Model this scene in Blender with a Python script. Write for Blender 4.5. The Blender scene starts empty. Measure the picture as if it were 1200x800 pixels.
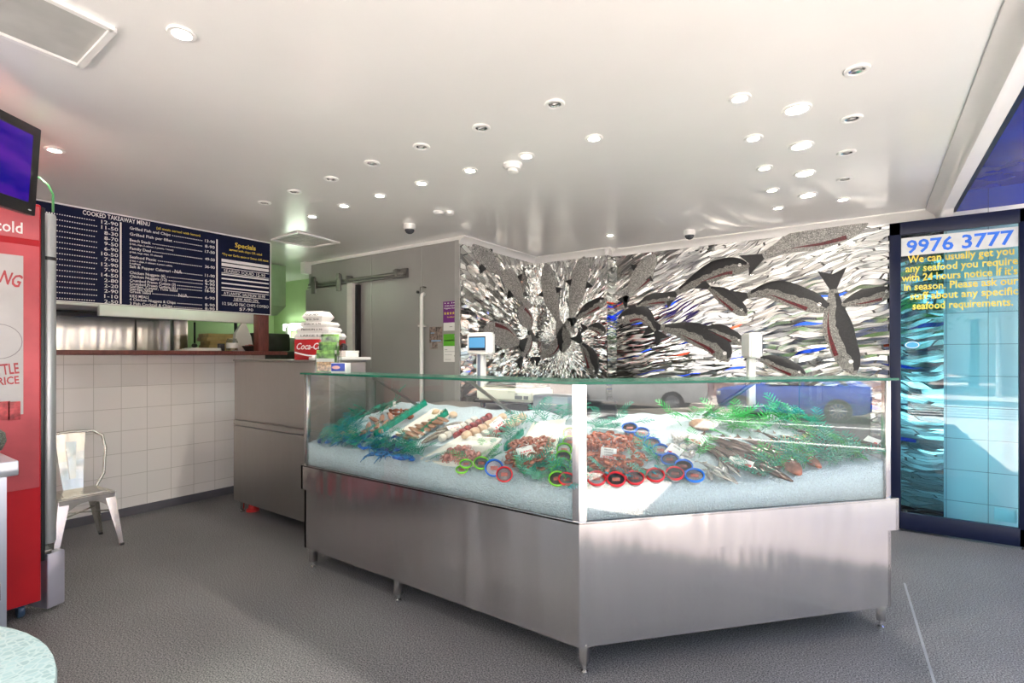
import bpy, bmesh, math, random
from mathutils import Vector, Matrix
random.seed(7)
PI = math.pi
col = bpy.context.scene.collection
scene = bpy.context.scene

# ------------------------------------------------------------------ camera geometry helpers
FX = 600.0; CX = 600.0; CY = 416.0; EYE = 1.45; YAW = math.radians(35)
RV = Vector((math.cos(YAW), math.sin(YAW), 0)); FV = Vector((-math.sin(YAW), math.cos(YAW), 0))
def ray(x, y):
    return FV + RV * ((x - CX) / FX) + Vector((0, 0, (CY - y) / FX))
def on_z(x, y, z):
    d = ray(x, y); t = (z - EYE) / d.z; return Vector((d.x * t, d.y * t, z))
def on_x(x, y, X):
    d = ray(x, y); t = X / d.x; return Vector((X, d.y * t, EYE + d.z * t))
def on_y(x, y, Y):
    d = ray(x, y); t = Y / d.y; return Vector((d.x * t, Y, EYE + d.z * t))

# ------------------------------------------------------------------ materials
MATS = {}
def nodes_of(name):
    m = bpy.data.materials.new(name); m.use_nodes = True
    nt = m.node_tree; b = nt.nodes['Principled BSDF']
    return m, nt, b
def mat(name, rgb, rough=0.5, metal=0.0, var=0.12, scale=8.0, bump=0.0, bscale=None, spec=0.5, stretch=(1, 1, 1), emit=None, estr=0.0, trans=0.0):
    if name in MATS: return MATS[name]
    m, nt, b = nodes_of(name); L = nt.links
    tc = nt.nodes.new('ShaderNodeTexCoord'); mp = nt.nodes.new('ShaderNodeMapping'); mp.inputs['Scale'].default_value = stretch
    L.new(tc.outputs['Object'], mp.inputs['Vector'])
    n = nt.nodes.new('ShaderNodeTexNoise'); n.inputs['Scale'].default_value = scale; n.inputs['Detail'].default_value = 4
    L.new(mp.outputs[0], n.inputs['Vector'])
    r = nt.nodes.new('ShaderNodeValToRGB')
    r.color_ramp.elements[0].position = 0.3; r.color_ramp.elements[1].position = 0.7
    r.color_ramp.elements[0].color = tuple(max(0, c * (1 - var)) for c in rgb) + (1,)
    r.color_ramp.elements[1].color = tuple(min(1, c * (1 + var)) for c in rgb) + (1,)
    L.new(n.outputs['Fac'], r.inputs['Fac']); L.new(r.outputs[0], b.inputs['Base Color'])
    b.inputs['Roughness'].default_value = rough; b.inputs['Metallic'].default_value = metal
    b.inputs['Specular IOR Level'].default_value = spec
    if trans: b.inputs['Transmission Weight'].default_value = trans
    if bump:
        n2 = nt.nodes.new('ShaderNodeTexNoise'); n2.inputs['Scale'].default_value = bscale or scale * 3; n2.inputs['Detail'].default_value = 3
        L.new(mp.outputs[0], n2.inputs['Vector'])
        bp = nt.nodes.new('ShaderNodeBump'); bp.inputs['Strength'].default_value = bump; bp.inputs['Distance'].default_value = 0.02
        L.new(n2.outputs['Fac'], bp.inputs['Height']); L.new(bp.outputs[0], b.inputs['Normal'])
    if emit:
        b.inputs['Emission Color'].default_value = emit + (1,); b.inputs['Emission Strength'].default_value = estr
    MATS[name] = m; return m

def brushed(name, rgb, rough, wav=0.25, streak=(14, 14, 0.7), sm=1.0):
    m, nt, b = nodes_of(name); L = nt.links
    tc = nt.nodes.new('ShaderNodeTexCoord')
    mp = nt.nodes.new('ShaderNodeMapping'); mp.inputs['Scale'].default_value = streak
    L.new(tc.outputs['Object'], mp.inputs['Vector'])
    n = nt.nodes.new('ShaderNodeTexNoise'); n.inputs['Scale'].default_value = 5; n.inputs['Detail'].default_value = 6
    L.new(mp.outputs[0], n.inputs['Vector'])
    r = nt.nodes.new('ShaderNodeValToRGB')
    r.color_ramp.elements[0].color = tuple(c * 0.94 for c in rgb) + (1,); r.color_ramp.elements[1].color = tuple(min(1, c * 1.05) for c in rgb) + (1,)
    L.new(n.outputs['Fac'], r.inputs['Fac']); L.new(r.outputs[0], b.inputs['Base Color'])
    mr = nt.nodes.new('ShaderNodeMapRange'); mr.inputs['To Min'].default_value = rough * 0.9; mr.inputs['To Max'].default_value = rough * 1.12
    L.new(n.outputs['Fac'], mr.inputs['Value']); L.new(mr.outputs[0], b.inputs['Roughness'])
    b.inputs['Metallic'].default_value = 1
    mp2 = nt.nodes.new('ShaderNodeMapping'); mp2.inputs['Scale'].default_value = (3.2, 3.2, 0.35)
    L.new(tc.outputs['Object'], mp2.inputs['Vector'])
    n2 = nt.nodes.new('ShaderNodeTexNoise'); n2.inputs['Scale'].default_value = 1.6; n2.inputs['Detail'].default_value = 2
    L.new(mp2.outputs[0], n2.inputs['Vector'])
    bp = nt.nodes.new('ShaderNodeBump'); bp.inputs['Strength'].default_value = wav; bp.inputs['Distance'].default_value = 0.05
    L.new(n2.outputs['Fac'], bp.inputs['Height']); L.new(bp.outputs[0], b.inputs['Normal'])
    b.inputs['Anisotropic'].default_value = 0.75; tg = nt.nodes.new('ShaderNodeTangent'); tg.direction_type = 'RADIAL'; tg.axis = 'Z'; L.new(tg.outputs[0], b.inputs['Tangent'])
    MATS[name] = m; return m

def glass(name, tint, k=2.0, base=0.0):
    m = bpy.data.materials.new(name); m.use_nodes = True; nt = m.node_tree; nt.nodes.clear(); L = nt.links
    out = nt.nodes.new('ShaderNodeOutputMaterial'); mix = nt.nodes.new('ShaderNodeMixShader')
    tr = nt.nodes.new('ShaderNodeBsdfTransparent'); tr.inputs[0].default_value = tint + (1,)
    gl = nt.nodes.new('ShaderNodeBsdfGlossy'); gl.inputs['Roughness'].default_value = 0.0
    fr = nt.nodes.new('ShaderNodeFresnel'); fr.inputs['IOR'].default_value = 1.5
    geo = nt.nodes.new('ShaderNodeNewGeometry')
    inv = nt.nodes.new('ShaderNodeMath'); inv.operation = 'SUBTRACT'; inv.inputs[0].default_value = 1; L.new(geo.outputs['Backfacing'], inv.inputs[1])
    mu = nt.nodes.new('ShaderNodeMath'); mu.operation = 'MULTIPLY_ADD'; mu.inputs[1].default_value = k; mu.inputs[2].default_value = base; L.new(fr.outputs[0], mu.inputs[0])
    m2 = nt.nodes.new('ShaderNodeMath'); m2.operation = 'MULTIPLY'; m2.use_clamp = True; L.new(mu.outputs[0], m2.inputs[0]); L.new(inv.outputs[0], m2.inputs[1])
    L.new(m2.outputs[0], mix.inputs[0]); L.new(tr.outputs[0], mix.inputs[1]); L.new(gl.outputs[0], mix.inputs[2]); L.new(mix.outputs[0], out.inputs[0])
    MATS[name] = m; return m

def tiles(name, rgb, grout, sx, sz, axis, rough=0.12, off=(0, 0)):
    """square glazed tiles; axis: which world axis runs along the wall"""
    m, nt, b = nodes_of(name); L = nt.links
    tc = nt.nodes.new('ShaderNodeTexCoord'); sp = nt.nodes.new('ShaderNodeSeparateXYZ'); L.new(tc.outputs['Object'], sp.inputs[0])
    cb = nt.nodes.new('ShaderNodeCombineXYZ'); L.new(sp.outputs[axis], cb.inputs[0]); L.new(sp.outputs[2], cb.inputs[1])
    mp = nt.nodes.new('ShaderNodeMapping'); mp.inputs['Location'].default_value = (off[0], off[1], 0); L.new(cb.outputs[0], mp.inputs['Vector'])
    br = nt.nodes.new('ShaderNodeTexBrick'); br.offset = 0; br.squash = 1
    br.inputs['Scale'].default_value = 1; br.inputs['Brick Width'].default_value = sx; br.inputs['Row Height'].default_value = sz
    br.inputs['Mortar Size'].default_value = 0.0025; br.inputs['Mortar Smooth'].default_value = 0.25
    br.inputs['Color1'].default_value = rgb + (1,); br.inputs['Color2'].default_value = tuple(c * 0.95 for c in rgb) + (1,); br.inputs['Mortar'].default_value = grout + (1,)
    L.new(mp.outputs[0], br.inputs['Vector']); L.new(br.outputs['Color'], b.inputs['Base Color'])
    b.inputs['Roughness'].default_value = rough
    n = nt.nodes.new('ShaderNodeTexNoise'); n.inputs['Scale'].default_value = 7; L.new(tc.outputs['Object'], n.inputs['Vector'])
    ad = nt.nodes.new('ShaderNodeMath'); ad.operation = 'MULTIPLY_ADD'; ad.inputs[1].default_value = -1.0; L.new(br.outputs['Fac'], ad.inputs[0]); L.new(n.outputs['Fac'], ad.inputs[2])
    bp = nt.nodes.new('ShaderNodeBump'); bp.inputs['Strength'].default_value = 0.25; bp.inputs['Distance'].default_value = 0.01
    L.new(ad.outputs[0], bp.inputs['Height']); L.new(bp.outputs[0], b.inputs['Normal'])
    MATS[name] = m; return m

def mirror_mosaic(name, axis, centre, flow=False, lo=0.45, hi=0.86):
    """slivers of broken mirror laid radially around a centre (or in a flowing sweep)"""
    m, nt, b = nodes_of(name); L = nt.links; N = nt.nodes
    def math_(op, a=None, bb=None, c=None):
        n = N.new('ShaderNodeMath'); n.operation = op
        for i, v in enumerate((a, bb, c)):
            if v is None: continue
            if isinstance(v, (int, float)): n.inputs[i].default_value = v
            else: L.new(v, n.inputs[i])
        return n.outputs[0]
    tc = N.new('ShaderNodeTexCoord'); sp = N.new('ShaderNodeSeparateXYZ'); L.new(tc.outputs['Object'], sp.inputs[0])
    nz = N.new('ShaderNodeTexNoise'); nz.inputs['Scale'].default_value = 1.6; L.new(tc.outputs['Object'], nz.inputs['Vector'])
    u = math_('SUBTRACT', sp.outputs[axis], centre[0]); v = math_('SUBTRACT', sp.outputs[2], centre[1])
    th = math_('ARCTAN2', v, u)
    rr = math_('SQRT', math_('ADD', math_('MULTIPLY', u, u), math_('MULTIPLY', v, v)))
    wob = math_('MULTIPLY', math_('SUBTRACT', nz.outputs['Fac'], 0.5), 0.07)
    a_ = math_('ADD', th, wob)
    cb = N.new('ShaderNodeCombineXYZ')
    if flow:
        L.new(math_('MULTIPLY', rr, 4.5), cb.inputs[1])
        L.new(math_('MULTIPLY', a_, 180.0), cb.inputs[0])
    else:
        L.new(math_('MULTIPLY', a_, 48.0), cb.inputs[0]); L.new(math_('MULTIPLY', math_('LOGARITHM', math_('ADD', rr, 0.12), 2.718), 12.0), cb.inputs[1])
    vo = N.new('ShaderNodeTexVoronoi'); vo.voronoi_dimensions = '2D'; vo.inputs['Scale'].default_value = 1; L.new(cb.outputs[0], vo.inputs['Vector'])
    ve = N.new('ShaderNodeTexVoronoi'); ve.voronoi_dimensions = '2D'; ve.feature = 'DISTANCE_TO_EDGE'; ve.inputs['Scale'].default_value = 1; L.new(cb.outputs[0], ve.inputs['Vector'])
    edge = math_('LESS_THAN', ve.outputs['Distance'], 0.04)
    geo = N.new('ShaderNodeNewGeometry')
    sub = N.new('ShaderNodeVectorMath'); sub.operation = 'SUBTRACT'; L.new(vo.outputs['Color'], sub.inputs[0]); sub.inputs[1].default_value = (0.5, 0.5, 0.5)
    sc = N.new('ShaderNodeVectorMath'); sc.operation = 'SCALE'; sc.inputs['Scale'].default_value = 0.09 if flow else 0.22; L.new(sub.outputs[0], sc.inputs[0])
    ad = N.new('ShaderNodeVectorMath'); ad.operation = 'ADD'; L.new(sc.outputs[0], ad.inputs[0]); L.new(geo.outputs['Normal'], ad.inputs[1])
    nm = N.new('ShaderNodeVectorMath'); nm.operation = 'NORMALIZE'; L.new(ad.outputs[0], nm.inputs[0]); L.new(nm.outputs[0], b.inputs['Normal'])
    sx = N.new('ShaderNodeSeparateColor'); L.new(vo.outputs['Color'], sx.inputs[0])
    rp = N.new('ShaderNodeValToRGB'); L.new(sx.outputs[0], rp.inputs['Fac'])
    rp.color_ramp.elements[0].position = 0.0; rp.color_ramp.elements[0].color = (lo, lo, lo * .98, 1)
    rp.color_ramp.elements[1].position = 0.8; rp.color_ramp.elements[1].color = (hi, hi * 1.01, hi * .98, 1)
    mx = N.new('ShaderNodeMix'); mx.data_type = 'RGBA'; L.new(edge, mx.inputs['Factor'])
    base_c = rp.outputs[0]
    if flow:  # blue and red reflections painted into the colour of a few lower slivers
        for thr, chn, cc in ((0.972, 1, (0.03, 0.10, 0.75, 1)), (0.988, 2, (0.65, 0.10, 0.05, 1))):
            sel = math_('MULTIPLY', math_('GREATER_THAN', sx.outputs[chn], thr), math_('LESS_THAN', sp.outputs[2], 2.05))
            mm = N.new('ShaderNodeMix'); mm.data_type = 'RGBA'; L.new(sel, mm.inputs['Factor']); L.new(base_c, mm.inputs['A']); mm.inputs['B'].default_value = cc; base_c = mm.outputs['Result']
    L.new(base_c, mx.inputs['A']); mx.inputs['B'].default_value = (0.06, 0.06, 0.06, 1)
    L.new(mx.outputs['Result'], b.inputs['Base Color'])
    L.new(math_('SUBTRACT', 1.0, edge), b.inputs['Metallic']); L.new(math_('MULTIPLY_ADD', edge, 0.55, 0.06), b.inputs['Roughness'])
    MATS[name] = m; return m

def cells(name, rgb, grout, scale, rough=0.45, var=0.35):
    m, nt, b = nodes_of(name); L = nt.links; N = nt.nodes
    tc = N.new('ShaderNodeTexCoord')
    vo = N.new('ShaderNodeTexVoronoi'); vo.inputs['Scale'].default_value = scale; L.new(tc.outputs['Object'], vo.inputs['Vector'])
    ve = N.new('ShaderNodeTexVoronoi'); ve.feature = 'DISTANCE_TO_EDGE'; ve.inputs['Scale'].default_value = scale; L.new(tc.outputs['Object'], ve.inputs['Vector'])
    sx = N.new('ShaderNodeSeparateColor'); L.new(vo.outputs['Color'], sx.inputs[0])
    rp = N.new('ShaderNodeValToRGB'); L.new(sx.outputs[0], rp.inputs['Fac'])
    rp.color_ramp.elements[0].color = tuple(c * (1 - var) for c in rgb) + (1,); rp.color_ramp.elements[1].color = tuple(min(1, c * (1 + var)) for c in rgb) + (1,)
    r2 = N.new('ShaderNodeValToRGB'); r2.color_ramp.elements[0].position = 0.04; r2.color_ramp.elements[1].position = 0.14; L.new(ve.outputs['Distance'], r2.inputs['Fac'])
    mx = N.new('ShaderNodeMix'); mx.data_type = 'RGBA'; L.new(r2.outputs[0], mx.inputs['Factor']); mx.inputs['A'].default_value = grout + (1,); L.new(rp.outputs[0], mx.inputs['B'])
    L.new(mx.outputs['Result'], b.inputs['Base Color']); b.inputs['Roughness'].default_value = rough
    MATS[name] = m; return m

def speckle(name, base, fleck, scale, rough, low):
    m, nt, b = nodes_of(name); L = nt.links; N = nt.nodes
    tc = N.new('ShaderNodeTexCoord')
    vo = N.new('ShaderNodeTexNoise'); vo.inputs['Scale'].default_value = scale; vo.inputs['Detail'].default_value = 2; L.new(tc.outputs['Object'], vo.inputs['Vector'])
    rp = N.new('ShaderNodeValToRGB'); L.new(vo.outputs['Fac'], rp.inputs['Fac'])
    rp.color_ramp.elements[0].position = 0.35; rp.color_ramp.elements[1].position = 0.68
    rp.color_ramp.elements[0].color = base + (1,); rp.color_ramp.elements[1].color = fleck + (1,)
    n = N.new('ShaderNodeTexNoise'); n.inputs['Scale'].default_value = 0.9; n.inputs['Detail'].default_value = 5; L.new(tc.outputs['Object'], n.inputs['Vector'])
    r2 = N.new('ShaderNodeValToRGB'); L.new(n.outputs['Fac'], r2.inputs['Fac'])
    r2.color_ramp.elements[0].position = 0.3; r2.color_ramp.elements[1].position = 0.7
    r2.color_ramp.elements[0].color = (low, low, low, 1); r2.color_ramp.elements[1].color = (1, 1, 1, 1)
    mx = N.new('ShaderNodeMix'); mx.data_type = 'RGBA'; mx.blend_type = 'MULTIPLY'; mx.inputs['Factor'].default_value = 1; L.new(rp.outputs[0], mx.inputs['A']); L.new(r2.outputs[0], mx.inputs['B'])
    L.new(mx.outputs['Result'], b.inputs['Base Color']); b.inputs['Roughness'].default_value = rough
    bp = N.new('ShaderNodeBump'); bp.inputs['Strength'].default_value = 0.12; bp.inputs['Distance'].default_value = 0.004
    L.new(vo.outputs['Fac'], bp.inputs['Height']); L.new(bp.outputs[0], b.inputs['Normal'])
    MATS[name] = m; return m

white_paint = mat('white ceiling paint', (0.88, 0.865, 0.845), 0.2, var=0.03, scale=1.2, bump=0.05, bscale=2.5)
trim_white = mat('white gloss trim', (0.82, 0.81, 0.79), 0.3, var=0.03, scale=3)
floor_m = speckle('speckled vinyl floor', (0.022, 0.022, 0.026), (0.34, 0.335, 0.34), 150, 0.5, 0.72)
tile_m = tiles('white wall tiles', (0.84, 0.82, 0.80), (0.56, 0.54, 0.51), 0.2, 0.2, 1, 0.10, (0.05, 0.03))
tile_x = tiles('white pier tiles', (0.80, 0.82, 0.82), (0.25, 0.25, 0.27), 0.26, 0.26, 0, 0.12, (0.0, 0.02))
wood_m = mat('dark red wood', (0.16, 0.045, 0.035), 0.4, var=0.35, scale=20, stretch=(6, 6, 0.8), bump=0.1)
coolroom = mat('grey coolroom panel', (0.33, 0.325, 0.315), 0.38, var=0.05, scale=2.0, metal=0.15)
steel = brushed('brushed stainless steel', (0.60, 0.58, 0.57), 0.2, 0.45)
steel_dull = brushed('dull scratched steel', (0.34, 0.32, 0.30), 0.4, 0.2, (5, 5, 3))
steel_dark = brushed('dark steel', (0.22, 0.21, 0.20), 0.35, 0.1)
chrome = mat('polished steel', (0.75, 0.75, 0.74), 0.14, 1.0, var=0.05)
galv = brushed('galvanised steel', (0.62, 0.60, 0.55), 0.26, 0.3, (9, 9, 6))
clear_glass = glass('clear display glass', (0.97, 0.99, 0.985), 1.75, 0.0)
door_glass = glass('tinted door glass', (0.62, 0.86, 0.92), 1.0, 0.01)
glass_edge = mat('green glass edge', (0.008, 0.11, 0.07), 0.2, spec=0.3)
navy_board = mat('navy board', (0.009, 0.013, 0.042), 0.6, var=0.1, spec=0.15)
navy_frame = mat('navy aluminium frame', (0.006, 0.010, 0.034), 0.35, var=0.1, spec=0.25)
white_ink = mat('white lettering', (0.85, 0.85, 0.85), 0.5, var=0.02)
yellow_ink = mat('yellow lettering', (0.80, 0.62, 0.08), 0.5, var=0.03)
blue_ink = mat('blue lettering', (0.02, 0.16, 0.75), 0.45, var=0.03)
black_ink = mat('black lettering', (0.02, 0.02, 0.02), 0.5)
red_ink = mat('red lettering', (0.65, 0.03, 0.03), 0.5, var=0.05)
white_card = mat('white card', (0.80, 0.79, 0.77), 0.55, var=0.04)
white_plastic = mat('white plastic', (0.78, 0.78, 0.76), 0.35, var=0.03)
cream_plastic = mat('cream plastic', (0.66, 0.68, 0.58), 0.35, var=0.04)
black_plastic = mat('black plastic', (0.012, 0.012, 0.014), 0.3)
red_panel = mat('red fridge panel', (0.50, 0.012, 0.022), 0.3, var=0.1, scale=3)
red_pale = mat('faded red sticker', (0.55, 0.10, 0.12), 0.35, var=0.15, scale=5)
silver_paint = mat('silver paint', (0.50, 0.53, 0.55), 0.3, 0.6, var=0.05)
grey_paint = mat('grey paint', (0.14, 0.14, 0.145), 0.5)
ice_m = mat('crushed ice', (0.58, 0.70, 0.77), 0.4, var=0.10, scale=90, bump=0.9, bscale=130)
green_cast_wall = mat('green cast kitchen wall', (0.50, 0.66, 0.36), 0.5, var=0.08, scale=2)  # green cast of the fluorescent light put into the wall colour
kitchen_dark = mat('dark kitchen metal', (0.05, 0.055, 0.05), 0.5, var=0.3)
lamp_glow = mat('lamp glow', (1, 1, 1), 0.5, emit=(1.0, 0.93, 0.80), estr=28.0)
tube_glow = mat('fluorescent tube glow', (1, 1, 1), 0.5, emit=(0.86, 1.0, 0.82), estr=9.0)
screen_glow = mat('screen glow', (0.02, 0.03, 0.05), 0.2, emit=(0.10, 0.36, 0.62), estr=0.5)
mosaic_rad = mirror_mosaic('mirror slivers radial', 0, (-3.03, 1.60))
mosaic_ret = mirror_mosaic('mirror slivers on return wall', 1, (5.75, 1.60))
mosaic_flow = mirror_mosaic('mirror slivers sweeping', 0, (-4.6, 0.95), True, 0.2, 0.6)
fish_grey = cells('grey fish pebbles', (0.30, 0.295, 0.27), (0.05, 0.05, 0.05), 95)
fish_pale = cells('pale grey fish pebbles', (0.44, 0.435, 0.41), (0.12, 0.12, 0.12), 80)
fish_black = cells('black fish pebbles', (0.012, 0.012, 0.015), (0.004, 0.004, 0.004), 80)
fish_red = cells('red fish pebbles', (0.17, 0.012, 0.02), (0.02, 0.0, 0.0), 90)
asphalt = speckle('asphalt', (0.05, 0.05, 0.053), (0.11, 0.11, 0.11), 60, 0.8, 0.85)
concrete = mat('pale pinkish pavement', (0.70, 0.62, 0.57), 0.8, var=0.1, scale=3)
line_white = mat('road line paint', (0.85, 0.85, 0.83), 0.7, var=0.05)
leaf_m = mat('tree leaves', (0.10, 0.22, 0.05), 0.6, var=0.5, scale=3)
bark_m = mat('tree bark', (0.12, 0.09, 0.06), 0.8, var=0.3, scale=10)

def purple_screen():
    m, nt, b = nodes_of('television picture'); L = nt.links; N = nt.nodes
    tc = N.new('ShaderNodeTexCoord'); mp = N.new('ShaderNodeMapping'); mp.inputs['Scale'].default_value = (1.5, 1.5, 4); L.new(tc.outputs['Object'], mp.inputs['Vector'])
    n = N.new('ShaderNodeTexNoise'); n.inputs['Scale'].default_value = 3.0; n.inputs['Detail'].default_value = 2; L.new(mp.outputs[0], n.inputs['Vector'])
    r = N.new('ShaderNodeValToRGB'); L.new(n.outputs['Fac'], r.inputs['Fac'])
    r.color_ramp.elements[0].position = 0.35; r.color_ramp.elements[0].color = (0.004, 0.0, 0.26, 1)
    r.color_ramp.elements[1].position = 0.72; r.color_ramp.elements[1].color = (0.12, 0.01, 0.36, 1)
    b.inputs['Base Color'].default_value = (0.004, 0.004, 0.01, 1); b.inputs['Roughness'].default_value = 0.3; b.inputs['Specular IOR Level'].default_value = 0.15
    L.new(r.outputs[0], b.inputs['Emission Color']); b.inputs['Emission Strength'].default_value = 0.4
    return m
tv_picture = purple_screen()

# ------------------------------------------------------------------ mesh helpers
def NB(): return bmesh.new()
def addv(bm, pts, faces, M=None):
    vs = [bm.verts.new(M @ Vector(p) if M else Vector(p)) for p in pts]
    for f in faces:
        try: bm.faces.new([vs[i] for i in f])
        except ValueError: pass
    return vs
def box(bm, x0, x1, y0, y1, z0, z1, M=None):
    p = [(x0, y0, z0), (x1, y0, z0), (x1, y1, z0), (x0, y1, z0), (x0, y0, z1), (x1, y0, z1), (x1, y1, z1), (x0, y1, z1)]
    addv(bm, p, [(0, 3, 2, 1), (4, 5, 6, 7), (0, 1, 5, 4), (1, 2, 6, 5), (2, 3, 7, 6), (3, 0, 4, 7)], M); return bm
def rbox(bm, x0, x1, y0, y1, z0, z1, r=0.01, M=None, seg=2):
    t = bmesh.new(); box(t, x0, x1, y0, y1, z0, z1)
    bmesh.ops.bevel(t, geom=t.edges[:], offset=r, segments=seg, profile=0.5, affect='EDGES')
    merge(bm, t, M); return bm
def merge(bm, t, M=None):
    vm = {v: bm.verts.new(M @ v.co if M else v.co) for v in t.verts}
    for f in t.faces:
        try: bm.faces.new([vm[v] for v in f.verts]).material_index = f.material_index
        except ValueError: pass
    t.free()
def prism(bm, poly, z0, z1, M=None):
    n = len(poly); a = sum(poly[i][0] * poly[(i + 1) % n][1] - poly[(i + 1) % n][0] * poly[i][1] for i in range(n))
    if a < 0: poly = poly[::-1]
    p = [(x, y, z0) for x, y in poly] + [(x, y, z1) for x, y in poly]
    f = [tuple(reversed(range(n))), tuple(range(n, 2 * n))] + [(i, (i + 1) % n, n + (i + 1) % n, n + i) for i in range(n)]
    addv(bm, p, f, M); return bm
def ring_frame(d):
    d = d.normalized(); a = Vector((0, 0, 1)) if abs(d.z) < 0.9 else Vector((1, 0, 0))
    u = d.cross(a).normalized(); return u, d.cross(u).normalized()
def tube(bm, pts, rad, n=8, M=None, cap=True):
    pts = [Vector(p) for p in pts]; k = len(pts)
    rads = rad if isinstance(rad, (list, tuple)) else [rad] * k
    rings = []; u0 = None
    for i, p in enumerate(pts):
        d = pts[min(i + 1, k - 1)] - pts[max(i - 1, 0)]
        if u0 is None: u0, w = ring_frame(d)
        d = d.normalized(); u = (u0 - d * u0.dot(d)).normalized(); w = d.cross(u); u0 = u
        rings.append([bm.verts.new((M @ q) if M else q) for q in (p + (u * math.cos(2 * PI * j / n) + w * math.sin(2 * PI * j / n)) * rads[i] for j in range(n))])
    for i in range(k - 1):
        for j in range(n):
            bm.faces.new((rings[i][j], rings[i][(j + 1) % n], rings[i + 1][(j + 1) % n], rings[i + 1][j]))
    if cap:
        bm.faces.new(rings[0][::-1]); bm.faces.new(rings[-1])
    return bm
def lathe(bm, prof, n=24, M=None):
    """profile [(r,z)...] turned round z; closes ends on the axis"""
    rings = []
    for r, z in prof:
        if r < 1e-6:
            v = bm.verts.new(M @ Vector((0, 0, z)) if M else Vector((0, 0, z))); rings.append([v])
        else:
            rings.append([bm.verts.new(M @ q if M else q) for q in (Vector((r * math.cos(2 * PI * j / n), r * math.sin(2 * PI * j / n), z)) for j in range(n))])
    for a, b in zip(rings, rings[1:]):
        for j in range(n):
            q = [a[j % len(a)], a[(j + 1) % len(a)], b[(j + 1) % len(b)], b[j % len(b)]]
            q2 = []
            for v in q:
                if v not in q2: q2.append(v)
            if len(q2) > 2:
                try: bm.faces.new(q2)
                except ValueError: pass
    return bm
def ball(bm, c, r, s=(1, 1, 1), n=10, M=None):
    t = bmesh.new(); bmesh.ops.create_uvsphere(t, u_segments=n, v_segments=max(5, n // 2 + 1), radius=r)
    T = Matrix.Translation(c) @ Matrix.Diagonal((s[0], s[1], s[2], 1))
    merge(bm, t, (M @ T) if M else T); return bm
def face_M(origin, xdir, ydir):
    x = Vector(xdir).normalized(); y = Vector(ydir).normalized(); z = x.cross(y).normalized()
    return Matrix.Translation(origin) @ Matrix((x, y, z)).transposed().to_4x4()
def smooth(me, ang=40):
    me.polygons.foreach_set('use_smooth', [True] * len(me.polygons))
    try: me.set_sharp_from_angle(angle=math.radians(ang))
    except Exception: pass
def mesh_of(name, bm, m, sm=True, ang=40):
    bmesh.ops.recalc_face_normals(bm, faces=bm.faces[:])
    me = bpy.data.meshes.new(name); bm.to_mesh(me); bm.free()
    for q in (m if isinstance(m, (list, tuple)) else [m]): me.materials.append(q)
    if sm: smooth(me, ang)
    return me
def obj(name, bm, m, parent=None, world=False, sm=True, ang=40, label=None):
    if world and parent is not None:
        bm.transform(wm(parent).inverted())
    me = bm if isinstance(bm, bpy.types.Mesh) else mesh_of(name, bm, m, sm, ang)
    o = bpy.data.objects.new(name, me); col.objects.link(o)
    if parent is not None: o.parent = parent
    if label: o['label'] = label
    return o
def wm(o):
    M = Matrix.LocRotScale(o.location, o.rotation_euler, o.scale)
    return wm(o.parent) @ M if o.parent else M
def tag(o, label, cat, group=None):
    o['label'] = label; o['category'] = cat
    if group: o['group'] = group
    return o
def thing(name, label, cat, loc=(0, 0, 0), rz=0.0, group=None):
    o = bpy.data.objects.new(name, None); o.empty_display_size = 0.05; col.objects.link(o)
    o.location = loc; o.rotation_euler = (0, 0, rz)
    return tag(o, label, cat, group)
def solo(name, bm, m, label, cat, group=None, loc=None, **k):
    o = obj(name, bm, m, **k); 
    if loc is not None: o.location = loc
    return tag(o, label, cat, group)
def solo_w(name, bm, m, label, cat, base, group=None, **k):
    """single-mesh thing modelled in world coordinates, origin moved to its base"""
    bm.transform(Matrix.Translation(-Vector(base))); return solo(name, bm, m, label, cat, group, base, **k)
def struct(name, bm, m, parent=None, label=None, **k):
    o = obj(name, bm, m, parent, **k)
    if parent is None: o['kind'] = 'structure'
    if label: o['label'] = label
    return o
def children(o): return [c for c in bpy.data.objects if c.parent == o]
def dup(root, loc, rot=None, label=None, group=None, scale=None, kids=None):
    r = root.copy(); col.objects.link(r); r.location = loc
    if rot is not None: r.rotation_euler = rot
    if scale is not None: r.scale = (scale,) * 3 if isinstance(scale, (int, float)) else scale
    if label: r['label'] = label
    if group: r['group'] = group
    for ch in (kids if kids is not None else children(root)):
        c = ch.copy(); col.objects.link(c); c.parent = r
        for g in children(ch):
            d = g.copy(); col.objects.link(d); d.parent = c
    return r
# text -> mesh
_tc = bpy.data.curves.new('letters', 'FONT'); _to = bpy.data.objects.new('letters', _tc); col.objects.link(_to)
def text(bm, s, size, M, bold=0.0, align='LEFT', width=None, ext=0.0008, shear=0.0):
    _tc.body = s; _tc.size = size; _tc.offset = bold * size; _tc.align_x = align; _tc.extrude = ext; _tc.resolution_u = 2; _tc.shear = shear
    dg = bpy.context.evaluated_depsgraph_get(); dg.update()
    ev = _to.evaluated_get(dg); me = ev.to_mesh()
    t = bmesh.new(); t.from_mesh(me); ev.to_mesh_clear()
    if width and t.verts:
        w = max(v.co.x for v in t.verts) - min(v.co.x for v in t.verts)
        if w > 0: bmesh.ops.scale(t, vec=(width / w, 1, 1), verts=t.verts[:])
    merge(bm, t, M); return bm

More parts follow.
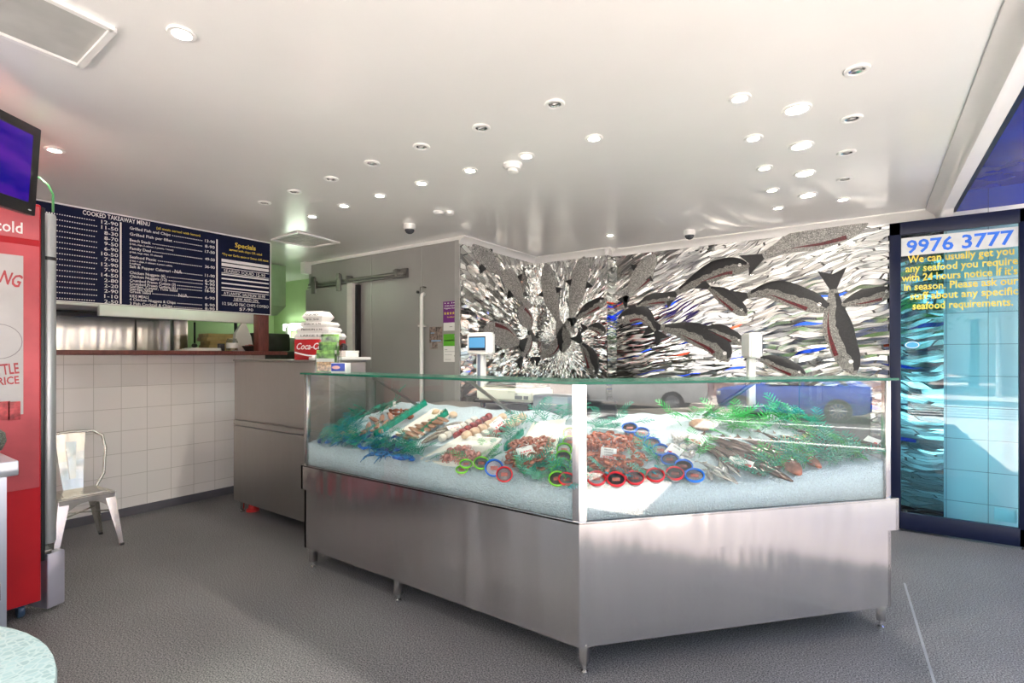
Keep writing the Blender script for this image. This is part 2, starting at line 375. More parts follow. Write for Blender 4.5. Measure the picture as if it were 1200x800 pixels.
# ------------------------------------------------------------------ key dimensions
H = 2.65
CL = Vector((-3.20, 2.047)); CC = Vector((-1.067, 2.047)); CR = Vector((0.122, 3.365))     # front line of the display counter
dR = (CR - CC).normalized(); nR = Vector((-dR.y, dR.x))            # inward normal of the right-hand run
XW = -5.50                                                        # tiled wall
YG = 3.94                                                         # coolroom wall
XRET = -3.40                                                      # return wall
YB1, YB2 = 5.34, 5.46                                             # mosaic wall, two planes
XO = 0.55                                                         # open shop front line

# ================================================================== SETTING
bm = NB(); box(bm, -8.2, .66, -3.6, 5.9, -0.12, 0.0); box(bm, .66, 1.05, 2.6, 5.9, -.12, 0.0); struct('floor', bm, floor_m)
bm = NB()
p0 = on_z(1062, 690, 0.0); p1 = on_z(1095, 800, 0.0); dd = (p1 - p0).normalized(); sd = Vector((-dd.y, dd.x, 0)) * 0.006
p1 = p0 + dd * 2.6; p0 = p0 - dd * 0.1
addv(bm, [p0 - sd + Vector((0, 0, .0015)), p1 - sd + Vector((0, 0, .0015)), p1 + sd + Vector((0, 0, .0015)), p0 + sd + Vector((0, 0, .0015))], [(0, 1, 2, 3)])
struct('trim_floor_joint', bm, mat('floor joint strip', (0.30, 0.31, 0.33), 0.5))
bm = NB(); box(bm, -8.2, XO, -3.6, 5.9, H, H + 0.25); struct('ceiling', bm, white_paint)
# tiled half wall on the left with kitchen opening over it
bm = NB(); box(bm, XW - 0.12, XW, -3.6, 3.08, 0, 1.45); struct('wall_left', bm, tile_m)
bm = NB(); box(bm, XW - 0.10, XW - 0.0, -3.6, 0.75, 1.45, H); box(bm, XW, -5.235, -3.6, 0.75, 1.9, H); struct('wall_left_upper', bm, trim_white)
bm = NB(); box(bm, -5.34, -5.235, 0.75, 2.86, 1.90, H); struct('wall_bulkhead', bm, trim_white)
bm = NB(); box(bm, XW, XW + 0.012, -3.6, 3.08, 0, 0.075); struct('baseboard_left', bm, mat('dark coved skirting', (0.10, 0.10, 0.115), 0.5))
# coolroom wall
bm = NB(); box(bm, -5.98, XRET - 0.06, YG, YG + 0.10, 0, H); struct('wall_coolroom', bm, coolroom)
bm = NB()
for px in (435, 494):
    q = on_y(px, 330, YG).x; box(bm, q - 0.006, q + 0.006, YG - 0.003, YG + 0.002, 1.3 if px == 435 else 0.0, H - 0.03)
box(bm, XRET - 0.062, XRET - 0.0, YG - 0.012, YG + 0.10, 0, H)
struct('trim_coolroom_joints', bm, mat('light grey panel joint', (0.42, 0.42, 0.41), 0.35, 0.3))
bm = NB(); box(bm, -5.98, XRET, YG - 0.018, YG, H - 0.035, H); struct('trim_coolroom_ceiling', bm, trim_white)
# mosaic walls (structure behind the murals)
bm = NB(); box(bm, XRET - 0.12, XRET, YG + 0.1, YB1 + 0.3, 0, H); struct('wall_return', bm, grey_paint)
bm = NB(); box(bm, XRET, -2.43, YB1, YB2 + 0.3, 0, H); box(bm, -2.43, XO - 0.06, YB2, YB2 + 0.3, 0, H); struct('wall_back', bm, grey_paint)
def cornice(bm, a, b, n, w=0.075):
    """cove moulding from a to b along the ceiling, n points into the room"""
    a = Vector(a); b = Vector(b); n = Vector(n)
    prof = [(0, 0), (0, -w), (0.012, -w), (0.016, -w * 0.8), (w * 0.45, -w * 0.42), (w * 0.85, -0.018), (w, -0.012), (w, 0)]
    pts = [Vector((p.x + n.x * u, p.y + n.y * u, H + v)) for p in (a, b) for u, v in prof]
    k = len(prof)
    addv(bm, pts, [(i, (i + 1) % k, k + (i + 1) % k, k + i) for i in range(k)] + [tuple(range(k)), tuple(range(2 * k - 1, k - 1, -1))])
bm = NB(); cornice(bm, (XRET, YG - 0.02), (XRET, YB1), (1, 0)); struct('trim_1', bm, trim_white)
bm = NB(); cornice(bm, (XRET, YB1), (-2.43 + 0.07, YB1), (0, -1)); struct('trim_2', bm, trim_white)
bm = NB(); cornice(bm, (-2.43, YB1 - 0.07), (-2.43, YB2), (1, 0)); cornice(bm, (-2.43, YB2), (XO, YB2), (0, -1)); struct('trim_3', bm, trim_white)
bm = NB(); box(bm, XO - 0.10, XO, -3.6, YB2, H - 0.02, H + 0.02); cornice(bm, (XO - 0.09, -3.6), (XO - 0.09, YB2), (-1, 0), 0.09); struct('trim_4', bm, trim_white)
# shop-front head, awning soffit and tiled pier outside
bm = NB(); box(bm, XO + 0.001, XO + 0.03, -3.6, 5.62, H - 0.012, H + 0.9); struct('trim_5', bm, navy_frame)
bm = NB(); box(bm, XO + 0.03, 2.2, 1.8, 7.5, 2.80, 2.88); struct('trim_awning_soffit', bm, mat('deep blue awning', (0.006, 0.02, 0.30), 0.25, var=0.35, scale=1.5))
bm = NB(); box(bm, XO - 0.05, 1.02, 5.60, 6.6, 0.0, 2.64); struct('wall_pier', bm, tile_x)
bm = NB(); box(bm, XO - 0.05, 3.4, 5.60, 6.6, 2.64, 3.4); box(bm, 1.02, 3.4, 5.66, 6.6, 0.0, 2.64)
struct('wall_pier_blue', bm, tiles('blue wall tiles', (0.008, 0.035, 0.33), (0.004, 0.012, 0.10), 0.26, 0.26, 0, 0.15))
# unseen mass keeps sky and sun off the interior, cut low to sunlight pavement
bm = NB(); box(bm, -8.3, XO, -3.6, 8.0, H + 0.25, H + 0.6); struct('wall_sun_block', bm, mat('cream render', (0.52, 0.48, 0.42), 0.8))
# rear front: unseen sill wall and piers, side-street openings widened to brighten the ceiling
bm = NB(); box(bm, -8.3, -5.4, -3.72, -3.6, 0, H); box(bm, -2.2, -1.95, -3.72, -3.6, 0, H); box(bm, 0.32, XO + 0.12, -3.72, -3.6, 0, H); box(bm, -8.3, XO + 0.12, -3.72, -3.6, 2.45, H)
struct('wall_rear', bm, mat('navy shopfront wall', (0.05, 0.07, 0.14), 0.5))
# kitchen shell
bm = NB(); box(bm, -8.3, -8.2, -3.6, 5.9, 0, H); struct('wall_kitchen_back', bm, green_cast_wall)
bm = NB(); box(bm, -8.2, -5.98, 4.75, 4.85, 0, H); box(bm, -5.98, -5.90, YG + 0.1, 4.85, 0, H); struct('wall_kitchen_side', bm, green_cast_wall)
bm = NB(); box(bm, -8.2, XW - 0.12, 0.3, 0.4, 0, H); struct('wall_kitchen_end', bm, green_cast_wall)
bm = NB(); box(bm, -7.02, -6.95, 0.4, 2.9, 0.0, H - 0.25); struct('wall_kitchen_splashback', bm, steel)
bm = NB()
for yy in (1.55, 2.35): box(bm, -6.95, -6.944, yy - 0.006, yy + 0.006, 0.9, 2.2)
struct('trim_splashback_joints', bm, kitchen_dark)

# ================================================================== MURALS
def outline_fish(spine, w, plane, dark=1, head=True):
    """returns dict of bmeshes for a fish in relief. spine: list of 2D wall points from tail to head"""
    # catmull-rom resample
    P = [Vector(p) for p in spine]
    if len(P) == 2: P = [P[0], (P[0] + P[1]) / 2, P[1]]
    Q = [P[0] * 2 - P[1]] + P + [P[-1] * 2 - P[-2]]
    S = []; n = 22
    segs = len(P) - 1
    for i in range(n + 1):
        t = i / n * segs; k = min(int(t), segs - 1); f = t - k
        a, b, c, d = Q[k], Q[k + 1], Q[k + 2], Q[k + 3]
        S.append(0.5 * ((2 * b) + (c - a) * f + (2 * a - 5 * b + 4 * c - d) * f * f + (3 * b - a - 3 * c + d) * f ** 3))
    def prof(t):
        return w * (0.16 + 0.84 * math.sin(PI * min(1, max(0, t)) ** 0.78) ** 0.8 if t < 0.97 else 0.12) if t > 0.02 else w * 0.2
    T = []
    for i in range(n + 1):
        d = (S[min(i + 1, n)] - S[max(i - 1, 0)]).normalized(); T.append(Vector((-d.y, d.x)))
    hw = []
    for i in range(n + 1):
        t = i / n
        if t < 0.18: h = 0.20 + (t / 0.18) * 0.25
        else:
            s = (t - 0.18) / 0.82; h = 0.45 + 0.55 * math.sin(PI * min(1, s * 1.12 + 0.02)) if s < 0.62 else math.sqrt(max(0.0, 1 - ((s - 0.5) / 0.5) ** 2))
        hw.append(max(0.03, h) * w)
    for _ in range(2): hw = [hw[0]] + [(hw[i - 1] + 2 * hw[i] + hw[i + 1]) / 4 for i in range(1, n)] + [hw[-1]]
    def strip(bm, lo, hi, i0, i1, depth, jag=0.0):
        m_ = 5; rows = []
        for i in range(i0, i1 + 1):
            row = []
            a = lo(i / n) if callable(lo) else lo; b = hi(i / n) if callable(hi) else hi
            if jag: a += jag * random.uniform(-1, 1)
            for j in range(m_):
                v = a + (b - a) * j / (m_ - 1)
                hgt = depth * math.sqrt(max(0.0, 1 - (0.92 * v) ** 2)) + 0.002
                q = S[i] + T[i] * (v * hw[i]); row.append((q, hgt))
            rows.append(row)
        vt = [[bm.verts.new(plane(q, h)) for q, h in r] for r in rows]
        vb = [[bm.verts.new(plane(q, 0.0)) for q, h in (r[0], r[-1])] for r in rows]
        for r in range(len(rows) - 1):
            for j in range(m_ - 1): bm.faces.new((vt[r][j], vt[r + 1][j], vt[r + 1][j + 1], vt[r][j + 1]))
            bm.faces.new((vb[r][0], vb[r + 1][0], vt[r + 1][0], vt[r][0])); bm.faces.new((vt[r][-1], vt[r + 1][-1], vb[r + 1][1], vb[r][1]))
        bm.faces.new([*vt[0], vb[0][1], vb[0][0]]); bm.faces.new([*reversed(vt[-1]), vb[-1][0], vb[-1][1]])
    out = {}
    b = NB(); strip(b, -1, 1, 1, n, 0.012); out['body'] = b
    s = dark
    b = NB(); f0 = (lambda t: s * (0.08 + 0.14 * math.sin(t * 9))); 
    strip(b, f0, (lambda t: s * 1.0), 2, n - 1, 0.0165, 0.12); out['back'] = b
    b = NB(); strip(b, (lambda t: -s * (0.50 + 0.04)), (lambda t: -s * (0.50 + 0.05 + 0.42 * max(0, min(1, (t - 0.25) * 1.6)))), 5, int(n * 0.78), 0.0165); out['stripe'] = b
    # tail fan
    d = (S[0] - S[2]).normalized(); nn = Vector((-d.y, d.x)); b = NB(); base = S[1]
    pts = [base + nn * w * 0.22, base + d * w * 0.7 + nn * w * 0.55, base + d * w * 1.55 + nn * w * 0.95, base + d * w * 1.15, base + d * w * 1.55 - nn * w * 0.95, base + d * w * 0.7 - nn * w * 0.55, base - nn * w * 0.22]
    top = [b.verts.new(plane(q, 0.012)) for q in pts]; bot = [b.verts.new(plane(q, 0)) for q in pts]
    b.faces.new(top); k = len(pts)
    for i in range(k): b.faces.new((bot[i], bot[(i + 1) % k], top[(i + 1) % k], top[i]))
    out['tail'] = b
    # eye
    e = S[int(n * 0.88)] + T[int(n * 0.88)] * (s * 0.15 * hw[int(n * 0.88)]); b = NB()
    r = w * 0.16
    for rad, h0 in ((r, 0.018),):
        top = [b.verts.new(plane(e + Vector((math.cos(a), math.sin(a))) * rad, h0)) for a in [2 * PI * i / 10 for i in range(10)]]
        bot = [b.verts.new(plane(e + Vector((math.cos(a), math.sin(a))) * rad, 0.008)) for a in [2 * PI * i / 10 for i in range(10)]]
        b.faces.new(top)
        for i in range(10): b.faces.new((bot[i], bot[(i + 1) % 10], top[(i + 1) % 10], top[i]))
    out['eye'] = b
    # side fins
    out['fins'] = []
    for sg in (-1, 1):
        b = NB(); out['fins'].append(b)
        i = int(n * 0.62); p = S[i] + T[i] * sg * hw[i] * 0.9; f = (S[i] - S[i - 2]).normalized()
        tri = [p, p + T[i] * sg * w * 0.75 - f * w * 0.35, p - f * w * 0.75]
        top = [b.verts.new(plane(q, 0.013)) for q in tri]; bot = [b.verts.new(plane(q, 0)) for q in tri]
        b.faces.new(top)
        for k2 in range(3): b.faces.new((bot[k2], bot[(k2 + 1) % 3], top[(k2 + 1) % 3], top[k2]))
    return out
def add_fish(mural, spine_px, wpx, to2d, plane, dark=1, kind='striped', label=None):
    sp = [to2d(*p) for p in spine_px]
    c = spine_px[len(spine_px) // 2]
    scale = (to2d(c[0] + 1, c[1]) - to2d(c[0], c[1])).length; scale2 = (to2d(c[0], c[1] + 1) - to2d(c[0], c[1])).length
    f = outline_fish(sp, wpx * 0.5 * (scale + scale2) * 1.2, plane, dark)
    body = obj('mosaic_fish', f['body'], fish_pale if kind in ('plain', 'red') else fish_grey, mural, sm=False, label=label)
    if kind == 'striped':
        obj('fish_back', f['back'], fish_black, body, sm=False); obj('fish_stripe', f['stripe'], fish_red, body, sm=False)
        obj('tail_fin', f['tail'], fish_black, body, sm=False); obj('fish_eye', f['eye'], white_card, body, sm=False); [q_.free() for q_ in f['fins']]
    elif kind == 'plain':
        obj('tail_fin', f['tail'], fish_pale, body, sm=False); [obj('side_fin', q_, fish_black, body, sm=False) for q_ in f['fins']]
        for k in ('back', 'stripe', 'eye'): f[k].free()
    elif kind == 'red':
        obj('fish_stripe', f['stripe'], fish_red, body, sm=False); obj('tail_fin', f['tail'], fish_black, body, sm=False)
        for k in ('back', 'eye'): f[k].free()
        [q_.free() for q_ in f['fins']]
    elif kind == 'head':
        obj('fish_back', f['back'], fish_black, body, sm=False)
        for k in ('tail', 'stripe', 'eye'): f[k].free()
        [q_.free() for q_ in f['fins']]
    return body
# return wall mural
M1 = thing('mosaic_mural', 'narrow mirror mosaic mural with faint grey fish on the side wall beside the coolroom panels', 'mural', (XRET, YG + 0.1, 0.0))
M1.location = (0, 0, 0)
bm = NB(); box(bm, XRET + 0.001, XRET + 0.012, YG + 0.0, YB1, 0.9, H - 0.02); obj('mirror_pieces', bm, mosaic_ret, M1)
pl1 = lambda q, h: Vector((XRET + 0.012 + h, q.x, q.y)); t1 = lambda x, y: Vector((on_x(x, y, XRET + 0.012).y, on_x(x, y, XRET + 0.012).z))
for sp, w, k in (([(588, 322), (570, 302), (553, 283)], 9, 'plain'), ([(613, 353), (603, 335), (592, 316)], 8, 'plain'), ([(630, 388), (618, 375), (606, 362)], 7, 'red'),
                 ([(609, 402), (592, 394), (566, 386)], 9, 'red'), ([(611, 420), (618, 405), (626, 392)], 5, 'red')):
    sp = [(min(x, 621), y) for x, y in sp]
    add_fish(M1, sp, w, t1, pl1, 1, k)
# middle mural
M2 = thing('mosaic_mural', 'mirror mosaic mural with fish radiating from a dark fish seen head on', 'mural', (0, 0, 0))
bm = NB(); box(bm, XRET + 0.012, -2.43, YB1 - 0.012, YB1 - 0.001, 1.17, H - 0.02); obj('mirror_pieces', bm, mosaic_rad, M2)
YM = YB1 - 0.012
pl2 = lambda q, h: Vector((q.x, YM - h, q.y)); t2 = lambda x, y: Vector((on_y(x, y, YM).x, on_y(x, y, YM).z))
for sp, w, k, dk in (([(655, 378), (645, 345), (640, 308)], 8, 'plain', 1), ([(668, 376), (678, 335), (685, 300)], 9, 'plain', 1), ([(674, 374), (690, 362), (711, 350)], 6, 'striped', 1),
                     ([(660, 414), (660.5, 400), (661, 383)], 8, 'head', 1), ([(680, 400), (692, 418), (697, 441)], 7, 'striped', 1), ([(688, 384), (700, 384), (710, 392)], 5, 'striped', 1),
                     ([(632, 420), (648, 410), (656, 395)], 5, 'red', 1)):
    add_fish(M2, sp, w, t2, pl2, dk, k)
# large mural
M3 = thing('mosaic_mural', 'large mirror mosaic mural of leaping black and red striped fish on the long back wall', 'mural', (0, 0, 0))
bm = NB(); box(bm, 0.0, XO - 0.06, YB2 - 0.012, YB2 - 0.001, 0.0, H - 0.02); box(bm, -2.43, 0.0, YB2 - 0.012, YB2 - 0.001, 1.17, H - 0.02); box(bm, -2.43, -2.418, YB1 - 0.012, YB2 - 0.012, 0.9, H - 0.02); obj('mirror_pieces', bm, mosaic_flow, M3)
YN = YB2 - 0.012
pl3 = lambda q, h: Vector((q.x, YN - h, q.y)); t3 = lambda x, y: Vector((on_y(x, y, YN).x, on_y(x, y, YN).z))
for sp, w, k, dk in (([(736, 340), (752, 320), (768, 298)], 9, 'plain', 1), ([(735, 348), (750, 331), (766, 317)], 7, 'red', 1), ([(744, 360), (765, 351), (792, 349)], 6, 'striped', 1),
                     ([(770, 390), (752, 368), (723, 376)], 8, 'striped', -1), ([(770, 383), (805, 388), (838, 402), (854, 424)], 12, 'striped', 1),
                     ([(788, 346), (822, 325), (850, 313), (879, 312)], 10, 'striped', 1), ([(829, 336), (850, 348), (876, 370)], 8, 'striped', 1),
                     ([(872, 347), (905, 340), (940, 350), (973, 364)], 12, 'striped', 1), ([(820, 386), (845, 388), (874, 404)], 7, 'striped', 1),
                     ([(886, 418), (912, 426), (946, 441)], 8, 'striped', 1), ([(889, 303), (930, 284), (975, 273), (1020, 258)], 14, 'red', 1),
                     ([(976, 334), (979, 370), (987, 402), (1002, 440)], 14, 'striped', 1), ([(984, 358), (1012, 349), (1050, 340)], 9, 'striped', 1)):
    add_fish(M3, sp, w, t3, pl3, dk, k)

# ================================================================== DISPLAY COUNTER
def line2(p, d, s): return (p[0] + d[0] * s, p[1] + d[1] * s)
def offset_path(off, endL=0.0, endR=0.0):
    """front path (left end, corner, right end) moved inward by off"""
    L = Vector((CL.x + endL, CL.y + off)); n1 = Vector((0, 1))
    R = CR + nR * off - dR * endR
    # corner: intersection of y = CC.y+off with right line
    p = CC + nR * off; t = (CC.y + off - p.y) / dR.y; K = p + dR * t
    return [L, K, R]
def band(bm, o0, o1, z0, z1, eL=0.0, eR=0.0):
    a = offset_path(o0, eL, eR); b = offset_path(o1, eL, eR)
    prism(bm, [tuple(a[0]), tuple(a[1]), tuple(b[1]), tuple(b[0])], z0, z1); prism(bm, [tuple(a[1]), tuple(a[2]), tuple(b[2]), tuple(b[1])], z0, z1)
DC = thing('fish_display_counter', 'angled stainless steel fish display counter with a glass front full of ice', 'display counter', (-1.5, 2.5, 0))
DEP = 0.92
bm = NB(); band(bm, 0.0, 0.022, 0.534, 0.697); band(bm, 0.0, 0.05, 0.690, 0.700, 0, 0)
# end caps of the tray skirt
a = offset_path(0.0); b = offset_path(DEP)
for i in (0, 2):
    p, q = a[i], b[i]; d = (Vector((1, 0)) if i == 0 else -dR) * 0.02
    prism(bm, [tuple(p), tuple(q), tuple(q + d), tuple(p + d)], 0.534, 0.697)
obj('tray_skirt', bm, steel, DC, world=True, sm=False)
bm = NB(); band(bm, 0.018, 0.04, 0.13, 0.540, 0.012, 0.03)
a = offset_path(0.018, 0.012, 0.03); b = offset_path(DEP - 0.02, 0.012, 0.03)
for i in (0, 2):
    p, q = a[i], b[i]; d = (Vector((1, 0)) if i == 0 else -dR) * 0.02
    prism(bm, [tuple(p), tuple(q), tuple(q + d), tuple(p + d)], 0.13, 0.540)
band(bm, DEP - 0.04, DEP - 0.02, 0.13, 1.02, 0.012, 0.03)
band(bm, 0.04, DEP - 0.04, 0.13, 0.15, 0.03, 0.05)
obj('lower_panel', bm, steel, DC, world=True, sm=False)
bm = NB(); band(bm, 0.045, DEP - 0.03, 0.66, 0.69, 0.02, 0.03); obj('tray_floor', bm, steel_dull, DC, world=True, sm=False)
# legs
for (x, y) in ((-3.115, 2.085), (-2.28, 2.09), (-1.07, 2.105), (-3.115, 2.85), (-2.0, 2.85), (0.045, 3.355), (-0.62, 3.92)):
    bm = NB(); rbox(bm, x - 0.02, x + 0.02, y - 0.02, y + 0.02, 0.045, 0.14, 0.003); lg = obj('leg', bm, steel, DC, world=True)
    bm = NB(); lathe(bm, [(0, 0), (0.017, 0), (0.017, 0.012), (0.009, 0.018), (0.009, 0.05), (0, 0.05)], 12, Matrix.Translation((x, y, 0))); obj('foot', bm, chrome, lg, world=True)
# posts
def post(x, y, d1, w, label=None):
    bm = NB(); M = Matrix.Translation((x, y, 0)) @ Matrix.Rotation(d1, 4, 'Z')
    rbox(bm, -w, w, -0.016, 0.016, 0.697, 1.322, 0.004, M); return obj('corner_post', bm, steel, DC, world=True)
post(CL.x + 0.03, CL.y + 0.03, 0, 0.016)
aR = math.atan2(dR.y, dR.x)
bm = NB()
k = offset_path(0.008); k2 = offset_path(0.03)
e1 = Vector((k[1].x - 0.035, k[1].y)); e2 = k[1] + dR * 0.035
i1 = Vector((k2[1].x - 0.025, k2[1].y)); i2 = k2[1] + dR * 0.025
prism(bm, [tuple(e1), tuple(k[1]), tuple(e2), tuple(i2), tuple(k2[1]), tuple(i1)], 0.697, 1.322); obj('corner_post', bm, steel, DC, world=True, sm=False)
pr = CR + nR * 0.025 - dR * 0.055; post(pr.x, pr.y, aR, 0.016)
# glass sheets
def sheet(name, p, q, th, z0, z1, n):
    bm = NB(); n = Vector(n) * th
    P = [p, q, q + n, p + n]
    t = NB(); prism(t, [tuple(v) for v in P], z0, z1)
    t.faces.ensure_lookup_table()
    for f in t.faces:
        if f.calc_area() < 0.05: f.material_index = 1
    merge(bm, t); return obj(name, bm, [clear_glass, glass_edge], DC, world=True, sm=False)
k = offset_path(0.014)
sheet('front_glass', Vector((CL.x + 0.045, k[0].y)), Vector((k[1].x - 0.034, k[1].y)), 0.006, 0.70, 1.316, (0, 1))
sheet('front_glass', k[1] + dR * 0.036, CR + nR * 0.014 - dR * 0.07, 0.006, 0.70, 1.316, nR)
sheet('end_glass', Vector((CL.x + 0.025, CL.y + 0.05)), Vector((CL.x + 0.025, CL.y + 0.62)), 0.006, 0.70, 1.316, (1, 0))
er = CR - dR * 0.05; sheet('end_glass', er + nR * 0.05, er + nR * 0.62, 0.006, 0.70, 1.316, -dR)
def top_glass(o0, o1, eL, eR):
    a = offset_path(o0, eL, eR); b = offset_path(o1, eL, eR)
    for i in (0, 1):
        t = NB(); prism(t, [tuple(a[i]), tuple(a[i + 1]), tuple(b[i + 1]), tuple(b[i])], 1.318, 1.330)
        t.faces.ensure_lookup_table()
        for f in t.faces:
            if abs(f.normal.z) < 0.5: f.material_index = 1
        obj('top_glass', t, [clear_glass, glass_edge], DC, world=True, sm=False)
top_glass(-0.002, 0.30, -0.01, -0.0)
# slanted support arms under the glass top
def arm(p, q):
    bm = NB(); tube(bm, [p, q], 0.012, 6); obj('support_arm', bm, steel_dark, DC, world=True)
for xx in (-2.86, -1.98):
    arm((xx, 2.34, 1.316), (xx, 2.90, 1.02))
pa = CC + dR * 1.15 + nR * 0.28; pb = CC + dR * 1.15 + nR * 0.86; arm((pa.x, pa.y, 1.316), (pb.x, pb.y, 1.02))
# rear ledge
bm = NB(); band(bm, DEP - 0.06, DEP + 0.34, 1.03, 1.06, 0.25, 0.0); obj('rear_ledge', bm, steel_dull, DC, world=True, sm=False)
bm = NB(); band(bm, DEP + 0.28, DEP + 0.30, 0.13, 1.03, 0.25, 0.0); obj('rear_panel', bm, steel_dull, DC, world=True, sm=False)

# ice bed
def bed_d(x, y):
    d1 = y - CC.y; p = Vector((x, y)) - CC; d2 = p.dot(nR); return min(d1, d2)
def lump(x, y):
    return 0.010 * math.sin(9 * x + 3 * y) * math.sin(7 * y - 2 * x) + 0.006 * math.sin(23 * x + 17 * y)
def bed(x, y):
    d = max(0.0, min(bed_d(x, y), 0.86)); z = 0.838 + 0.27 * d + lump(x, y)
    p = Vector((x, y)) - CC; s = p.dot(dR); d2 = p.dot(nR)
    if s > 0.2 and d2 < 0.45: z += 0.035 * max(0, min(1, (s - 1.1) / 0.4)) - 0.02 * math.exp(-((s - 0.8) / 0.25) ** 2)
    return z
def at_bed(px, py, up=0.0):
    d = ray(px, py); t = 1.5
    while t < 5.5:
        p = Vector((d.x * t, d.y * t, EYE + d.z * t))
        if bed_d(p.x, p.y) > -0.02 and p.z <= bed(p.x, p.y) + up: return p
        t += 0.004
    return Vector((d.x * 3.2, d.y * 3.2, bed(d.x * 3.2, d.y * 3.2) + up))
bm = NB()
NU, NV = 190, 46
grid = []
pf = offset_path(0.024, 0.045, 0.072); pbk = offset_path(0.86, 0.045, 0.072)
def lerp_path(P, t):
    s = t * 2
    return P[0].lerp(P[1], s) if s <= 1 else P[1].lerp(P[2], s - 1)
for i in range(NU + 1):
    t = i / NU; a = lerp_path(pf, t); b = lerp_path(pbk, t); r = []
    for j in range(NV + 1):
        q = a.lerp(b, (j / NV)); jz = random.uniform(-0.005, 0.005) if j < NV else 0
        r.append(bm.verts.new((q.x, q.y, bed(q.x, q.y) + jz)))
    grid.append(r)
low = [[bm.verts.new((v.co.x, v.co.y, 0.695)) for v in r] for r in [[g[0], g[-1]] for g in grid]]
for i in range(NU):
    for j in range(NV): bm.faces.new((grid[i][j], grid[i + 1][j], grid[i + 1][j + 1], grid[i][j + 1]))
    bm.faces.new((low[i][0], low[i + 1][0], grid[i + 1][0], grid[i][0])); bm.faces.new((grid[i][-1], grid[i + 1][-1], low[i + 1][1], low[i][1]))
    bm.faces.new((low[i][0], low[i][1], low[i + 1][1], low[i + 1][0]))
bm.faces.new([low[0][0], *grid[0], low[0][1]]); bm.faces.new([low[-1][1], *reversed(grid[-1]), low[-1][0]])
ice = obj('crushed_ice', bm, ice_m, sm=True, ang=180); ice['kind'] = 'stuff'
tag(ice, 'bed of crushed ice banked up behind the counter glass', 'ice')
# ================================================================== SEAFOOD ON THE ICE
def bed_normal(x, y):
    e = 0.02; return Vector(((bed(x - e, y) - bed(x + e, y)) / (2 * e), (bed(x, y - e) - bed(x, y + e)) / (2 * e), 1)).normalized()
def lay_rot(x, y, ang, roll=0.0):
    """euler of an object lying on the bed with its x axis heading ang"""
    n = bed_normal(x, y); xd = Vector((math.cos(ang), math.sin(ang), 0)); xd = (xd - n * xd.dot(n)).normalized(); yd = n.cross(xd)
    M = Matrix((xd, yd, n)).transposed() @ Matrix.Rotation(roll, 3, 'X'); return M.to_euler()
TOCAM = math.atan2(-1, 0.55)
# ---- plastic ferns
teal_leaf = mat('teal plastic leaf', (0.0, 0.27, 0.18), 0.4, var=0.3, scale=30)
green_leaf = mat('bright green plastic leaf', (0.02, 0.36, 0.07), 0.35, var=0.3, scale=30)
pale_leaf = mat('pale teal plastic leaf', (0.16, 0.46, 0.34), 0.35, var=0.3, scale=30)
blue_leaf = mat('teal blue plastic leaf', (0.005, 0.27, 0.33), 0.35, var=0.3, scale=30)
def frond_mesh(name, m, seed, n=9, L=0.18, W=0.05, lift=0.9, droop=0.7):
    rnd = random.Random(seed); bm = NB()
    def P(t):
        a = lift - droop * t * 1.6
        return Vector((L * t * math.cos(lift * 0.6) , 0.0, L * (t * math.sin(lift) - droop * t * t * 0.55)))
    tube(bm, [P(i / 8) for i in range(9)], [0.0016 * (1 - 0.6 * i / 8) for i in range(9)], 5)
    for i in range(n):
        t = 0.12 + 0.86 * i / (n - 1); c = P(t); d = (P(min(1, t + 0.05)) - P(t - 0.05)).normalized()
        w = W * math.sin(PI * (0.18 + 0.74 * t)) * rnd.uniform(0.85, 1.1)
        for s in (-1, 1):
            tip = c + d * w * 0.75 + Vector((0, s * w, rnd.uniform(-0.2, 0.25) * w)); side = d * 0.0042; up = Vector((0, 0, 0.0012))
            mid = (c + tip) / 2 + Vector((0, 0, 0.003))
            addv(bm, [c - side * 0.4, mid - side, tip, mid + side, c + side * 0.4, mid + up * 2], [(0, 1, 5), (1, 2, 5), (2, 3, 5), (3, 4, 5), (4, 0, 5), (0, 4, 3, 2, 1)])
    return mesh_of(name, bm, m, sm=False)
FR = {}
for nm, m in (('teal', teal_leaf), ('green', green_leaf), ('pale', pale_leaf), ('blue', blue_leaf)):
    FR[nm] = [frond_mesh('fern frond ' + nm, m, k, lift=lf, droop=dr, L=LL) for k, (lf, dr, LL) in enumerate(((1.1, 0.45, 0.19), (0.8, 0.5, 0.19), (0.5, 0.3, 0.20)))]
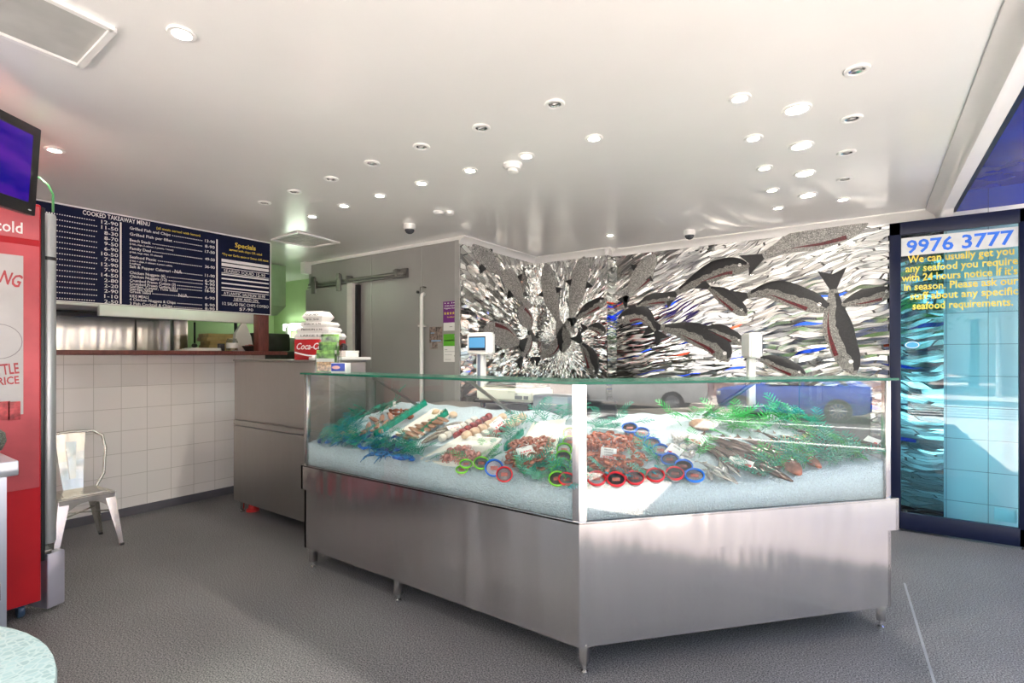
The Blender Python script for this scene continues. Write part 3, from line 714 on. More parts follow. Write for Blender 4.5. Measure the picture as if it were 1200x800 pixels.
def fern(px, py, colr, label, group, scale=1.0, ang=None, up=0.0):
    p = at_bed(px, py); me = random.choice(FR[colr]); q = Vector((p.x, p.y))
    q.x = max(q.x, CL.x + 0.10); s_ = (q - CC).dot(dR); LR = (CR - CC).length - 0.13
    if s_ > LR and (q - CC).dot(nR) < q.y - CC.y: q -= dR * (s_ - LR)
    if bed_d(q.x, q.y) < 0.055:
        k_ = 0.055 - bed_d(q.x, q.y); q += (Vector((0, 1)) if q.y - CC.y < (q - CC).dot(nR) else nR) * k_
    p = Vector((q.x, q.y, p.z))
    def inside(a_):
        for f_ in (0.6, 1.0):
            t_ = q + Vector((math.cos(a_), math.sin(a_))) * 0.15 * scale * f_
            if bed_d(t_.x, t_.y) < 0.05 or bed_d(t_.x, t_.y) > 0.84 or t_.x < CL.x + 0.07: return False
            if (t_ - CC).dot(dR) > LR + 0.05 and (t_ - CC).dot(nR) < t_.y - CC.y: return False
        return True
    o = bpy.data.objects.new('plastic_fern', me); col.objects.link(o)
    o.location = (p.x, p.y, bed(p.x, p.y) + 0.002 + up); a = random.uniform(0, 2 * PI)
    if ang is not None: a = ang + random.uniform(-.5, .5)
    for _k in range(30 if ang is None else 0):
        if inside(a): break
        a = random.uniform(0, 2 * PI)
    e = lay_rot(p.x, p.y, a); o.rotation_euler = e; o.scale = (scale,) * 3
    return tag(o, label, 'plastic fern', group)
def ferns(n, x0, y0, x1, y1, wid, colr, label, group, sc=(0.8, 1.15), ang=None):
    for i in range(n):
        t = (i + random.uniform(0.1, 0.9)) / n
        c = random.choice(colr) if isinstance(colr, (list, tuple)) else colr
        fern(x0 + (x1 - x0) * t + random.uniform(-4, 4), y0 + (y1 - y0) * t + random.uniform(-wid, wid), c, label, group, random.uniform(*sc), ang)
G = 'plastic ferns dressing the ice'
ferns(46, 362, 516, 470, 548, 4, ['teal', 'blue', 'teal'], 'teal plastic fern frond in the front edging at the left end of the counter', G, (0.6, 0.95))
ferns(24, 364, 500, 440, 512, 6, ['teal', 'blue'], 'teal plastic fern frond behind the front edging at the left end', G, (0.6, 1.0))
ferns(7, 384, 500, 410, 490, 4, 'teal', 'upright teal plastic fern frond at the back left corner of the ice', G, (0.9, 1.2))
ferns(8, 425, 490, 452, 478, 4, 'teal', 'teal plastic fern frond at the back behind the pinkish fillets', G, (0.9, 1.2))
ferns(9, 478, 520, 500, 540, 8, 'teal', 'teal plastic fern frond left of the white foam tray', G, (0.7, 1.0))
ferns(8, 585, 522, 612, 505, 4, ['teal', 'pale'], 'teal plastic fern frond lying between the rolled fillets and the prawn tray', G, (0.6, 0.9))
ferns(8, 545, 548, 590, 532, 5, ['teal', 'green'], 'teal plastic fern frond at the right rim of the foam tray', G, (0.55, 0.8))
ferns(24, 598, 566, 668, 578, 5, ['teal', 'pale', 'green'], 'teal plastic fern frond in the front edging beside the corner post', G, (0.55, 0.85))
ferns(9, 618, 548, 640, 560, 6, ['pale', 'teal'], 'pale plastic fern frond in front of the prawn pile with the white tag', G, (0.6, 0.9))
ferns(9, 622, 497, 668, 492, 3, 'teal', 'teal plastic fern frond standing at the back beside the corner post', G, (0.9, 1.3))
ferns(7, 640, 530, 648, 556, 4, 'teal', 'teal plastic fern frond beside the column of green rimmed tubs', G, (0.6, 0.9))
ferns(30, 690, 577, 800, 566, 4, ['blue', 'pale', 'teal'], 'teal plastic fern frond among the red rimmed tubs', G, (0.55, 0.8), math.atan2(dR.y, dR.x) + PI)
ferns(10, 705, 556, 770, 548, 6, ['pale', 'teal'], 'pale plastic fern frond on the prawns behind the red rimmed tubs', G, (0.6, 0.85))
ferns(14, 688, 506, 730, 499, 4, 'teal', 'teal plastic fern frond behind the prawns just right of the corner post', G, (0.7, 1.0))
ferns(5, 762, 535, 775, 545, 5, 'teal', 'dark teal plastic fern frond left of the blue rimmed tubs', G, (0.8, 1.0))
ferns(22, 800, 500, 880, 495, 8, 'green', 'bright green plastic fern frond at the back of the right hand ice', G, (0.8, 1.2))
ferns(34, 850, 506, 960, 490, 8, ['green', 'green', 'teal'], 'bright green plastic fern frond in the long bank at the back right', G, (0.8, 1.2))
ferns(6, 808, 525, 820, 540, 5, 'green', 'green plastic fern frond under the tag near the cuttlefish', G, (0.6, 0.9))
ferns(44, 905, 558, 1040, 535, 8, ['teal', 'green', 'pale', 'teal'], 'green plastic fern frond in the wide bank at the front right', G, (0.8, 1.15))
ferns(26, 985, 522, 1042, 500, 9, ['teal', 'green'], 'green plastic fern frond at the right end of the counter', G, (0.8, 1.2))
ferns(4, 880, 548, 890, 560, 4, 'teal', 'teal plastic fern frond in front of the white tag with a red corner', G, (0.7, 0.9))

# ---- strips of plastic grass between trays
def divider(p0, p1, label):
    a = at_bed(*p0); b = at_bed(*p1); d = Vector((b.x - a.x, b.y - a.y)); L = d.length; ang = math.atan2(d.y, d.x)
    t = thing('grass_divider', label, 'plastic grass strip', (a.x, a.y, bed(a.x, a.y)), 0, 'plastic grass strips'); t.rotation_euler = lay_rot((a.x + b.x) / 2, (a.y + b.y) / 2, ang)
    bm = NB(); rbox(bm, 0, L, -0.011, 0.011, -0.004, 0.03, 0.004); obj('strip', bm, teal_leaf, t)
    bm = NB()
    n = int(L / 0.011)
    for i in range(n):
        for s in (-0.006, 0.0, 0.006):
            x = L * (i + 0.5) / n; h = random.uniform(0.012, 0.026); lx = random.uniform(-0.006, 0.006); ly = random.uniform(-0.008, 0.008)
            addv(bm, [(x - .004, s - .002, .028), (x + .004, s - .002, .028), (x, s + .003, .028), (x + lx, s + ly, .03 + h)], [(0, 1, 3), (1, 2, 3), (2, 0, 3), (0, 2, 1)])
    obj('grass_blades', bm, teal_leaf, t, sm=False)
divider((440, 512), (507, 482), 'teal plastic grass strip left of the long fillet tray')
divider((493, 512), (529, 487), 'teal plastic grass strip right of the long fillet tray')
divider((592, 528), (612, 508), 'teal plastic grass strip between rolled fillets and prawn tray')

# ---- fillets and rolls
flesh_pink = mat('pink fish flesh', (0.42, 0.22, 0.16), 0.3, var=0.35, scale=25, stretch=(1, 5, 1), bump=0.2)
flesh_white = mat('white fish flesh', (0.62, 0.55, 0.42), 0.3, var=0.2, scale=25, stretch=(1, 5, 1), bump=0.2)
flesh_brown = mat('brown fish flesh', (0.30, 0.16, 0.10), 0.3, var=0.4, scale=22, stretch=(1, 5, 1), bump=0.2)
flesh_red = mat('red fish flesh', (0.28, 0.035, 0.03), 0.25, var=0.4, scale=30, bump=0.2)
cream_flesh = mat('cream flesh', (0.66, 0.46, 0.30), 0.35, var=0.15, scale=15, bump=0.1)
white_flesh = mat('squid white', (0.72, 0.68, 0.60), 0.25, var=0.1, scale=15, bump=0.1)
def fillet_mesh(m, L=0.15, W=0.05, T=0.018):
    bm = NB(); rings = []; n = 10; k = 12
    for i in range(n + 1):
        t = i / n; w = W * (0.25 + 0.75 * math.sin(PI * (0.08 + 0.80 * t)) ** 0.7) * (1 - 0.35 * t); h = T * (0.4 + 0.6 * math.sin(PI * (0.1 + 0.8 * t)))
        rings.append([bm.verts.new((L * (t - 0.5), w / 2 * math.cos(2 * PI * j / k), max(0.0, h * (0.5 + 0.62 * math.sin(2 * PI * j / k))))) for j in range(k)])
    for a, b in zip(rings, rings[1:]):
        for j in range(k): bm.faces.new((a[j], a[(j + 1) % k], b[(j + 1) % k], b[j]))
    bm.faces.new(rings[0][::-1]); bm.faces.new(rings[-1]); return mesh_of('fillet', bm, m)
def place(me, name, px, py, ang, label, cat, group, sc=1.0, up=0.0, roll=0.0, jig=0.3):
    p = at_bed(px, py, up); o = bpy.data.objects.new(name, me); col.objects.link(o)
    o.location = (p.x, p.y, bed(p.x, p.y) + up); o.rotation_euler = lay_rot(p.x, p.y, ang + random.uniform(-jig, jig), roll)
    o.scale = (sc,) * 3 if isinstance(sc, (int, float)) else sc
    return tag(o, label, cat, group)
BK = math.radians(112)          # direction towards the back-right along the rows
fw = fillet_mesh(flesh_white); fp = fillet_mesh(flesh_pink); fb = fillet_mesh(flesh_brown, 0.17, 0.06, 0.016)
for i in range(7): place(fw, 'fish_fillet', 382 + i * 6.5, 514 - (i % 2) * 5, BK + 0.9, 'pale whole fillet overlapping in the row at the far left of the ice', 'fish fillet', 'pale fillets at the far left', 1.0, 0.012 + 0.005 * (i % 3))
for i in range(9): place(fp, 'fish_fillet', 426 + (i % 3) * 10 + i // 3 * 6, 508 - (i // 3) * 8 + (i % 3) * -1.5, BK + 0.6, 'pinkish fillet in the pile left of the first grass strip', 'fish fillet', 'pinkish fillets at the left', 0.95, 0.01 + 0.006 * (i % 3))
mus = NB(); lathe(mus, [(0, -0.03), (0.01, -0.02), (0.014, 0), (0.009, 0.02), (0, 0.028)], 10, Matrix.Translation((0, 0, 0.008)) @ Matrix.Rotation(PI / 2, 4, 'Y')); mus_me = mesh_of('mussel', mus, mat('mottled red brown', (0.25, 0.07, 0.03), 0.3, var=0.7, scale=40))
for i in range(14): place(mus_me, 'shellfish_piece', 458 + (i % 5) * 6, 490 - (i // 5) * 4, random.uniform(0, 6), 'mottled red and yellow shellfish piece at the back of the left ice', 'shellfish', 'mottled shellfish pieces', 1.0, 0.012 + 0.01 * random.random())
# long tray of fillets between the strips
def tray(corners_px, zup, h, name, label, m, cat='tray', group=None):
    P = [at_bed(*c) for c in corners_px]; C = sum((Vector((p.x, p.y, 0)) for p in P), Vector()) / 4
    nz = bed_normal(C.x, C.y); base = bed(C.x, C.y)
    t = thing(name, label, cat, (C.x, C.y, base + zup), 0, group)
    def zz(x, y): return -(nz.x * x + nz.y * y) / nz.z
    Q = [Vector((p.x - C.x, p.y - C.y)) for p in P]
    bm = NB(); inner = [q * 0.86 for q in Q]; fl = [q * 0.80 for q in Q]; n = 4
    vo = [bm.verts.new((q.x, q.y, zz(*q) + h)) for q in Q]; vi = [bm.verts.new((q.x, q.y, zz(*q) + h)) for q in inner]; vf = [bm.verts.new((q.x, q.y, zz(*q) + 0.010)) for q in fl]
    vb = [bm.verts.new((q.x * .94, q.y * .94, zz(*q))) for q in Q]
    for i in range(4):
        j = (i + 1) % 4
        bm.faces.new((vo[i], vo[j], vi[j], vi[i])); bm.faces.new((vi[i], vi[j], vf[j], vf[i])); bm.faces.new((vb[i], vb[j], vo[j], vo[i]))
    bm.faces.new(vf); bm.faces.new(vb[::-1])
    bmesh.ops.recalc_face_normals(bm, faces=bm.faces[:]); bmesh.ops.bevel(bm, geom=bm.edges[:], offset=0.004, segments=2, affect='EDGES')
    obj('tray_body', bm, m, t)
    return t, C, zz
foam = mat('white foam', (0.76, 0.74, 0.68), 0.6, var=0.06, scale=40, bump=0.15)
tray([(462, 512), (489, 518), (532, 488), (508, 484)], 0.006, 0.022, 'fillet_tray', 'long shallow white tray of brown fillets between two grass strips', foam)
for i in range(12):
    t = i / 11; place(fb, 'fish_fillet', 472 + 40 * t + (i % 2) * 6, 512 - 20 * t, BK + 1.0, 'brown fillet overlapping in the long tray between the grass strips', 'fish fillet', 'brown fillets in the long tray', 0.8, 0.024 + 0.003 * (i % 2), jig=0.12)
bun = NB(); ball(bun, (0, 0, 0.02), 0.03, (1, 1, 0.75), 14); bun_me = mesh_of('scallop', bun, cream_flesh)
for i, (x, y) in enumerate(((512, 486), (521, 487), (531, 489))): place(bun_me, 'round_fish_cake', x, y, 0, ('left', 'middle', 'right')[i] + ' one of three round cream fish cakes behind the long fillet tray', 'fish cake', 'round cream fish cakes', 1.0, 0.0)
small = fillet_mesh(mat('grey fish skin', (0.22, 0.19, 0.16), 0.25, var=0.5, scale=30, stretch=(1, 4, 1)), 0.15, 0.035, 0.022)
for i in range(7): place(small, 'small_fish', 505 + i * 4.5, 514 - i * 2.6 + (i % 2) * 3, BK - 0.8, 'small grey whole fish in the heap right of the second grass strip', 'fish', 'small grey fish by the grass strip', 0.9, 0.012 + 0.004 * (i % 3))
roll = NB(); lathe(roll, [(0, -0.045), (0.018, -0.043), (0.024, -0.03), (0.026, 0), (0.024, 0.03), (0.018, 0.043), (0.0, 0.045)], 16, Matrix.Translation((0, 0, 0.024)) @ Matrix.Rotation(PI / 2, 4, 'Y'))
roll_me = {}
bmt = roll
base_me = mesh_of('rolled fillet', bmt, white_flesh)
for key, m in (('white', white_flesh), ('red', flesh_red), ('cream', cream_flesh)):
    me = base_me.copy(); me.materials.clear(); me.materials.append(m); roll_me[key] = me
rows = [((519, 517), (556, 496), 7, 'white', 'white rolled fillet in the leftmost row of rolls'), ((537, 514), (573, 492), 7, 'red', 'dark red rolled fillet in the second row of rolls'),
        ((548, 515), (590, 494), 6, 'cream', 'cream rolled fillet in the middle row of rolls'), ((560, 517), (603, 494), 6, 'white', 'white rolled fillet in the row right of the cream rolls'),
        ((576, 517), (597, 503), 4, 'red', 'red rolled fillet in the short row at the right of the rolls'), ((598, 503), (612, 494), 3, 'cream', 'cream rolled fillet at the back right of the rolls')]
for a, b, n, c, lab in rows:
    w0 = at_bed(*a, 0.02); w1 = at_bed(*b, 0.02); ang = math.atan2(w1.y - w0.y, w1.x - w0.x)
    for i in range(n):
        t = i / (n - 1); place(roll_me[c], 'rolled_fillet', a[0] + (b[0] - a[0]) * t, a[1] + (b[1] - a[1]) * t, ang, lab, 'rolled fillet', 'rolled fillets in rows', (.5, .95, .95) if c != 'cream' else (.62, 1.1, 1.1), 0.003, jig=0.08)
# ---- foam tray of baby octopus
tr, C, zz = tray([(486, 541), (556, 549), (590, 527), (540, 516)], 0.003, 0.024, 'foam_tray', 'white foam tray holding pink baby octopus near the front glass', foam)
octo = NB(); ball(octo, (0, 0, 0.018), 0.014, (1, 1, 1.25), 10)
for i in range(8):
    a = 2 * PI * i / 8; tube(octo, [(0.004 * math.cos(a), 0.004 * math.sin(a), 0.010), (0.018 * math.cos(a), 0.018 * math.sin(a), 0.010), (0.030 * math.cos(a + .2), 0.030 * math.sin(a + .2), 0.004), (0.034 * math.cos(a + .6), 0.034 * math.sin(a + .6), 0.010)], [0.005, 0.004, 0.0028, 0.0015], 6)
octo_me = mesh_of('baby octopus', octo, mat('pink octopus skin', (0.56, 0.26, 0.22), 0.25, var=0.5, scale=60))
for i in range(24):
    px = 521 + 40 * random.random(); py = 527 + 15 * random.random() - (px - 540) * 0.12
    place(octo_me, 'baby_octopus', px, py, random.uniform(0, 6), 'pink baby octopus in the white foam tray', 'octopus', 'baby octopus in the foam tray', random.uniform(0.8, 1.15), random.uniform(0.012, 0.035), random.uniform(-0.6, 0.6))
# ---- prawns
def prawn_mesh(m, m2):
    bm = NB(); n = 14; pts = []; rr = []
    for i in range(n + 1):
        t = i / n; a = -0.5 + 2.6 * t
        R_ = 0.026 * (1 - 0.25 * t); pts.append((R_ * math.cos(a) * 1.25, R_ * math.sin(a), 0.010 + 0.003 * math.sin(3 * t)))
        rr.append((0.0105 * (1 - 0.62 * t) + 0.0012 * (i % 2)) if t > 0.06 else 0.004)
    tube(bm, pts, rr, 9)
    body = mesh_of('prawn body', bm, m)
    bm = NB(); e = Vector(pts[-1]); d = (e - Vector(pts[-2])).normalized(); u = Vector((-d.y, d.x, 0))
    for s in (-1, 0, 1):
        tip = e + d * 0.016 + u * s * 0.010; addv(bm, [e + u * s * .002 - u * .003, tip - u * .004, tip + d * .004, tip + u * .004, e + u * s * .002 + u * .003, e + Vector((0, 0, .003))], [(0, 1, 2, 3, 4), (0, 5, 1), (1, 5, 2), (2, 5, 3), (3, 5, 4)])
    h = Vector(pts[0]); hd = (h - Vector(pts[1])).normalized()
    for s in (-1, 1): tube(bm, [h, h + hd * .02 + Vector((0, 0, .006 * s)), h + hd * .03 + Vector((.02 * s, .01, .012))], [.0011, .0009, .0006], 4)
    for i in (4, 5, 6, 7): 
        q = Vector(pts[i]); c = Vector((0, 0, q.z)); tube(bm, [q, q + (c - q) * 0.45 + Vector((0, 0, -.004)), q + (c - q) * .75 + Vector((0, 0, -.007))], [.0016, .0012, .0007], 4)
    return body, mesh_of('prawn tail and legs', bm, m2)
pa1 = mat('orange prawn shell', (0.40, 0.11, 0.055), 0.25, var=0.55, scale=45); pa2 = mat('dark prawn legs', (0.30, 0.07, 0.04), 0.3, var=0.4, scale=40)
pb1 = mat('raw pink prawn shell', (0.34, 0.13, 0.085), 0.25, var=0.55, scale=45)
PRA = prawn_mesh(pa1, pa2); PRB = prawn_mesh(pb1, pa2)
def prawn(pr, px, py, up, sc, label, group):
    o = place(pr[0], 'prawn', px, py, random.uniform(0, 6.28), label, 'prawn', group, sc, up, random.uniform(-0.5, 0.5))
    c = bpy.data.objects.new('tail_fan', pr[1]); col.objects.link(c); c.parent = o
    return o
tray([(598, 538), (646, 548), (664, 502), (624, 495)], 0.004, 0.016, 'prawn_tray', 'white tray under the small brown prawns beside the corner post', foam)
for i in range(64):
    u = random.random(); v = random.random(); px = 592 + 52 * u + 8 * v; py = 546 - 34 * v + 6 * u; hgt = max(0, 1 - ((u - .5) / .55) ** 2 - ((v - .5) / .6) ** 2)
    prawn(PRB, px, py, 0.018 + 0.06 * hgt * random.random(), random.uniform(0.8, 1.05), 'small brown prawn in the heap left of the green rimmed tubs', 'small prawns in the heap')
for i in range(130):
    u = random.random(); v = random.random(); px = 684 + 80 * u * (1 - 0.25 * v) ; py = 560 - 50 * v; hgt = max(0, 1 - ((u - .4) / .65) ** 2 - ((v - .5) / .62) ** 2)
    prawn(PRA, px, py, 0.004 + 0.075 * hgt * random.random(), random.uniform(0.9, 1.25), 'large cooked prawn in the heap under the white 3290 tag', 'large prawns in the heap')
# ---- tubs with coloured rims
def tub(rim):
    t = thing('sauce_tub', 'tub', 'sauce tub', (0, 0, 0), 0, 'coloured rim tubs on the ice')
    bm = NB(); lathe(bm, [(0, 0), (0.026, 0), (0.036, 0.030), (0.034, 0.031), (0.0, 0.031)], 20); obj('tub_body', bm, mat('clear tub plastic', (0.45, 0.46, 0.47), 0.15, var=0.1), t)
    bm = NB(); lathe(bm, [(0.037, 0.030), (0.037, 0.038), (0.0395, 0.041), (0.043, 0.038), (0.043, 0.029), (0.040, 0.026), (0.037, 0.028)], 24); obj('rim', bm, rim, t)
    bm = NB(); lathe(bm, [(0.0, 0.026), (0.0368, 0.026), (0.0368, 0.031), (0, 0.031)], 20); lid = obj('lid', bm, mat('dark lid', (0.03, 0.03, 0.05), 0.2), t)
    bm = NB(); rbox(bm, -0.017, 0.017, -0.010, 0.010, 0.0305, 0.0325, 0.0005); obj('lid_label', bm, mat('brown red lid label', (0.30, 0.10, 0.08), 0.5, var=0.4, scale=80), lid)
    return t
rim_g = mat('lime green rim', (0.18, 0.62, 0.03), 0.3, var=0.08); rim_b = mat('blue rim', (0.01, 0.17, 0.72), 0.3, var=0.08); rim_r = mat('red rim', (0.60, 0.02, 0.03), 0.3, var=0.1)
TUB = {'green': tub(rim_g), 'blue': tub(rim_b), 'red': tub(rim_r)}; used = set()
def tilt_to_cam(p, tilt):
    d = Vector((-p.x, -p.y, 0)).normalized(); n = (Vector((0, 0, 1)) * math.cos(tilt) + d * math.sin(tilt)).normalized()
    x = Vector((d.y, -d.x, 0)) * -1; x = x.normalized(); y = n.cross(x); return Matrix((x, y, n)).transposed().to_euler()
def put_tub(c, px, py, label, tilt=0.85, sc=1.0):
    p = at_bed(px, py, 0.028); loc = (p.x, p.y, p.z - 0.012); rot = tilt_to_cam(p, tilt)
    if c not in used:
        used.add(c); o = TUB[c]; o.location = loc; o.rotation_euler = rot; o.scale = (sc,) * 3; o['label'] = label
    else: o = dup(TUB[c], loc, rot, label, None, sc)
    return o
ordn = ['rearmost', 'second from the back', 'third from the back', 'fourth from the back', 'third from the front', 'second from the front', 'frontmost']
for i, (x, y) in enumerate(((668, 509), (668, 519), (661, 528), (660, 537), (659, 546), (656, 554), (653, 562))):
    put_tub('green', x, y, 'lime green rimmed tub, ' + ordn[i] + ' in the column beside the corner post', 0.75, 0.95)
put_tub('green', 546, 545, 'lime green rimmed tub at the right edge of the foam tray', 0.5, 0.8)
put_tub('green', 564, 544, 'lime green rimmed tub left of the single blue rimmed tub', 0.7, 0.95)
put_tub('green', 541, 552, 'lime green rimmed tub lying lowest by the foam tray corner', 0.4, 0.75)
put_tub('blue', 579, 549, 'single blue rimmed tub left of the corner post', 0.9, 1.1)
put_tub('red', 591, 556, 'red rimmed tub half hidden by ferns right of the single blue tub', 0.9, 0.95)
put_tub('red', 664, 563, 'red rimmed tub tight against the left of the corner post', 0.6, 0.9)
for i, (x, y) in enumerate(((699, 563), (722, 564), (744, 562), (768, 559), (791, 557))):
    put_tub('red', x, y, 'red rimmed tub, ' + ('first', 'second', 'third', 'fourth', 'fifth')[i] + ' to the right of the corner post along the front', 0.6, 1.0)
for i, (x, y) in enumerate(((738, 504), (752, 510), (764, 522), (774, 530), (785, 541), (801, 549), (814, 560))):
    put_tub('blue', x, y, 'blue rimmed tub, ' + ordn[i] + ' in the diagonal row right of the prawns', 0.55, 1.05)
# ---- blue swimmer crabs
crab_m = mat('mottled blue crab shell', (0.02, 0.13, 0.30), 0.3, var=0.9, scale=35); crab_d = mat('dark crab claw', (0.012, 0.07, 0.26), 0.3, var=0.9, scale=30)
crab = thing('blue_crab', 'crab', 'crab', (0, 0, 0), 0, 'blue crabs at the front left')
bm = NB(); ball(bm, (0, 0, 0.018), 0.03, (1.75, 1.0, 0.5), 16)
for s in (-1, 1): addv(bm, [(s * .046, .008, .02), (s * .046, -.008, .02), (s * .066, 0, .018), (s * .046, 0, .026)], [(0, 1, 2), (0, 2, 3), (2, 1, 3), (0, 3, 1)])
obj('shell', bm, crab_m, crab)
for s in (-1, 1):
    bm = NB(); tube(bm, [(s * .035, -.018, .014), (s * .062, -.034, .018), (s * .05, -.06, .02)], [.007, .009, .008], 8); tube(bm, [(s * .05, -.058, .02), (s * .035, -.075, .02), (s * .012, -.085, .018)], [.009, .010, .002], 8); tube(bm, [(s * .044, -.064, .024), (s * .028, -.07, .03), (s * .010, -.076, .022)], [.005, .005, .001], 6); obj('claw', bm, crab_d, crab)
    for k in range(4):
        a = 0.2 + 0.42 * k; bm = NB(); tube(bm, [(s * .04, .004 + .006 * k, .012), (s * (.07 - .004 * k), .01 + .02 * k, .024), (s * (.092 - .012 * k), .014 + .034 * k, .004)], [.0045, .004, .0015], 6); obj('leg', bm, crab_m, crab)
cl = ['leftmost', 'second', 'third', 'fourth', 'fifth', 'sixth', 'seventh', 'rightmost']
cpos = [(388, 521, 0.3), (407, 522, 2.6), (424, 521, 0.9), (437, 530, 5.2), (452, 524, 2.0), (466, 531, 0.4), (447, 540, 3.2), (470, 544, 1.2)]
clab = ['blue crab nearest the left end of the ice', 'blue crab second from the left end in the teal edging', 'blue crab in front of the pinkish fillets', 'blue crab lying forward of the others mid way along the left edging',
        'blue crab below the first grass strip', 'blue crab just left of the white foam tray', 'blue crab closest to the glass in front of the first grass strip', 'blue crab at the right hand end of the front edging']
for i, (x, y, a) in enumerate(cpos):
    p = at_bed(x, y - 7, 0.02); loc = (p.x, p.y, bed(p.x, p.y) + 0.012); rot = lay_rot(p.x, p.y, a)
    if i == 0: crab.location = loc; crab.rotation_euler = rot; crab['label'] = clab[0]
    else: dup(crab, loc, rot, clab[i])
# ---- whole fish on the right
def whole_fish(m, L=0.2, Hh=0.04):
    bm = NB(); rings = []; n = 14; k = 12
    for i in range(n + 1):
        t = i / n; w = max(0.05, math.sin(PI * min(1, 0.05 + t * 0.93)) ** 0.8) * (1 - 0.35 * t); 
        rings.append([bm.verts.new((L * (t - 0.45), Hh * 0.5 * w * math.cos(2 * PI * j / k), 0.012 + Hh * 0.28 * w * math.sin(2 * PI * j / k))) for j in range(k)])
    for a, b in zip(rings, rings[1:]):
        for j in range(k): bm.faces.new((a[j], a[(j + 1) % k], b[(j + 1) % k], b[j]))
    bm.faces.new(rings[0][::-1]); bm.faces.new(rings[-1])
    body = mesh_of('whole fish', bm, m)
    bm = NB(); x = L * 0.54; pts = [(x, -.003), (x + L * .13, -Hh * .5), (x + L * .09, 0), (x + L * .13, Hh * .5), (x, .003)]; prism(bm, pts, 0.010, 0.0135)
    prism(bm, [(-L * .1, Hh * .46), (0, Hh * .72), (L * .15, Hh * .36)], 0.011, 0.014)
    return body, mesh_of('fish fins', bm, m)
silver_fish = mat('silver fish skin', (0.42, 0.42, 0.40), 0.18, 0.35, var=0.6, scale=30, stretch=(1, 4, 1)); dark_fish = mat('dark brown fish skin', (0.10, 0.07, 0.06), 0.2, 0.1, var=0.6, scale=20, stretch=(1, 5, 1))
rosy_fish = mat('red brown fish skin', (0.28, 0.12, 0.085), 0.25, var=0.5, scale=25)
SF = whole_fish(silver_fish, 0.15, 0.036); DF = whole_fish(dark_fish, 0.30, 0.062); RF = whole_fish(rosy_fish, 0.26, 0.10)
def fishy(f, px, py, ang, up, sc, label, group):
    o = place(f[0], 'whole_fish', px, py, ang, label, 'fish', group, sc, up, random.uniform(-.2, .2), 0.12)
    c = bpy.data.objects.new('fins', f[1]); col.objects.link(c); c.parent = o
for i, (x, y) in enumerate(((832, 558), (838, 553), (844, 560), (850, 555), (856, 562), (834, 549), (846, 550), (858, 553))):
    fishy(SF, x, y, 1.9 + 0.5 * (i % 3), 0.004 + 0.008 * (i % 3), 0.9, 'small silver fish in the heap right of the frontmost blue tub', 'small silver fish')
for i, (x, y) in enumerate(((846, 540), (858, 536), (872, 546), (884, 541), (900, 552), (868, 528), (830, 528), (852, 522))):
    fishy(DF, x, y, 2.55 + 0.1 * (i % 2), 0.006 + 0.006 * (i % 2), 1.0, 'long dark brown fish lying in the middle of the right hand ice', 'long dark fish')
for i in range(12): fishy(DF, 880 + 11 * i, 528 - 1.2 * i + 5 * (i % 2), 2.75 + 0.1 * (i % 3), 0.006 + 0.006 * (i % 2), 1.0, 'long dark brown fish in the row reaching to the right end behind the ferns', 'long dark fish at the right')
for i, (x, y) in enumerate(((925, 545), (945, 538))): fishy(RF, x, y, 2.2, 0.01, 1.0, ('red brown fish half under the ferns, nearer the middle', 'red brown fish half under the ferns, nearer the right end')[i], 'red brown fish')
cut = fillet_mesh(mat('grey cuttlefish skin', (0.42, 0.40, 0.38), 0.15, 0.2, var=0.7, scale=60), 0.10, 0.05, 0.03)
for i in range(9): place(cut, 'cuttlefish', 790 + (i % 3) * 10, 518 + (i // 3) * 8, random.uniform(0, 6), 'silvery grey cuttlefish in the heap between the blue tubs and the dark fish', 'cuttlefish', 'silvery cuttlefish', 0.9, 0.012 + 0.008 * (i % 3))
bm = NB(); ball(bm, (0, 0, 0.03), 0.06, (1.25, 0.8, 0.62), 18); p = at_bed(822, 503)
solo('fish_roe', bm, mat('tan mottled skin', (0.42, 0.25, 0.16), 0.4, var=0.4, scale=40), 'tan rounded piece at the back among bright green ferns', 'seafood', None, (p.x, p.y, bed(p.x, p.y) - 0.002))
chip = NB(); ball(chip, (0, 0, 0.004), 0.007, (1.4, 0.9, 0.6), 8); chip_me = mesh_of('scallop', chip, mat('yellow cream scallop', (0.70, 0.52, 0.25), 0.4, var=0.2))
for i in range(40): place(chip_me, 'small_scallop', 905 + 66 * (i / 39) + random.uniform(-3, 3), 516 - 8 * (i / 39) + random.uniform(-2, 2), random.uniform(0, 6), 'tiny yellow cream scallop in the line behind the dark fish', 'scallop', 'tiny scallops', random.uniform(.8, 1.3), 0.006)

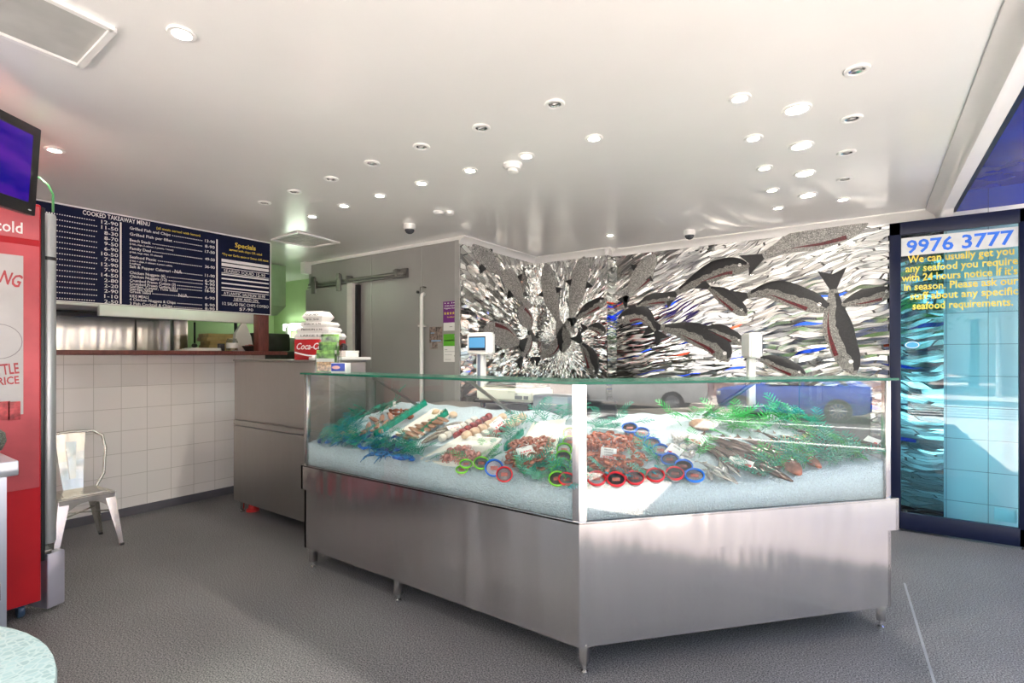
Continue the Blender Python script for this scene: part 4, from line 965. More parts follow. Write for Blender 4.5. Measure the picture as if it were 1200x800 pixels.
# ---- price tags
def price_tag(px, py, w, h, rows, num, label, tilt=0.75, up=0.02, yaw=0.0, red_corner=False):
    p = at_bed(px, py, up); t = thing('price_tag', label, 'price tag', (p.x, p.y, p.z), 0, 'price tags on the ice')
    e = tilt_to_cam(p, tilt).to_matrix() @ Matrix.Rotation(yaw, 3, 'Z'); t.rotation_euler = e.to_euler()
    bm = NB(); rbox(bm, -w / 2, w / 2, -h / 2, h / 2, -0.0012, 0.0012, 0.0008); obj('card', bm, white_card, t)
    bm = NB()
    for i, r in enumerate(rows): text(bm, r, h * 0.17, Matrix.Translation((0, h * (0.28 - 0.21 * i), 0.0013)), 0, 'CENTER', min(w * .8, len(r) * h * .11))
    if rows: obj('card_lettering', bm, black_ink, t, sm=False)
    else: bm.free()
    bm = NB()
    if num: text(bm, num, h * 0.34, Matrix.Translation((0, -h * 0.40, 0.0013)), 0.02, 'CENTER', w * 0.72)
    if red_corner: prism(bm, [(w * .15, -h * .45), (w * .46, -h * .45), (w * .46, -h * .1), (w * .25, -h * .1)], 0.0013, 0.0018)
    obj('price_lettering', bm, red_ink, t, sm=False)
    bm = NB(); tube(bm, [(0, -h / 2 + .004, -0.001), (0, -h / 2 - 0.03, -0.004)], 0.0015, 5); obj('spike', bm, white_plastic, t)
price_tag(713, 532, 0.078, 0.068, ['PRAWNS', 'COOKED', 'LARGE'], '3290', 'white price tag reading 3290 in red on the large prawns', 0.95, 0.06, -0.08)
price_tag(615, 527, 0.085, 0.040, ['PRAWNS'], '2490', 'white price tag lying on the small prawns left of the corner post', 0.8, 0.085, 0.3)
price_tag(583, 496, 0.09, 0.06, ['ROLLS'], '180', 'white price tag leaning on the rolled fillets', 0.9, 0.07, 0.75)
price_tag(532, 500, 0.085, 0.045, [], '490', 'white price tag behind the small grey fish', 0.45, 0.05, 0.3)
price_tag(790, 528, 0.075, 0.07, ['SQUID'], '40', 'white price tag tilted by the blue rimmed tubs', 0.8, 0.05, -0.6)
price_tag(803, 541, 0.07, 0.05, ['WHOLE'], '', 'small white price tag in front of the cuttlefish', 0.7, 0.04, -0.5)
price_tag(816, 515, 0.085, 0.05, [], '50', 'white price tag standing at the front of the bright green ferns', 0.85, 0.06, -0.45)
price_tag(868, 541, 0.12, 0.05, ['FILLETS'], '', 'long white price tag with a red corner among the dark fish', 0.5, 0.05, -0.3, True)
price_tag(1022, 516, 0.07, 0.05, [], '', 'white price tag with a red spot at the right end', 0.6, 0.05, -0.5, True)
price_tag(462, 473, 0.02, 0.05, [], '', 'narrow white marker standing at the back of the left ice', 1.2, 0.05, 0)

# ================================================================== SCALES
def scale_display(root, base, rz, top, screen):
    """pole with a display head facing -y of its own frame"""
    M = Matrix.Translation(base) @ Matrix.Rotation(rz, 4, 'Z')
    bm = NB(); rbox(bm, -0.034, 0.034, -0.022, 0.022, 0.0, top, 0.008, M); pole = obj('pole', bm, white_plastic, root, world=True)
    bm = NB(); rbox(bm, -0.018, 0.012, -0.0245, -0.021, 0.0, top, 0.001, M); obj('pole_channel', bm, mat('blue grey channel', (0.16, 0.19, 0.26), 0.4), pole, world=True)
    bm = NB(); t = NB(); prism(t, [(-0.10, -0.045), (0.10, -0.045), (0.125, -0.02), (0.11, 0.035), (-0.11, 0.035), (-0.125, -0.02)], top, top + 0.165)
    bmesh.ops.bevel(t, geom=t.edges[:], offset=0.012, segments=3, affect='EDGES'); merge(bm, t, M); head = obj('display_head', bm, white_plastic, root, world=True)
    bm = NB(); rbox(bm, -0.082, 0.082, -0.050, -0.044, top + 0.03, top + 0.135, 0.002, M); bz = obj('screen_bezel', bm, mat('dark navy bezel', (0.012, 0.016, 0.035), 0.3), head, world=True)
    bm = NB(); rbox(bm, -0.078, 0.078, -0.052, -0.0495, top + 0.05, top + 0.126, 0.0008, M); obj('screen', bm, screen, head, world=True)
z0 = 1.06
S1 = thing('shop_scale', 'cream shop scale with a blue screen on a pole behind the left glass', 'scale', (-2.12, 3.06, z0))
bm = NB()
t = NB(); prism(t, [(-2.42, 2.98), (-1.92, 2.98), (-1.92, 3.28), (-2.42, 3.28)], 1.115, 1.215); bmesh.ops.bevel(t, geom=t.edges[:], offset=0.018, segments=3, affect='EDGES'); merge(bm, t)
obj('scale_body', bm, cream_plastic, S1, world=True)
bm = NB()
for x in (-2.38, -1.96):
    for y in (3.02, 3.24): lathe(bm, [(0, 0), (0.018, 0), (0.018, 0.06), (0, 0.06)], 10, Matrix.Translation((x, y, 1.06)))
rbox(bm, -2.42, -1.93, 2.97, 3.29, 1.10, 1.118, 0.004); obj('scale_base', bm, black_plastic, S1, world=True)
bm = NB(); rbox(bm, -2.40, -1.95, 3.02, 3.27, 1.222, 1.236, 0.005); rbox(bm, -2.2, -2.12, 3.10, 3.18, 1.212, 1.224, 0.003); obj('weighing_pan', bm, chrome, S1, world=True)
bm = NB(); rbox(bm, -2.06, -2.0, 2.974, 2.981, 1.14, 1.165, 0.001); rbox(bm, -2.06, -2.04, 2.974, 2.981, 1.172, 1.178, 0.001); rbox(bm, -1.985, -1.95, 2.974, 2.981, 1.14, 1.165, 0.001); obj('maker_plate', bm, mat('grey plate', (0.15, 0.15, 0.15), 0.5), S1, world=True)
pp = on_y(563, 440, 3.02); scale_display(S1, Vector((pp.x, 3.03, 1.20)), math.radians(-3), 0.255, screen_glow)
# second scale, its display turned away
q = CC + dR * 0.62 + nR * (DEP + 0.14); d_ = ray(880, 440); tt = 3.35; q = Vector((d_.x * tt, d_.y * tt))
S2 = thing('shop_scale', 'white shop scale on a pole behind the right glass, screen turned away', 'scale', (q.x, q.y, z0))
Mz = Matrix.Translation((q.x, q.y, 0)) @ Matrix.Rotation(aR, 4, 'Z')
bm = NB(); rbox(bm, -0.1, 0.1, -0.06, 0.06, 1.075, 1.115, 0.01, Mz); obj('scale_body', bm, grey_paint, S2, world=True)
bm = NB(); rbox(bm, -0.1, 0.1, -0.06, 0.06, 1.06, 1.08, 0.004, Mz); obj('scale_base', bm, black_plastic, S2, world=True)
bm = NB(); rbox(bm, -0.1, 0.1, -0.06, 0.06, 1.116, 1.124, 0.003, Mz); obj('weighing_pan', bm, chrome, S2, world=True)
scale_display(S2, Vector((q.x, q.y, 1.12)), math.radians(114), 0.31, mat('dim screen', (0.02, 0.03, 0.04), 0.2))
# small steel boxes on the ledge
bm = NB(); rbox(bm, 0, 0.27, 0, 0.2, 0, 0.12, 0.008); box(bm, 0.01, 0.26, 0.01, 0.19, 0.12, 0.121)
SB = thing('steel_box', 'blue grey steel container below the cream scale', 'container', (-1.88, 2.93, 1.06)); obj('container_body', bm, brushed('blue grey steel', (0.35, 0.42, 0.48), 0.35), SB)
bm = NB(); tube(bm, [(0.07, -0.004, 0.06), (0.07, -0.02, 0.065), (0.20, -0.02, 0.065), (0.20, -0.004, 0.06)], 0.005, 6); obj('handle', bm, chrome, SB)
bm = NB(); rbox(bm, 0, 0.28, 0, 0.03, 0, 0.11, 0.005); rbox(bm, 0.0, 0.28, -0.006, 0.0, 0.085, 0.11, 0.002)
solo('black_tray_end', bm, mat('charcoal plastic', (0.02, 0.022, 0.03), 0.4), 'black plastic tray end standing on the ledge near the corner post', 'tray', None, (-1.56, 2.93, 1.06))
# ================================================================== TALL STEEL CABINET
CB = thing('steel_cabinet', 'tall dull steel cabinet with a folded seam standing left of the display counter', 'cabinet', (-4.05, 2.7, 0))
X0, X1, Y0, Y1 = -4.84, -3.40, 2.41, 2.76
bm = NB(); box(bm, X0, X1, Y0, Y1, 0.11, 0.80); obj('lower_body', bm, steel_dull, CB, world=True, sm=False)
bm = NB(); rbox(bm, X0, X1, Y0 + 0.006, Y1, 0.86, 1.395, 0.004); obj('upper_body', bm, steel_dull, CB, world=True, sm=False)
bm = NB(); box(bm, X0 + 0.001, X1 - 0.001, Y0 + 0.014, Y1, 0.795, 0.865); rbox(bm, X0, X1, Y0 - 0.004, Y0 + 0.02, 0.805, 0.855, 0.006); obj('seam_band', bm, steel_dull, CB, world=True, sm=False)
bm = NB(); rbox(bm, X0 - 0.004, X1 + 0.004, Y0 - 0.004, Y1 + 0.01, 1.395, 1.412, 0.004); obj('worktop', bm, steel_dull, CB, world=True)
for x in (X0 + 0.06, X1 - 0.06):
    for y in (Y0 + 0.05, Y1 - 0.06):
        bm = NB(); lathe(bm, [(0, 0), (0.02, 0), (0.02, 0.01), (0.012, 0.018), (0.018, 0.03), (0.018, 0.115), (0, 0.115)], 12, Matrix.Translation((x, y, 0))); obj('leg', bm, steel, CB, world=True)
p = on_z(290, 600, 0.0)
bm = NB(); lathe(bm, [(0, 0), (0.055, 0), (0.055, 0.02), (0.04, 0.03), (0.03, 0.075), (0, 0.075)], 16, Matrix.Diagonal((1, 1, 1, 1))); solo('floor_pot', bm, red_ink, 'small red object on the floor under the steel cabinet', 'pot', None, (p.x, p.y + 0.05, 0))
# ---- on the cabinet
ZT = 1.412
cola_red = mat('red printed card', (0.45, 0.01, 0.015), 0.35, var=0.06)
CK = thing('cup_carton', 'red printed carton with white script at the foot of the takeaway box stack', 'carton', (-3.70, 2.46, ZT))
MW = Matrix.Translation((0, 0, 0)) @ Matrix.Rotation(0.30, 4, 'Z')
bm = NB(); rbox(bm, -0.17, 0.15, 0.0, 0.24, 0, 0.165, 0.003, MW); obj('carton_body', bm, cola_red, CK)
bm = NB(); Mf = MW @ face_M((-0.155, -0.0015, 0.085), (1, 0, 0), (0, 0, 1)); text(bm, 'Coca-Cola', 0.075, Mf, 0.012, 'LEFT', 0.285, shear=0.35)
pts = [(-0.165 + 0.31 * i / 14, 0.045 + 0.018 * math.sin(3.6 * i / 14 + 2.6)) for i in range(15)]
for a_, b_ in zip(pts, pts[1:]): addv(bm, [(a_[0], -0.0015, a_[1]), (b_[0], -0.0015, b_[1]), (b_[0], -0.0015, b_[1] + .012), (a_[0], -0.0015, a_[1] + .012)], [(0, 1, 2, 3)], MW)
obj('carton_lettering', bm, white_ink, CK, sm=False)
def food_box(z, w, d, h, rz, dx, lines, label):
    t = thing('takeaway_box', label, 'box', (-3.73 + dx, 2.47, z), rz + 0.32, 'white takeaway boxes with handwritten prices')
    bm = NB(); k = 0.012 if h < 0.08 else 0.026
    rings = [[(-w / 2 + k, k), (w / 2 - k, k), (w / 2 - k, d - k), (-w / 2 + k, d - k)], [(-w / 2, 0), (w / 2, 0), (w / 2, d), (-w / 2, d)], [(-w / 2 + k, k), (w / 2 - k, k), (w / 2 - k, d - k), (-w / 2 + k, d - k)]]
    zs = (0, h * 0.5, h); V = [[bm.verts.new((x, y, zz_)) for x, y in r] for r, zz_ in zip(rings, zs)]
    for a, b in zip(V, V[1:]):
        for i in range(4): bm.faces.new((a[i], a[(i + 1) % 4], b[(i + 1) % 4], b[i]))
    bm.faces.new(V[0][::-1]); bm.faces.new(V[-1]); obj('box_body', bm, white_card, t, sm=False)
    bm = NB(); s = h * 0.36 / max(1, len(lines)) * 1.2
    for i, l in enumerate(lines):
        zc = h * (0.5 + 0.12) if len(lines) == 1 else h * (0.66 - 0.42 * i)
        text(bm, l, s, face_M((0, -0.004 if abs(zc - h * .5) < h * .2 else 0.004, zc - s * .45), (1, 0, 0), (0, 0, 1)), 0, 'CENTER', w * 0.62)
    obj('handwriting', bm, black_ink, t, sm=False)
food_box(ZT + 0.166, 0.36, 0.20, 0.052, 0.02, 0.03, ['LARGE 5.20'], 'widest white takeaway box, lowest of the handwritten stack')
food_box(ZT + 0.219, 0.31, 0.19, 0.046, 0.04, 0.02, ['MEDIUM 3.70'], 'white takeaway box second from the bottom of the handwritten stack')
food_box(ZT + 0.266, 0.26, 0.18, 0.042, 0.0, 0.03, ['SNACK 2.70'], 'white takeaway box just under the top one of the stack')
food_box(ZT + 0.309, 0.19, 0.17, 0.088, 0.05, 0.02, ['SQUID', '$5.50'], 'tall bulging white takeaway box on top of the stack')
# brochure holder
acr = glass('clear acrylic', (0.93, 0.95, 0.94), 2.0, 0.02)
ph = on_y(372, 437, 2.44)
BH = thing('brochure_holder', 'clear tiered brochure holder with green and food photo leaflets', 'brochure holder', (ph.x, 2.46, ZT - 0.005)); BH.location = (-3.05, 2.13, 1.3305); BH.rotation_euler = (0, 0, .45)
bm = NB()
for i in range(3):
    y = 0.03 * i + 0.0; z = 0.06 * i
    box(bm, -0.075, 0.075, y, y + 0.003, z * 0.9, z + 0.13)
box(bm, -0.075, 0.075, 0.09, 0.093, 0, 0.28); box(bm, -0.075, -0.072, 0, 0.09, 0, 0.13); box(bm, 0.072, 0.075, 0, 0.09, 0, 0.13); box(bm, -0.075, 0.075, 0, 0.09, 0, 0.003)
obj('holder', bm, acr, BH, sm=False)
food_m = mat('food photo print', (0.55, 0.33, 0.18), 0.4, var=0.8, scale=55)
grn_print = mat('green leaflet print', (0.16, 0.34, 0.08), 0.4, var=0.9, scale=26)
for i, (z, h, m, lab) in enumerate(((0.004, 0.15, grn_print, ''), (0.06, 0.15, grn_print, ''), (0.115, 0.15, grn_print, ''))):
    bm = NB(); rbox(bm, -0.066, 0.066, 0.006 + .03 * i, 0.012 + .03 * i, z, z + h, 0.001); lf = obj('leaflet', bm, m, BH)
    bm = NB(); rbox(bm, -0.066, 0.066, 0.0045 + .03 * i, 0.0065 + .03 * i, z + h * 0.45, z + h * 0.62, 0.0005); 
    obj('leaflet_band', bm, white_card, lf)
    if i == 0:
        bm = NB(); rbox(bm, -0.062, 0.062, 0.0038, 0.0058, z + 0.008, z + 0.07, 0.0005); obj('food_picture', bm, food_m, lf)
# blue card box, white till ledge, cable
BB = thing('blue_card_box', 'small blue and white printed box beside the brochure holder', 'box', (-2.90, 2.13, 1.3305))
blue_print = mat('blue print', (0.02, 0.06, 0.42), 0.35, var=0.25, scale=20)
BB.rotation_euler = (0, 0, .3); BB.scale = (.8, .8, .72)
bm = NB(); rbox(bm, -0.075, 0.075, 0, 0.06, 0, 0.095, 0.002); obj('box_body', bm, white_card, BB)
bm = NB(); rbox(bm, -0.072, 0.06, -0.0015, 0.0005, 0.018, 0.09, 0.0004); lb = obj('blue_label', bm, blue_print, BB)
bm = NB(); prism(bm, [(-0.045 + 0.04 * math.cos(a) , 0.052 + 0.016 * math.sin(a)) for a in [2 * PI * i / 14 for i in range(14)]], 0, 0.001, face_M((0.02, -0.0015, 0), (1, 0, 0), (0, 0, 1))); obj('label_emblem', bm, mat('pink emblem', (0.8, 0.45, 0.42), 0.4), lb, sm=False)
WL = thing('white_ledge', 'flat white ledge on the right end of the tall steel cabinet', 'ledge', (-3.52, 2.59, ZT))
bm = NB(); rbox(bm, -0.16, 0.16, -0.17, 0.19, 0, 0.022, 0.004); obj('top_slab', bm, trim_white, WL)
bm = NB(); rbox(bm, -0.15, -0.135, -0.15, 0.17, 0.022, 0.034, 0.003); obj('raised_lip', bm, trim_white, WL)
bm = NB(); rbox(bm, -0.09, 0.08, 0, 0.13, 0, 0.05, 0.005); rbox(bm, -0.092, 0.082, -0.002, 0.132, 0.036, 0.052, 0.003); solo('white_box', bm, white_plastic, 'low white box on the white ledge under the black device', 'box', None, (-3.53, 2.60, ZT + .0225))
bm = NB(); ball(bm, (0, 0, 0.032), 0.03, (1.1, 0.8, 1), 12); rbox(bm, -0.035, 0.025, -0.025, 0.025, 0, 0.045, 0.01)
solo('black_scanner', bm, black_plastic, 'small black device on the low white box', 'device', None, (-3.56, 2.66, ZT + .0755))
bm = NB(); tube(bm, [(-3.54, 2.63, ZT + .10), (-3.46, 2.56, ZT + .07), (-3.40, 2.50, ZT + .045), (-3.34, 2.45, ZT + .01), (-3.30, 2.42, ZT - .03), (-3.31, 2.41, ZT - .06), (-3.36, 2.40, ZT - .075)], 0.0035, 6)
solo_w('black_cable', bm, black_plastic, 'thin black cable drooping over the edge of the white ledge', 'cable', (-3.36, 2.40, ZT - .075))

# ================================================================== KITCHEN HATCH
WS = thing('hatch_shelf', 'long dark red wooden shelf capping the white tiled half wall', 'shelf', (-5.5, 1.5, 1.45))
bm = NB(); rbox(bm, XW - 0.18, -5.19, -1.2, 3.16, 1.452, 1.492, 0.008); obj('shelf_board', bm, wood_m, WS, world=True)
bm = NB(); rbox(bm, -5.335, -5.237, 2.862, 2.975, 1.493, H - 0.002, 0.004); solo_w('timber_post', bm, wood_m, 'dark red timber post at the right end of the menu board', 'post', (-5.26, 2.9, 1.49))
MB_ = thing('menu_board', 'large navy menu board headed COOKED TAKEAWAY MENU above the hatch', 'menu board', (-5.2, 1.9, 1.87))
my0, my1 = 0.55, 2.978
bm = NB(); rbox(bm, -5.232, -5.205, my0, my1, 1.872, 2.640, 0.002); obj('board', bm, navy_board, MB_, world=True)
bm = NB()
xf = -5.2045
for (a_, b_, c_, d_) in ((my0, my1, 2.630, 2.640), (my0, my1, 1.872, 1.880), (my1 - 0.008, my1, 1.872, 2.64)): box(bm, xf - 0.004, xf + 0.002, a_, b_, c_, d_)
for y in (1.652, 2.432): box(bm, xf - .002, xf + .001, y - 0.006, y + 0.006, 1.885, 2.575)
obj('board_trim', bm, white_ink, MB_, world=True, sm=False)
def mtext(bm, s, y, z, size, bold=0.0, align='LEFT', width=None, slope=0.0):
    text(bm, s, size, face_M((xf, y, z), (0, 1, slope), (0, -slope, 1)), bold, align, width, 0.0006)
def dots(bm, y0, y1, z, step=0.0155):
    y = y0
    while y < y1: box(bm, xf, xf + 0.001, y, y + 0.008, z, z + 0.0075); y += step
bm = NB()
mtext(bm, 'COOKED TAKEAWAY MENU', 1.395, 2.585, 0.052, 0.012, 'LEFT', 0.47)
prices1 = ['12·90', '11·50', '8·30', '8·70', '9·50', '6·90', '10·50', '7·90', '12·90', '7·90', '14·50', '2·80', '2·20', '2·90', '1·10', '2·50']
for i, s in enumerate(prices1):
    z = 2.542 - i * 0.0437; mtext(bm, s.replace('·', '-'), 1.635, z - 0.004, 0.042, 0.006, 'RIGHT', 0.115 if len(s) > 4 else 0.095); dots(bm, 0.8, 1.49 if i % 3 else 1.47, z + 0.006)
items = [('Grilled Fish and Chips', '13-90', 2.535, .033), ('Grilled Fish per fillet', '8-90', 2.488, .033), ('Beach Snack', '17-50', 2.440, .033), ('(2 fish, chips, 2 calamari, 2 prawns, 1 lemon)', '', 2.414, .020), ('Family Deal', '49-50', 2.372, .033), ('(4 fish, large chips, 10 calamari)', '', 2.346, .020),
         ('Seafood Picnic', '36-90', 2.296, .033), ('(3 fish + chips, 6 calamari, 6 prawn cutlets, 6 scallops,', '', 2.266, .020), ('2 lemons)', '', 2.240, .020), ('Salt & Pepper Calamari', '11-90', 2.190, .033), ('Chicken Nuggets (6)', '6-90', 2.125, .033), ('Chicken Nuggets (12)', '9-90', 2.085, .033),
         ('Crumbed Prawn Cutlets (3)', '7-90', 2.040, .033), ('Crumbed Prawn Cutlets (6)', '18-90', 2.005, .033), ('Garden, Caesar, Tuna Salad - 8.90', '', 1.983, .026), ('Potato Salad', '', 1.962, .030), ('Greek Salad', '6-90', 1.938, .030), ('KIDS MEALS', '', 1.925 - 0.022, .026), ('4 Chicken Nuggets & Chips', '8-90', 1.925 - 0.0, .0) ]
rows_ = [(152, 266, 'Grilled Fish and Chips', '13-90'), (152, 274, 'Grilled Fish per fillet', '8-90'), (152, 282, 'Beach Snack', '17-50'), (152, 286.5, '(2 fish, chips, 2 calamari, 2 prawns, 1 lemon)', None), (152, 293, 'Family Deal', '49-50'), (152, 297.5, '(4 fish, large chips, 10 calamari)', None),
         (152, 304.5, 'Seafood Picnic', '36-90'), (152, 309, '(3 fish + chips, 6 calamari, 6 prawn cutlets,', None), (152, 312.5, '6 scallops)', None), (152, 317.5, 'Salt & Pepper Calamari', '11-90'), (152, 325.5, 'Chicken Nuggets (6)', '6-90'), (152, 330.5, 'Chicken Nuggets (12)', '9-90'),
         (152, 336, 'Crumbed Prawn Cutlets (3)', '7-90'), (152, 340.5, 'Crumbed Prawn Cutlets (6)', '18-90'), (152, 344, 'Garden, Caesar, Tuna Salad', None), (152, 347.5, 'Garden Salad', None), (152, 351, 'Greek Salad', '6-90'), (152, 357, 'KIDS MEALS', None), (152, 361.5, '4 Chicken Nuggets & Chips', '8-90'), (152, 367, '3 Fish Cocktail & Chips', '8-90')]
zt = lambda py: 2.555 - (py - 264) * (2.555 - 1.895) / (367 - 264)
for px_, py_, s, pr_ in rows_:
    z = zt(py_) - 0.012; small_ = s.startswith('(') or s.startswith('6 s')
    sz = 0.021 if small_ else 0.034; w = len(s) * (0.0073 if small_ else 0.0142)
    mtext(bm, s, 1.715, z, sz, 0.008, 'LEFT', w)
    if pr_: mtext(bm, pr_, 2.412, z, 0.038, 0.006, 'RIGHT', 0.088); dots(bm, 1.72 + w + 0.01, 2.30, z + 0.004)
mtext(bm, 'NA', 2.06, zt(317.5) - 0.012, 0.045, 0.0, 'LEFT', 0.06); mtext(bm, 'N/A.', 2.09, zt(351) - 0.012, 0.045, 0.0, 'LEFT', 0.085)
# specials column
ys = 2.475
for i, z in enumerate((2.365, 2.325, 2.235, 2.195, 2.150, 2.105)):
    hh = 0.030 if i < 2 else 0.014; box(bm, xf, xf + 0.001, ys, 2.955, z, z + hh)
for z, s in ((2.268, 'SEARED SQUID 15-90'), (2.046, 'ATLANTIC SALMON 18-90')):
    mtext(bm, s, ys + 0.02, z, 0.042, 0.0, 'LEFT', 0.42); box(bm, xf, xf + .001, ys, 2.955, z - 0.012, z - 0.006); box(bm, xf, xf + .001, ys, 2.955, z + 0.036, z + 0.042)
mtext(bm, 'NEW ADD ON', ys + 0.12, 1.998, 0.040, 0.0, 'LEFT', 0.24); box(bm, xf, xf + .001, ys + .11, ys + .38, 1.990, 1.994)
mtext(bm, '1/2 SALAD F&C CHIPS COMBO', ys, 1.944, 0.042, 0.0, 'LEFT', 0.47); mtext(bm, '$7-90', ys + 0.17, 1.900, 0.042, 0.0, 'LEFT', 0.14)
obj('menu_lettering', bm, white_ink, MB_, world=True, sm=False)
bm = NB(); mtext(bm, '(all meals served with lemon)', 1.915, 2.572, 0.030, 0.008, 'LEFT', 0.365); mtext(bm, 'Specials', 2.71, 2.530, 0.066, 0.015, 'CENTER', 0.21); mtext(bm, 'served with chips OR salad', 2.715, 2.487, 0.032, 0.006, 'CENTER', 0.33); mtext(bm, '*Try our Garlic sauce or Sweet chilli sauce', 2.715, 2.432, 0.032, 0.006, 'CENTER', 0.47)
obj('yellow_lettering', bm, yellow_ink, MB_, world=True, sm=False)
# range hood seen under the menu, kitchen shelf and goods
RH = thing('range_hood', 'white range hood front running behind the hatch under the menu board', 'range hood', (-6.0, 1.8, 1.86))
bm = NB(); rbox(bm, -6.3, -5.62, 0.6, 3.02, 1.88, 1.98, 0.01); obj('hood_canopy', bm, trim_white, RH, world=True)
bm = NB(); rbox(bm, -5.66, -5.60, 1.62, 3.02, 1.80, 1.90, 0.006); obj('hood_lip', bm, white_plastic, RH, world=True)
bm = NB(); box(bm, -6.9, -6.3, 0.6, 2.6, 1.86, 1.96); obj('hood_filter', bm, kitchen_dark, RH, world=True, sm=False)
XS = -5.46; zs = 1.493
def px_sh(px, X=-5.46): return on_x(px, 408, X).y
NP = thing('paper_stack', 'stack of white wrapping paper lying on the hatch shelf', 'paper stack', (-5.5, px_sh(235), zs))
bm = NB()
for i in range(5): rbox(bm, -0.12 + .006 * i, 0.10 - 0.004 * i, -0.17 + .02 * i, 0.17 + 0.005 * (i % 2), .006 * i, .006 * i + .0055, 0.001)
obj('sheets', bm, white_card, NP)
bm = NB(); rbox(bm, -0.02, 0.02, -0.03, 0.03, 0, 0.075, 0.006); rbox(bm, 0.018, 0.022, -0.022, 0.022, 0.035, 0.068, 0.001)
solo('card_reader', bm, black_plastic, 'black card reader standing on the hatch shelf by the jar', 'card reader', None, (-5.44, px_sh(258), zs))
JR = thing('tip_jar', 'glass jar with a white label on the hatch shelf', 'jar', (-5.46, px_sh(272), zs))
bm = NB(); lathe(bm, [(0, 0), (0.052, 0), (0.056, 0.01), (0.056, 0.10), (0.045, 0.118), (0.045, 0.13), (0.041, 0.13), (0.041, 0.115), (0.051, 0.098), (0.051, 0.01), (0, 0.008)], 20); obj('jar_glass', bm, acr, JR)
bm = NB(); lathe(bm, [(0.0565, 0.03), (0.0572, 0.03), (0.0572, 0.085), (0.0565, 0.085)], 20); obj('jar_label', bm, white_card, JR)
bm = NB(); lathe(bm, [(0, 0.009), (0.049, 0.009), (0.049, 0.05), (0, 0.055)], 14); obj('coins', bm, mat('mixed coins', (0.35, 0.30, 0.2), 0.3, 0.8, var=0.4, scale=60), JR)
BG = thing('paper_bag_stack', 'tall pointed white paper bags standing at the back of the hatch', 'paper bags', (-5.62, px_sh(286, -5.62), zs))
bm = NB(); yb = 0.0
addv(bm, [(0, -0.10, 0), (0, 0.11, 0), (0, 0.08, 0.16), (0, 0.02, 0.31), (0, -0.02, 0.31), (0, -0.09, 0.19), (-0.06, -0.10, 0), (-0.06, 0.11, 0), (-0.05, 0.08, 0.16), (-0.03, 0.02, 0.31), (-0.03, -0.02, 0.31), (-0.05, -0.09, 0.19)],
     [(0, 1, 2, 3, 4, 5), (11, 10, 9, 8, 7, 6), (0, 6, 7, 1), (1, 7, 8, 2), (2, 8, 9, 3), (3, 9, 10, 4), (4, 10, 11, 5), (5, 11, 6, 0)]); obj('bags', bm, white_card, BG, sm=False)
BK_ = thing('sauce_basket', 'dark wire basket of red sauce packets at the right of the hatch shelf', 'basket', (-5.45, px_sh(293), zs))
bm = NB(); lathe(bm, [(0, 0), (0.05, 0), (0.085, 0.055), (0.082, 0.056), (0.047, 0.004), (0, 0.004)], 18); obj('basket_body', bm, mat('dark woven wire', (0.03, 0.025, 0.02), 0.5), BK_)
bm = NB()
for i in range(14):
    a = random.uniform(0, 6.3); r = random.uniform(0, 0.055); Mx = Matrix.Translation((r * math.cos(a), r * math.sin(a), 0.04 + random.uniform(0, .025))) @ Matrix.Rotation(random.uniform(0, 3), 4, 'Z') @ Matrix.Rotation(random.uniform(-.5, .5), 4, 'X'); rbox(bm, -.02, .02, -.012, .012, -.003, .003, .0015, Mx)
obj('sauce_packets', bm, mat('red and white packets', (0.45, 0.08, 0.07), 0.35, var=0.8, scale=30), BK_)
SHF = thing('kitchen_shelf', 'dark kitchen shelf unit seen through the hatch holding yellow cartons', 'shelf unit', (-6.6, 2.9, 0))
bm = NB()
for z in (1.45, 1.9): rbox(bm, -6.75, -6.4, 2.62, 3.4, z, z + 0.03, 0.004)
obj('shelf_board', bm, kitchen_dark, SHF, world=True)
for y in (2.64, 3.38):
    bm = NB(); rbox(bm, -6.75, -6.72, y - .015, y + .015, 0, 1.95, .003); obj('upright', bm, kitchen_dark, SHF, world=True)
ycard = mat('yellow buff card', (0.62, 0.47, 0.18), 0.5, var=0.2)
for i in range(5):
    bm = NB(); rbox(bm, -0.13, 0.13, -0.15, 0.15 + .02 * (i % 2), 0, 0.045, 0.004)
    solo('buff_carton', bm, ycard, 'flat buff carton, ' + ('lowest', 'second from the bottom', 'middle one', 'second from the top', 'topmost')[i] + ' in the pile seen through the hatch', 'carton', 'buff cartons in the hatch', (-6.56 + .01 * (i % 2), on_x(252, 388, -6.55).y + 0.02 * (i % 3), 1.481 + .0455 * i))
UT = thing('hanging_ladle', 'dark ladle hanging in front of the steel splashback', 'ladle', (-6.9, on_x(228, 392, -6.9).y, 1.5))
bm = NB(); rbox(bm, -.008, .008, -.010, .010, 0.10, 0.36, .004); obj('ladle_handle', bm, black_plastic, UT)
bm = NB(); ball(bm, (0, 0, 0.07), 0.035, (0.7, 1, 0.8), 12); obj('ladle_bowl', bm, steel_dark, UT)
bm = NB(); tube(bm, [(-.052, 0, 0.37), (0, 0, .375), (0.004, 0, .35)], .004, 6); obj('hook', bm, chrome, UT)
CBN = thing('cook_bench', 'steel cooking bench in the kitchen behind the tiled half wall', 'bench', (-6.4, 1.5, 0))
bm = NB(); rbox(bm, -6.94, -6.1, 0.6, 2.58, 0.86, 0.9, .006); obj('bench_top', bm, steel_dull, CBN, world=True)
bm = NB(); box(bm, -6.9, -6.15, 0.65, 2.52, 0.1, 0.86); obj('bench_body', bm, steel_dull, CBN, world=True, sm=False)
for y in (0.7, 2.47):
    for x in (-6.85, -6.2):
        bm = NB(); rbox(bm, x - .02, x + .02, y - .02, y + .02, 0, .1, .003); obj('leg', bm, steel_dark, CBN, world=True)
